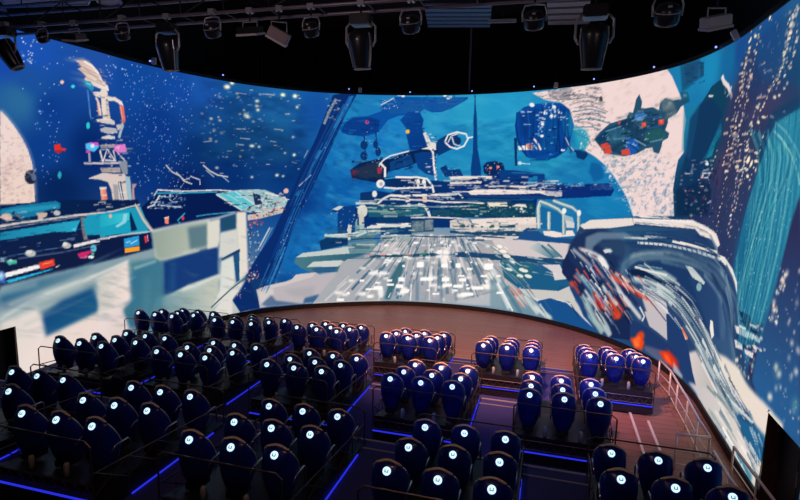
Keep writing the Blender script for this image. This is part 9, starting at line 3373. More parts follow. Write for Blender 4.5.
M = dict(
 wood=wood('reddish_wood', WOOD1, WOOD2),
 black=mat('matt_black', (.006, .006, .008), .8, noise=.4, scale=3),
 ceiling=mat('black_ceiling', (.008, .006, .009), .9, noise=.5, scale=.6),
 carpet=mat('violet_carpet_led_glow', (.035, .032, .17), .9, noise=.35, scale=60, bump=.3),  # purple-grey carpet with the blue glow of the LED strips mixed into its colour
 nosing=mat('nosing', (.30, .24, .24), .5, noise=.2, scale=20),
 shell=mat('navy_gloss_shell', (.007, .022, .30), .34, coat=.35, noise=.12, scale=14),
 cushion=mat('black_cushion', (.014, .014, .03), .7, noise=.3, scale=30, bump=.2),
 trim=mat('tan_trim', (.85, .54, .36), .4, noise=.15, scale=20),
 rim=mat('bronze_rim_highlight', (.72, .64, .64), .3, .3, noise=.15, scale=20),  # bronze edge painted pale to carry the screen's highlights
 disc=mat('lit_badge', (.6, .8, .8), .4, emit=(.62, .88, 1), estr=1.25),
 mark=mat('badge_mark', (.05, .15, .22), .5, emit=(.1, .35, .45), estr=.25),
 chrome=mat('brushed_steel', (.55, .5, .48), .3, .9, noise=.15, scale=30),
 bronze=mat('brown_rail_metal', (.10, .06, .05), .4, .6, noise=.2, scale=20),
 rail=mat('steel_handrail', (.88, .72, .62), .4, .15, noise=.15, scale=20),
 dark=mat('dark_metal', (.025, .022, .028), .45, .5, noise=.3, scale=12),
 slat=mat('dark_slat', (.02, .012, .014), .5, .2, noise=.3, scale=12),
 led=mat('blue_led', (.02, .03, .6), .5, emit=(.02, .028, .72), estr=1),
 canister=mat('pale_plastic', (.30, .29, .30), .4, noise=.1, scale=20),
 fixture=mat('fixture_black', (.022, .02, .024), .35, .2, noise=.3, scale=18, coat=.3),
 fixture_rim=mat('fixture_edge', (.50, .46, .48), .3, .3, noise=.2, scale=18),
 lens=mat('lens_glass', (.05, .05, .07), .08, .3, noise=.1, scale=8),
 lens_hot=mat('warm_lens', (.5, .45, .45), .2, noise=.1, scale=8),
 grey=mat('pale_grey_panel', (.55, .51, .52), .5, noise=.2, scale=6),
 pink=mat('pinkish_case', (.30, .20, .20), .5, noise=.2, scale=6),
 white=mat('white_case', (.62, .58, .58), .5, noise=.1, scale=6),
 pipe=mat('truss_steel', (.30, .24, .28), .4, .4, noise=.3, scale=9),
 cloud=mat('ceiling_cloud', (.42, .36, .38), .8, noise=.3, scale=3, stretch=(.3, 3, 1)),
 perf=mat('glinting_perforated_slat', (.20, .27, .38), .35, .3, noise=.97, scale=40),  # high-contrast speckle paints glitter into the perforated slats
 bluedot=mat('blue_indicator', (.1, .1, .5), .5, emit=(.25, .3, 1), estr=2),
 doorleaf=mat('dark_door', (.012, .007, .006), .6, noise=.4, scale=4),
 doorframe=mat('brown_jamb', (.06, .025, .018), .5, noise=.3, scale=6),
 kerb=mat('black_kerb', (.005, .004, .004), .6, noise=.3, scale=6),
)
# ------------------------------------------------------------------ mesh helpers
def box(bm, x0, x1, y0, y1, z0, z1, mtx=None, bev=0):
    v = [bm.verts.new((x, y, z)) for x in (x0, x1) for y in (y0, y1) for z in (z0, z1)]
    fs = [bm.faces.new([v[i] for i in q]) for q in ((0,1,3,2),(4,6,7,5),(0,4,5,1),(2,3,7,6),(0,2,6,4),(1,5,7,3))]
    if bev:
        es = list({e for f in fs for e in f.edges}); r = bmesh.ops.bevel(bm, geom=es, offset=bev, segments=2, affect='EDGES'); v = list({w for f in r['faces'] for w in f.verts} | {w for w in v if w.is_valid})
    if mtx is not None: bmesh.ops.transform(bm, matrix=mtx, verts=v)
    return v
def tube(bm, pts, r, n=8, closed=False):
    pts = [Vector(p) for p in pts]; rings = []; N = len(pts); up = None
    for i, p in enumerate(pts):
        a = pts[i-1] if (i or closed) else pts[0]; b = pts[(i+1) % N] if (i < N-1 or closed) else pts[-1]
        d = (b-a).normalized()
        if up is None: up = Vector((0, 0, 1)) if abs(d.z) < .9 else Vector((1, 0, 0))
        s = d.cross(up).normalized(); up = s.cross(d).normalized()
        k = r[i] if isinstance(r, (list, tuple)) else r
        rings.append([bm.verts.new(p + s*math.cos(2*PI*j/n)*k + up*math.sin(2*PI*j/n)*k) for j in range(n)])
    for i in range(N if closed else N-1):
        A, B = rings[i], rings[(i+1) % N]
        for j in range(n): bm.faces.new((A[j], A[(j+1) % n], B[(j+1) % n], B[j]))
    if not closed: bm.faces.new(rings[0][::-1]); bm.faces.new(rings[-1])
def lathe(bm, prof, n=24, mtx=None):
    rings = []; vs = []
    for r, z in prof:
        ring = [bm.verts.new((r*math.cos(2*PI*j/n), r*math.sin(2*PI*j/n), z)) for j in range(n)]; rings.append(ring); vs += ring
    for A, B in zip(rings, rings[1:]):
        for j in range(n): bm.faces.new((A[j], A[(j+1) % n], B[(j+1) % n], B[j]))
    bm.faces.new(rings[0][::-1]); bm.faces.new(rings[-1])
    if mtx is not None: bmesh.ops.transform(bm, matrix=mtx, verts=vs)
def obj(name, bm, m, parent=None, smooth=False, loc=None):
    bmesh.ops.recalc_face_normals(bm, faces=bm.faces)
    me = bpy.data.meshes.new(name); bm.to_mesh(me); bm.free(); me.materials.append(M[m])
    if smooth:
        for p in me.polygons: p.use_smooth = True
    o = bpy.data.objects.new(name, me); COL.objects.link(o)
    if parent: o.parent = parent
    if loc is not None: o.location = loc
    return o
def tag(o, label, cat, group=None):
    o['label'] = label; o['category'] = cat
    if group: o['group'] = group
    return o
def thing(name, label, cat, loc=(0, 0, 0), rz=0, group=None):
    o = bpy.data.objects.new(name, None); COL.objects.link(o); o.location = loc; o.rotation_euler = (0, 0, rz); o.empty_display_size = .1
    return tag(o, label, cat, group)
def struct(o): o['kind'] = 'structure'; return o
def copy_tree(o, parent=None):
    c = o.copy(); COL.objects.link(c); c.parent = parent
    for ch in kids[o.name]: copy_tree(ch, c)
    return c
kids = {}
def index(root):
    kids.clear()
    al = [o for o in COL.objects]
    for o in al: kids[o.name] = [c for c in al if c.parent == o]
def BM(): return bmesh.new()
def curve_at(s, h):
    t = (h-HB)/(HT-HB); i = min(max(int(np.searchsorted(SS, s))-1, 0), len(SS)-2); u = (s-SS[i])/(SS[i+1]-SS[i])
    a = [BOT[i][k]*(1-u)+BOT[i+1][k]*u for k in (0, 1)]; b = [TOP[i][k]*(1-u)+TOP[i+1][k]*u for k in (0, 1)]
    return a[0]*(1-t)+b[0]*t, a[1]*(1-t)+b[1]*t
# ------------------------------------------------------------------ the picture shown on the curved LED screen
def hexc(h):
    return np.array([int(h[i:i+2],16)/255 for i in (0,2,4)],dtype=np.float32)
class Canvas:
    def __init__(s,x0,y0,dx,dy,nx,ny,k):
        s.x0,s.y0,s.dx,s.dy,s.nx,s.ny,s.k=x0,y0,dx,dy,nx,ny,k
        s.X=x0+dx*np.arange(nx); s.Y=y0+dy*np.arange(ny)
        s.img=np.zeros((ny,nx,3),np.float32)
    def base(s,pts):
        W=np.zeros((s.ny,s.nx,1),np.float32); A=np.zeros_like(s.img)
        for x,y,h in pts:
            d=((s.X[None,:]-x)**2+(s.Y[:,None]-y)**2)/(20*s.k)**2+.05
            w=(1/d**1.6)[...,None]; W+=w; A+=w*hexc(h)
        s.img=A/W
    def box(s,pts,pad):
        xs=[p[0] for p in pts]; ys=[p[1] for p in pts]
        i0=int((min(xs)-pad-s.x0)/s.dx); i1=int((max(xs)+pad-s.x0)/s.dx)+2
        ya=(min(ys)-s.y0)/s.dy; yb=(max(ys)-s.y0)/s.dy; pj=pad/abs(s.dy)
        j0=int(min(ya,yb)-pj); j1=int(max(ya,yb)+pj)+2
        return max(i0,0),min(i1,s.nx),max(j0,0),min(j1,s.ny)
    def mask(s,pts,blur):
        pad=blur*s.k*2+2*abs(s.dx); i0,i1,j0,j1=s.box(pts,pad)
        if i1<=i0 or j1<=j0: return None
        m=np.zeros((j1-j0,i1-i0),np.float32)
        for ox,oy in ((-.25,-.25),(.25,-.25),(-.25,.25),(.25,.25)):   # four samples per cell
            gx=(s.X[i0:i1]+ox*s.dx)[None,:]; gy=(s.Y[j0:j1]+oy*s.dy)[:,None]
            c=np.zeros(m.shape,bool)
            for (xa,ya),(xb,yb) in zip(pts,pts[1:]+pts[:1]):
                if ya==yb: continue
                t=(gy-ya)/(yb-ya)
                c^=((ya>gy)!=(yb>gy))&(gx<xa+t*(xb-xa))
            m+=c*.25
        r=int(round(blur*s.k/abs(s.dx)))
        for _ in range(2 if r else 0):
            for ax in (0,1):
                q=np.concatenate([np.zeros_like(np.take(m,[0],ax)),np.cumsum(m,ax)],ax)
                n=m.shape[ax]; a=np.clip(np.arange(n)+r+1,0,n); b=np.clip(np.arange(n)-r,0,n)
                m=(np.take(q,a,ax)-np.take(q,b,ax))/(2*r+1)
        return m,i0,i1,j0,j1
    def poly(s,col,pts,al=1,blur=0,grad=None):
        r=s.mask(pts,blur)
        if r is None: return
        m,i0,i1,j0,j1=r; c=hexc(col)[None,None]
        if grad:
            c2,(ax,ay),(bx,by)=grad; L=(bx-ax)**2+(by-ay)**2
            t=np.clip(((s.X[i0:i1][None,:]-ax)*(bx-ax)+(s.Y[j0:j1][:,None]-ay)*(by-ay))/L,0,1)[...,None]
            c=c*(1-t)+hexc(c2)*t
        m=(m*al)[...,None]; v=s.img[j0:j1,i0:i1]; v+= (c-v)*m
    def line(s,c,pts,w0,w1,al=1,blur=0):
        n=len(pts); l=[]; r=[]
        for i,(x,y) in enumerate(pts):
            a=pts[max(i-1,0)]; b=pts[min(i+1,n-1)]; dx,dy=b[0]-a[0],b[1]-a[1]; d=(dx*dx+dy*dy)**.5 or 1
            h=(w0+(w1-w0)*i/max(n-1,1))/2; l.append((x-dy/d*h,y+dx/d*h)); r.append((x+dy/d*h,y-dx/d*h))
        s.poly(c,l+r[::-1],al,blur)
    def oval(s,c,q,al=1,blur=0):
        (x,y),(ax,ay),(bx,by)=q; ax-=x; ay-=y; bx-=x; by-=y
        s.poly(c,[(x+ax*np.cos(t)+bx*np.sin(t),y+ay*np.cos(t)+by*np.sin(t)) for t in np.arange(20)*np.pi/10],al,blur)
    def scatter(s,pts,n,cols,r0,r1,seed,al=1,asp=1):
        rng=np.random.RandomState(seed); m,i0,i1,j0,j1=s.mask(pts,0); h=[hexc(c) for c in cols]
        jj,ii=np.nonzero(m>.5)
        if not len(jj): return
        for q in rng.randint(0,len(jj),n):
            cx=i0+ii[q]; cy=j0+jj[q]; r=(r0+(r1-r0)*rng.rand()**3)*s.k/abs(s.dx)
            R=int(r*2.5)+1; a,b,c,d=max(cx-R,0),min(cx+R+1,s.nx),max(cy-R,0),min(cy+R+1,s.ny)
            g=np.exp(-((np.arange(a,b)[None,:]-cx)**2/asp**2+(np.arange(c,d)[:,None]-cy)**2)/(r*r))
            g=(np.clip(g*1.4,0,1)*al*(.5+.5*rng.rand()))[...,None]
            v=s.img[c:d,a:b]; v+=(h[rng.randint(len(h))]-v)*g
    def noise(s,pts,col,scx,scy,seed,amt,blur=0,rot=0,thr=0):
        # smooth value noise (cell scx by scy) pulling the picture towards col
        r=s.mask(pts,blur)
        if r is None: return
        m,i0,i1,j0,j1=r
        gx=s.X[i0:i1][None,:]-pts[0][0]; gy=s.Y[j0:j1][:,None]-pts[0][1]
        ca,sa=np.cos(rot),np.sin(rot); u0=gx*ca+gy*sa; v0=-gx*sa+gy*ca
        acc=0; tot=0
        for o in range(3):
            u=u0/(scx*s.k)*2**o; v=v0/(scy*s.k)*2**o
            iu=np.floor(u).astype(np.int64); iv=np.floor(v).astype(np.int64); fu=u-iu; fv=v-iv
            fu=fu*fu*(3-2*fu); fv=fv*fv*(3-2*fv)
            def h(a,b): 
                z=(a*73856093)^(b*19349663)^(seed*83492791+o*7919); z=(z^(z>>13))*1274126177&0x7fffffff
                return (z>>7&65535)/65535.
            n=(h(iu,iv)*(1-fu)+h(iu+1,iv)*fu)*(1-fv)+(h(iu,iv+1)*(1-fu)+h(iu+1,iv+1)*fu)*fv
            acc=acc+n*.6**o; tot+=.6**o
        n=acc/tot; n=np.clip((n-thr)/(1-thr)*1.6-.1,0,1) if thr else n
        v=s.img[j0:j1,i0:i1]; v+=(hexc(col)-v)*(m*n*amt)[...,None]
    def run(s,ops):
        for o in ops:
            getattr(s,o[0])(*o[1:])

def decode(v):      # first point, then steps, in centimetres along the screen and up from the floor
    x = y = 0; r = []
    for i in range(0, len(v), 2):
        x += int(v[i]); y += int(v[i+1]); r.append((x/100, y/100))
    return r
BASE = [(x/100, y/100, c) for x, y, c in BASE]; _o = []
for ln in OPS.split('\n'):
    w = ln.split(); k = w[0]
    if k in 'sn': _o.append(['scatter' if k == 's' else 'noise', decode(w[2:])] + json.loads(w[1])); continue
    c, al, bl = PAL[int(w[1])], float(w[2]), float(w[3])
    if k == 'p': _o.append(['poly', c, decode(w[4:]), al, bl])
    elif k == 'g': _o.append(['poly', c, decode(w[9:]), al, bl, (w[4], *decode(w[5:9]))])
    elif k == 'l': _o.append(['line', c, decode(w[6:]), float(w[4])/100, float(w[5])/100, al, bl])
    else: _o.append(['oval', c, decode(w[4:]), al, bl])
OPS = _o
DS = .032
ns = int(SS[-1]/DS)+1; nh = int((HT-HB)/DS)+1
cv = Canvas(0, HB, SS[-1]/(ns-1), (HT-HB)/(nh-1), ns, nh, PXM)
cv.base(BASE); cv.run(OPS)
img = np.clip(cv.img, 0, 1)
lin = np.where(img <= .04045, img/12.92, ((img+.055)/1.055)**2.4).astype(np.float32)
sv = np.linspace(0, SS[-1], ns); hv = np.linspace(HB, HT, nh)
bx = np.interp(sv, SS, [p[0] for p in BOT]); by = np.interp(sv, SS, [p[1] for p in BOT]); tx = np.interp(sv, SS, [p[0] for p in TOP]); ty = np.interp(sv, SS, [p[1] for p in TOP])
T = ((hv-HB)/(HT-HB))[:, None]
co = np.stack([bx*(1-T)+tx*T, by*(1-T)+ty*T, np.repeat(hv[:, None], ns, 1)], -1).astype(np.float32)
idx = np.arange(ns*nh).reshape(nh, ns); S2, H2 = np.meshgrid((sv[:-1]+sv[1:])/2, (hv[:-1]+hv[1:])/2)
keep = ~(((S2 > DOOR_R[0]) & (S2 < DOOR_R[1]) & (H2 < DOOR_H)) | ((S2 > DOOR_L[0]) & (S2 < DOOR_L[1]) & (H2 < DOOR_H)))
fc = np.stack([idx[:-1, :-1], idx[:-1, 1:], idx[1:, 1:], idx[1:, :-1]], -1)[keep]
me = bpy.data.meshes.new('display_surface'); nf = len(fc)
me.vertices.add(ns*nh); me.vertices.foreach_set('co', co.ravel()); me.loops.add(nf*4); me.loops.foreach_set('vertex_index', fc.ravel().astype(np.int32))
me.polygons.add(nf); me.polygons.foreach_set('loop_start', np.arange(nf, dtype=np.int32)*4); me.polygons.foreach_set('loop_total', np.full(nf, 4, np.int32))
me.update(calc_edges=True)
at = me.color_attributes.new('picture', 'FLOAT_COLOR', 'POINT')
at.data.foreach_set('color', np.concatenate([lin, np.ones((nh, ns, 1), np.float32)], -1).ravel())
m = bpy.data.materials.new('led_display'); m.use_nodes = True; nt = m.node_tree; nt.nodes.clear()
out = nt.nodes.new('ShaderNodeOutputMaterial'); em = nt.nodes.new('ShaderNodeEmission'); an = nt.nodes.new('ShaderNodeAttribute'); an.attribute_name = 'picture'
nt.links.new(an.outputs['Color'], em.inputs[0]); em.inputs[1].default_value = 1; nt.links.new(em.outputs[0], out.inputs[0])
me.materials.append(m)
screen = thing('curved_screen', 'huge wraparound video wall showing a space station and planets', 'screen', (-5, 26, 0))
ds = bpy.data.objects.new('display_surface', me); COL.objects.link(ds); ds.parent = screen; ds.location = (5, -26, 0)
def strip(name, m, h0, h1, off0, off1, parent, kind=None, s0=0, s1=None, cut=None):
    bm = BM(); rows = []; n = 150; s1 = SS[-1] if s1 is None else s1
    for i in range(n+1):
        s = s0+(s1-s0)*i/n; hm = min(max((h0+h1)/2, HB), HT); x, y = curve_at(s, hm); x2, y2 = curve_at(min(s+.05, SS[-1]+.05), hm); d = Vector((x2-x, y2-y, 0)).normalized(); nrm = Vector((-d.y, d.x, 0))
        rows.append([bm.verts.new((x+nrm.x*o, y+nrm.y*o, h)) for o, h in ((off0, h0), (off1, h0), (off1, h1), (off0, h1))])
    for A, B in zip(rows, rows[1:]):
        for j in range(4): bm.faces.new((A[j], A[(j+1) % 4], B[(j+1) % 4], B[j]))
    bm.faces.new(rows[0][::-1]); bm.faces.new(rows[-1])
    o = obj(name, bm, m, parent)
    if parent: o.location = (-parent.location.x, -parent.location.y, 0)
    return o
strip('top_frame', 'kerb', HT-.01, HT+.12, -.04, .2, screen)
strip('bottom_frame', 'kerb', .0, HB, -.05, .2, screen, s0=DOOR_L[1]+.02, s1=DOOR_R[0]-.02)
def back(s0, s1, h0):      # casing behind the display, following its lean
    bm = BM(); rows = []; n = max(4, int((s1-s0)/.5))
    for i in range(n+1):
        s = s0+(s1-s0)*i/n; row = []
        for o, h in ((.04, h0), (.18, h0), (.18, HT), (.04, HT)):
            x, y = curve_at(s, h); x2, y2 = curve_at(s+.05, h); d = Vector((x2-x, y2-y, 0)).normalized(); row.append(bm.verts.new((x-d.y*o, y+d.x*o, h)))
        rows.append(row)
    for A, B in zip(rows, rows[1:]):
        for j in range(4): bm.faces.new((A[j], A[(j+1) % 4], B[(j+1) % 4], B[j]))
    bm.faces.new(rows[0][::-1]); bm.faces.new(rows[-1]); obj('rear_casing', bm, 'black', screen, False, (-screen.location.x, -screen.location.y, 0))
back(DOOR_L[1], DOOR_R[0], HB); back(0, DOOR_L[1], DOOR_H+.03); back(DOOR_R[0], SS[-1], DOOR_H+.03)
# ------------------------------------------------------------------ the hall
XL, XR, YB, YF, ZC = -15.9, 5.6, -4.5, 28.6, 14
bm = BM(); box(bm, XL-.3, XR+.3, YB-.3, YF+.3, -.2, 0); struct(obj('floor', bm, 'wood'))
bm = BM(); box(bm, XL-.3, XR+.3, YB-.3, YF+.3, ZC, ZC+.2); struct(obj('ceiling', bm, 'ceiling'))
def wall(n, *a):
    bm = BM(); box(bm, *a); return struct(obj(n, bm, 'black'))
wall('wall_left', XL-.2, XL, YB, YF, 0, ZC); wall('wall_right', XR, XR+.2, YB, YF, 0, ZC); wall('wall_back', XL, XR, YB-.2, YB, 0, ZC); wall('wall_front', XL, XR, YF, YF+.2, 0, ZC)
for n, (sa, sb) in (('door_1', DOOR_R), ('door_2', DOOR_L)):
    xa, ya = curve_at(sa, 1); xb, yb = curve_at(sb, 1); sg = 1 if n == 'door_1' else -1
    bm = BM(); y0, y1 = min(ya, yb), max(ya, yb); xo = (xa+xb)/2+sg*.3; ym = (y0+y1)/2
    for u0, u1 in ((y0, ym-.012), (ym+.012, y1)): box(bm, xo, xo+sg*.06, u0, u1, 0.01, DOOR_H+.05)
    d = struct(obj(n, bm, 'doorleaf'))
    for u in (y0, y1):
        bm = BM(); box(bm, xo-sg*.27, xo, u-.03, u+.03, 0.01, DOOR_H); obj('door_jamb', bm, 'doorframe', d)
    bm = BM(); box(bm, xo-sg*.27, xo, y0, y1, DOOR_H+.0, DOOR_H+.05); obj('door_lintel', bm, 'doorframe', d)
    bm = BM(); tube(bm, [(xo-sg*.05, ym-.1, .9), (xo-sg*.05, ym-.1, 1.2)], .012); obj('door_handle', bm, 'chrome', d)
# stepped seating tiers
def slab(n, x0, x1, y0, y1, z, z0=0.0):
    bm = BM(); box(bm, x0, x1, y0, y1, z0+.002, z); o = struct(obj(n, bm, 'carpet'))
    bm = BM(); box(bm, x0, x1, y1-.05, y1+.015, z, z+.012); obj('step_nosing', bm, 'nosing', o)
    bm = BM(); box(bm, x0, x1, y1-.36, y1-.32, z, z+.008); obj('step_line', bm, 'nosing', o)
    return o
slab('trim_1', -14.2, 1.02, 14.3, 18.35, .04)
slab('trim_2', -14.2, 1.5, 4.5, 13.75, TF[1])
slab('trim_3', -14.2, 2.88, 3.5, 9.62, TF[2])
# ------------------------------------------------------------------ one flight seat
def wprof(u): return float(np.interp(u, [0, .1, .25, .45, .65, .8, .9, .96, 1], [.125, .17, .21, .245, .255, .24, .212, .184, .150]))
def dprof(u): return float(np.interp(u, [0, .1, .25, .45, .65, .8, .9, .96, 1], [.12, .16, .20, .225, .22, .18, .125, .08, .03]))
SH = .82; YO = .17
def shell_pt(q, t, off=0):
    a = abs(q); k = min(max((a-.42)/.58, 0), 1); ht = 1-.075*min(a/.42, 1)**2-.47*k**1.05
    u = t*ht; w = wprof(u)+off; d = dprof(u)+off
    if a < .55:
        ph = a/.55*PI/2; x = w*math.sin(ph); y = -d*math.cos(ph)
    else:
        g = (a-.55)/.45; x = w*(1-.10*g*g); y = .19*g
    return Vector((math.copysign(x, q) if a > 1e-6 else 0, y+YO, .10+SH*u))
def make_seat():
    root = thing('flight_seat', 'navy shell flight seat', 'seat')
    bm = BM(); NQ, NT = 34, 14
    g = [[bm.verts.new(shell_pt(-1+2*i/NQ, j/NT)) for j in range(NT+1)] for i in range(NQ+1)]
    for i in range(NQ):
        for j in range(NT): bm.faces.new((g[i][j], g[i+1][j], g[i+1][j+1], g[i][j+1]))
    bm.faces.new([g[i][0] for i in range(NQ+1)])
    r = bmesh.ops.solidify(bm, geom=bm.faces[:], thickness=.022)
    obj('shell', bm, 'shell', root, True)
    # top head trim and side rims follow the open edge of the shell
    bm = BM(); tube(bm, [shell_pt(-.40+.80*i/12, 1, .006)+Vector((0, 0, .006)) for i in range(13)], [.010]+[.017]*11+[.010]); obj('head_trim', bm, 'trim', root, True)
    for s in (-1, 1):
        bm = BM(); tube(bm, [shell_pt(s*(.44+.56*i/16), 1, .004)+Vector((0, 0, .004)) for i in range(17)], .0095); obj('side_rim', bm, 'rim', root, True)
    bm = BM(); box(bm, -.17, .17, .05, .42, .22, .36, bev=.04); obj('seat_cushion', bm, 'cushion', root, True)
    bm = BM(); box(bm, -.16, .16, -.05, .05, 0, .46, Matrix.Translation((0, .05, .34)) @ Matrix.Rotation(-.06, 4, 'X'), bev=.04); obj('backrest', bm, 'cushion', root, True)
    bm = BM(); box(bm, -.09, .09, -.03, .03, 0, .13, Matrix.Translation((0, .15, .80)), bev=.025); obj('headrest', bm, 'cushion', root, True)
    # luminous round badge on the back of the head
    u = (.82-.10)/SH; y = -dprof(u)+YO; sl = (dprof(u+.05)-dprof(u-.05))/(.1*SH); nrm = Vector((0, -1, -sl)).normalized()
    R = Vector((0, 0, 1)).rotation_difference(nrm).to_matrix().to_4x4(); Tm = Matrix.Translation(Vector((0, y, .82))+nrm*.006) @ R
    bm = BM(); lathe(bm, [(.056, -.02), (.056, .004), (.048, .010), (.01, .011)], 20, Tm); dk = obj('badge', bm, 'disc', root)
    bm = BM(); Tm2 = Matrix.Translation(Vector((0, y, .82))+nrm*.017) @ R @ Matrix.Rotation(PI if (R @ Vector((0, 1, 0))).z < 0 else 0, 4, 'Z')
    box(bm, -.026, -.014, -.020, .020, 0, .004, Tm2); box(bm, .014, .026, -.020, .020, 0, .004, Tm2); box(bm, -.014, .014, -.020, -.009, 0, .004, Tm2); obj('badge_mark', bm, 'mark', dk)
    for s in (-1, 1):
        bm = BM(); tube(bm, [(s*.235, .14, .38), (s*.24, .24, .46), (s*.24, .48, .46), (s*.24, .53, .41), (s*.24, .53, .14)], .015, 6); obj('armrest', bm, 'chrome', root, True)
    bm = BM(); box(bm, -.12, .12, .04, .36, 0, .13, bev=.02); obj('pedestal', bm, 'dark', root)
    return root
seat0 = make_seat()
# ------------------------------------------------------------------ one tilted motion platform carrying nine seats
W = .97; NEAR = [.58, .52, .51]; LEDZ = [.25, .25, .33]
Y0, Y1 = -1.40, 1.86
def DRt(t): return lambda y: max(NEAR[t]-.216*(y+1.158), .05)
def make_platform(t):
    DR = DRt(t); lz = LEDZ[t]
    root = thing('motion_platform', 'low raked ride platform', 'platform')
    bm = BM(); yk = min((NEAR[t]-.05)/.216-1.158, Y1-.05); sec = [(Y0, .05), (Y0, DR(Y0)), (yk, DR(yk)), (Y1, DR(Y1)), (Y1, .02)]
    L_ = [bm.verts.new((-W, y, z)) for y, z in sec]; R_ = [bm.verts.new((W, y, z)) for y, z in sec]
    bm.faces.new(L_); bm.faces.new(R_[::-1])
    for i in range(5): bm.faces.new((L_[i], L_[(i+1) % 5], R_[(i+1) % 5], R_[i]))
    obj('deck', bm, 'dark', root)
    for k in range(4):
        bm = BM(); box(bm, -W-.01, W+.01, Y0-.05, Y0-.01, (.03+k*.075)*lz/.35, (.085+k*.075)*lz/.35); obj('skirt_board', bm, 'slat', root)
    bm = BM(); box(bm, -W-.015, W+.015, Y0-.075, Y0-.05, lz-.012, lz+.012); obj('rear_led_strip', bm, 'led', root)
    bm = BM(); box(bm, W+.012, W+.034, -.7, 1.5, .012, .034); obj('side_led_strip', bm, 'led', root)
    bm = BM(); n = 9
    for i in range(n):
        a = -W+2*W*i/n; b = a+2*W/n; tube(bm, [(a, Y0-.04, lz+.05), ((a+b)/2, Y0-.04, lz+.22), (b, Y0-.04, lz+.05)], .01, 5)
    o = obj('lattice_band', bm, 'bronze', root)
    for z in (lz+.05, lz+.24):
        bm = BM(); tube(bm, [(-W, Y0-.04, z), (W, Y0-.04, z)], .014, 6); obj('band_rail', bm, 'bronze', root)
    zr, zf = 1.27, .80; c = .07
    bm = BM(); tube(bm, [(-W-.02, Y0-.05, .05), (-W-.02, Y0-.05, zr-c), (-W+c, Y0-.05, zr), (W-c, Y0-.05, zr), (W+.02, Y0-.05, zr-c), (W+.02, Y0-.05, .05)], .015, 7); obj('rear_rail', bm, 'bronze', root)
    bm = BM(); tube(bm, [(-W-.02, Y1, .05), (-W-.02, Y1, zf-c), (-W+c, Y1, zf), (W-c, Y1, zf), (W+.02, Y1, zf-c), (W+.02, Y1, .05)], .015, 7); obj('front_rail', bm, 'bronze', root)
    for s in (-1, 1):
        bm = BM(); X = s*(W+.02)
        tube(bm, [(X, Y0-.05, zr-.5), (X, Y1, zf-.32)], .012, 6); zr2, zf2 = zr-.5+.34, zf-.32+.34
        n = 5
        for i in range(n):
            ya = Y0+(Y1-Y0)*i/n; yb = Y0+(Y1-Y0)*(i+1)/n; f = lambda y: zr2+(zf2-zr2)*(y-Y0)/(Y1-Y0)
            tube(bm, [(X, ya, max(f(ya)-.34, .1)), (X, yb, max(f(yb)-.7, .06))], .009, 5); tube(bm, [(X, yb, max(f(yb)-.34, .1)), (X, ya, max(f(ya)-.7, .06))], .009, 5); tube(bm, [(X, yb, f(yb)-.34), (X, yb, .05)], .01, 5)
        obj('side_rail', bm, 'bronze', root)
    for x in (-.35, .35):
        bm = BM(); lathe(bm, [(.02, 0), (.045, .02), (.045, .19), (.03, .225), (.01, .23)], 12); obj('air_canister', bm, 'canister', root, True, (x, Y0+.10, DR(Y0+.1)))
    return root
plats = [make_platform(t) for t in range(3)]
index(None)
ORD = ['leftmost', 'second from left', 'third from left', 'fourth from left', 'fifth from left', 'rightmost']
TN = ['front tier', 'middle tier', 'back tier']
first = True
for tier, pods in enumerate(PODS):
    for k, (px, py, skip) in enumerate(pods):
        nm = ORD[5] if k == len(pods)-1 else ORD[k]
        p = plats[tier] if k == 0 else copy_tree(plats[tier]); p.location = (px, py, TF[tier]+(.045 if tier == 0 else .004)); DR = DRt(tier)
        tag(p, f'{nm} dark railed ride platform with blue edge lights, {TN[tier]}', 'platform', 'ride platforms on the seating tiers')
        for r in range(3):
            for c in range(3):
                if (r, c) in skip: continue
                s = seat0 if first else copy_tree(seat0); first = False
                y = (r-1)*1.158; s.location = (px+(c-1)*.7, py+y, p.location.z+max(NEAR[tier]-.216*(y+1.158), .05)+.002)
                pos = ('left', 'middle', 'right')[c]; row = ('rear row', 'centre row', 'front row')[r]
                tag(s, f'navy shell seat, {pos} of {row}, {TN[tier]} platform {nm}', 'seat', 'shell seats on the ride platforms')
# ------------------------------------------------------------------ steel handrails by the screen
def rail(name, label, tops, zt, feet=None, ends=(), midz=.45, m='rail'):
    root = thing(name, label, 'handrail', (tops[0][0], tops[0][1], 0)); o0 = Vector((tops[0][0], tops[0][1], 0))
    P3 = [Vector((x, y, zt))-o0 for x, y in tops]
    bm = BM(); tube(bm, P3, .030, 8); obj('top_rail', bm, m, root, True)
    bm = BM(); tube(bm, [Vector((p.x, p.y, midz)) for p in P3], .016, 6); obj('middle_rail', bm, m, root, True)
    bm = BM(); tube(bm, [Vector((p.x, p.y, .14)) for p in P3], .016, 6); obj('lower_rail', bm, m, root, True)
    for p in P3:
        bm = BM(); tube(bm, [Vector((p.x, p.y, .0)), Vector((p.x, p.y, zt))], .024, 8); obj('post', bm, m, root, True)
    return root
for a in RAILS: rail(*a)
for n, (x, y0, y1) in enumerate(KERBS):
    bm = BM(); box(bm, x-.03, x+.03, y0, y1, .001, .05); tag(obj('floor_edge_strip', bm, 'rail'), ['inner', 'outer'][n]+' pale edging strip on the wooden floor beside the right aisle', 'edging')
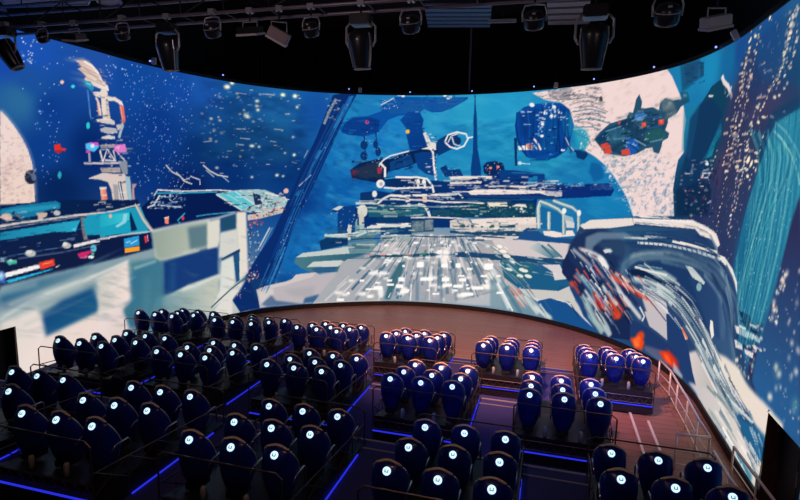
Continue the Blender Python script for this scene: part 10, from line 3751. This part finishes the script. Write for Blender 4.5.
# ------------------------------------------------------------------ lighting rig
def truss(name, label, y, z, x0, x1, sy, sz, tilt=0):
    root = thing(name, label, 'truss', ((x0+x1)/2, y, z)); h = (x1-x0)/2
    for dy in (0, sy):
        for dz in (0, sz):
            bm = BM(); tube(bm, [(-h, dy, dz), (h, dy, dz)], .032, 8); obj('chord', bm, 'pipe', root, True)
    n = int((x1-x0)/.9)
    for i in range(n):
        a = -h+2*h*i/n; b = a+2*h/n; bm = BM(); tube(bm, [(a, 0, 0), (b, 0, sz)] if i % 2 else [(a, 0, sz), (b, 0, 0)], .014, 6); tube(bm, [(b, 0, 0), (b, 0, sz)], .012, 6); tube(bm, [(b, 0, 0), (b, sy, 0)], .012, 6)
        obj('brace', bm, 'dark', root)
    for k in range(3):
        x = -h+2*h*(.15+.35*k); bm = BM(); tube(bm, [(x, 0, sz), (x, 0, ZC-z-.05)], .012, 6); obj('suspension_rod', bm, 'dark', root)
    return root
truss('lighting_truss', 'long steel lighting truss crossing under the black ceiling', TRUSS[0], TRUSS[1], -13.5, 4.2, .5, .42)
def hang(root, top):      # rod from the fixture up to the truss
    bm = BM(); tube(bm, [(0, 0, 0), (0, 0, max(top, .08))], .018, 6); obj('hanger_rod', bm, 'dark', root)
    bm = BM(); box(bm, -.06, .06, -.05, .05, max(top, .08)-.05, max(top, .08)+.04); obj('clamp', bm, 'fixture_rim', root)
def moving_head(label, loc, h, tilt, top, rz=0):
    root = thing('moving_head_light', label, 'stage light', loc, rz, 'fixtures hanging from the truss'); hang(root, top)
    bm = BM(); box(bm, -.20*h, .20*h, -.16*h, .16*h, -.20*h, 0, bev=.02); obj('base', bm, 'fixture', root)
    for s in (-1, 1):
        bm = BM(); tube(bm, [(s*.19*h, 0, -.12*h), (s*.30*h, 0, -.22*h), (s*.30*h, 0, -.50*h), (s*.24*h, 0, -.60*h)], .024*h, 8); obj('yoke_arm', bm, 'fixture_rim', root, True)
    Tm = Matrix.Translation((0, 0, -.52*h)) @ Matrix.Rotation(tilt, 4, 'Y') @ Matrix.Rotation(.25, 4, 'X')
    bm = BM(); lathe(bm, [(.10*h, .24*h), (.21*h, .20*h), (.235*h, .05*h), (.21*h, -.15*h), (.17*h, -.42*h), (.155*h, -.47*h)], 18, Tm); hd = obj('head', bm, 'fixture', root, True)
    bm = BM(); lathe(bm, [(.17*h, -.46*h), (.175*h, -.49*h), (.155*h, -.50*h), (.15*h, -.47*h)], 18, Tm); obj('lens_ring', bm, 'fixture_rim', hd, True)
    for s in (-1, 1):
        bm = BM(); tube(bm, [Tm @ Vector((s*.215*h, -.08*h, .18*h)), Tm @ Vector((s*.225*h, -.09*h, -.02*h)), Tm @ Vector((s*.16*h, -.07*h, -.45*h))], .012*h, 6); obj('edge_fin', bm, 'fixture_rim', hd)
def wash(label, loc, h, top, hot=False):
    root = thing('wash_light', label, 'stage light', loc, 0, 'fixtures hanging from the truss'); hang(root, top)
    for s in (-1, 1):
        bm = BM(); tube(bm, [(0, 0, -.04*h), (s*.34*h, 0, -.08*h), (s*.42*h, 0, -.30*h), (s*.40*h, 0, -.62*h)], .035*h, 6); obj('yoke_arm', bm, 'fixture_rim', root, True)
    Tm = Matrix.Translation((0, 0, -.58*h)) @ Matrix.Rotation(.5, 4, 'X')
    bm = BM(); lathe(bm, [(.16*h, .32*h), (.30*h, .26*h), (.36*h, .10*h), (.36*h, -.20*h), (.30*h, -.30*h)], 20, Tm); hd = obj('head', bm, 'fixture', root, True)
    bm = BM(); tube(bm, [Tm @ Vector((.37*h*math.cos(a), .37*h*math.sin(a), .08*h)) for a in [2*PI*i/20 for i in range(20)]], .018*h, 6, True); obj('rim_ring', bm, 'lens_hot' if hot else 'fixture_rim', hd, True)
    bm = BM(); lathe(bm, [(.27*h, -.29*h), (.2*h, -.33*h), (.02*h, -.34*h)], 20, Tm); obj('lens', bm, 'lens', hd, True)
    bm = BM(); box(bm, -.06*h, .06*h, -.40*h, -.37*h, -.50*h, -.44*h); obj('warm_indicator', bm, 'lens_hot', root)
def flood(label, loc, w, h, d, rz, ry, m, front, top):
    root = thing('flood_light', label, 'stage light', loc, rz, 'fixtures hanging from the truss'); hang(root, top)
    Tm = Matrix.Translation((0, 0, -h*1.2)) @ Matrix.Rotation(ry, 4, 'Y') @ Matrix.Rotation(.3, 4, 'X')
    bm = BM(); box(bm, -w/2, w/2, -d/2, d/2, -h/2, h/2, Tm, bev=.015); bd = obj('housing', bm, m, root)
    bm = BM(); box(bm, -w/2-.004, w/2+.004, -d/2-.02, d/2+.02, -h/2-.03, -h/2+.008, Tm); obj('front_glass', bm, front, bd)
    bm = BM(); tube(bm, [(-w*.36, 0, -h*1.1), (-w*.36, 0, 0), (w*.36, 0, 0), (w*.36, 0, -h*1.1)], .014, 6); obj('bracket', bm, 'fixture_rim', root)
for kind, a in FIX: {'m': moving_head, 'w': wash, 'f': flood}[kind](*a)
# ceiling panels, grilles, poles, sensors
for nm, label, cat, pts, z, th, m, slats in PANELS:
    c = [sum(p[i] for p in pts)/len(pts) for i in (0, 1)]
    root = thing(nm, label, cat, (c[0], c[1], z)); q = [Vector((x-c[0], y-c[1], 0)) for x, y in pts]
    if not slats:
        bm = BM(); lo = [bm.verts.new(p) for p in q]; hi = [bm.verts.new(p+Vector((0, 0, th))) for p in q]; bm.faces.new(lo[::-1]); bm.faces.new(hi)
        for i in range(len(q)): bm.faces.new((lo[i], lo[(i+1) % len(q)], hi[(i+1) % len(q)], hi[i]))
        obj('panel', bm, m, root)
        for i in range(len(q)):
            bm = BM(); tube(bm, [q[i], q[(i+1) % len(q)]], .03, 6); obj('edge_channel', bm, 'pipe', root)
    else:
        for i in range(slats):
            t = (i+.5)/slats; a = q[0].lerp(q[3], t); b = q[1].lerp(q[2], t); bm = BM(); w = (q[0]-q[3]).length/slats*.33; d = (q[3]-q[0]).normalized()*w
            for sgn in (0,):
                v = [bm.verts.new(p) for p in (a-d, b-d, b+d, a+d)]+[bm.verts.new(p+Vector((0, 0, .06))) for p in (a-d, b-d, b+d, a+d)]
                for f in ((0,3,2,1),(4,5,6,7),(0,1,5,4),(1,2,6,5),(2,3,7,6),(3,0,4,7)): bm.faces.new([v[j] for j in f])
            obj('slat', bm, m, root)
    bm = BM()
    tube(bm, [(0, 0, th), (0, 0, ZC-z-.05)], .012, 5); obj('suspension_rod', bm, 'dark', root)
for nm, label, cat, (x, y), z0, z1, r in POLES:
    bm = BM(); tube(bm, [(0, 0, 0), (0, 0, z1-z0)], r, 8); o = obj(nm, bm, 'pipe' if r > .02 else 'dark'); o.location = (x, y, z0); tag(o, label, cat)
for label, p in SENSORS:
    root = thing('indicator_lamp', label, 'indicator', p, 0, 'indicator lamps above the screen'); bm = BM(); lathe(bm, [(.01, -.03), (.03, -.015), (.03, .015), (.01, .03)], 10); obj('lamp', bm, 'bluedot', root, True)
    bm = BM(); tube(bm, [(0, .02, 0), (0, .25, 0), (0, .25, .2)], .012, 5); obj('bracket', bm, 'dark', root)
for nm, label, p, (w, h, d), ry, m in BOXES:
    root = thing(nm, label, 'device', p); bm = BM(); box(bm, -w/2, w/2, -d/2, d/2, -h/2, h/2, Matrix.Rotation(ry, 4, 'Y'), bev=.01); obj('case', bm, m, root)
    bm = BM(); tube(bm, [(0, d/2, h*.3), (0, d/2+.1, h*.3), (0, d/2+.1, h*.3+.5)], .015, 5); obj('bracket', bm, 'dark', root)
# ------------------------------------------------------------------ light
def area(name, loc, target, size, energy, color, sp=None):
    l = bpy.data.lights.new(name, 'SPOT' if sp else 'AREA'); l.energy = energy; l.color = color
    if sp: l.spot_size = sp; l.spot_blend = .8; l.shadow_soft_size = size
    else: l.size = size
    o = bpy.data.objects.new(name, l); COL.objects.link(o); o.location = loc; o.rotation_euler = (Vector(target)-Vector(loc)).to_track_quat('-Z', 'Y').to_euler()
for a in LIGHTS: area(*a)
w = bpy.data.worlds.new('dark_hall'); sc.world = w; w.use_nodes = True; w.node_tree.nodes['Background'].inputs[0].default_value = (.02, .02, .05, 1); w.node_tree.nodes['Background'].inputs[1].default_value = .02
# ------------------------------------------------------------------ camera
cd = bpy.data.cameras.new('camera'); cam = bpy.data.objects.new('camera', cd); COL.objects.link(cam)
cd.sensor_width = 36; cd.lens = 36*FPX/800; cd.clip_end = 200; cam.matrix_world = Matrix(CAM)
sc.camera = cam
sc.view_settings.view_transform = 'Standard'; sc.view_settings.look = 'None'; sc.view_settings.gamma = 1; sc.view_settings.exposure = 0; sc.view_settings.use_curve_mapping = False
try: sc.cycles.use_denoising = True; sc.cycles.max_bounces = 6
except Exception: pass
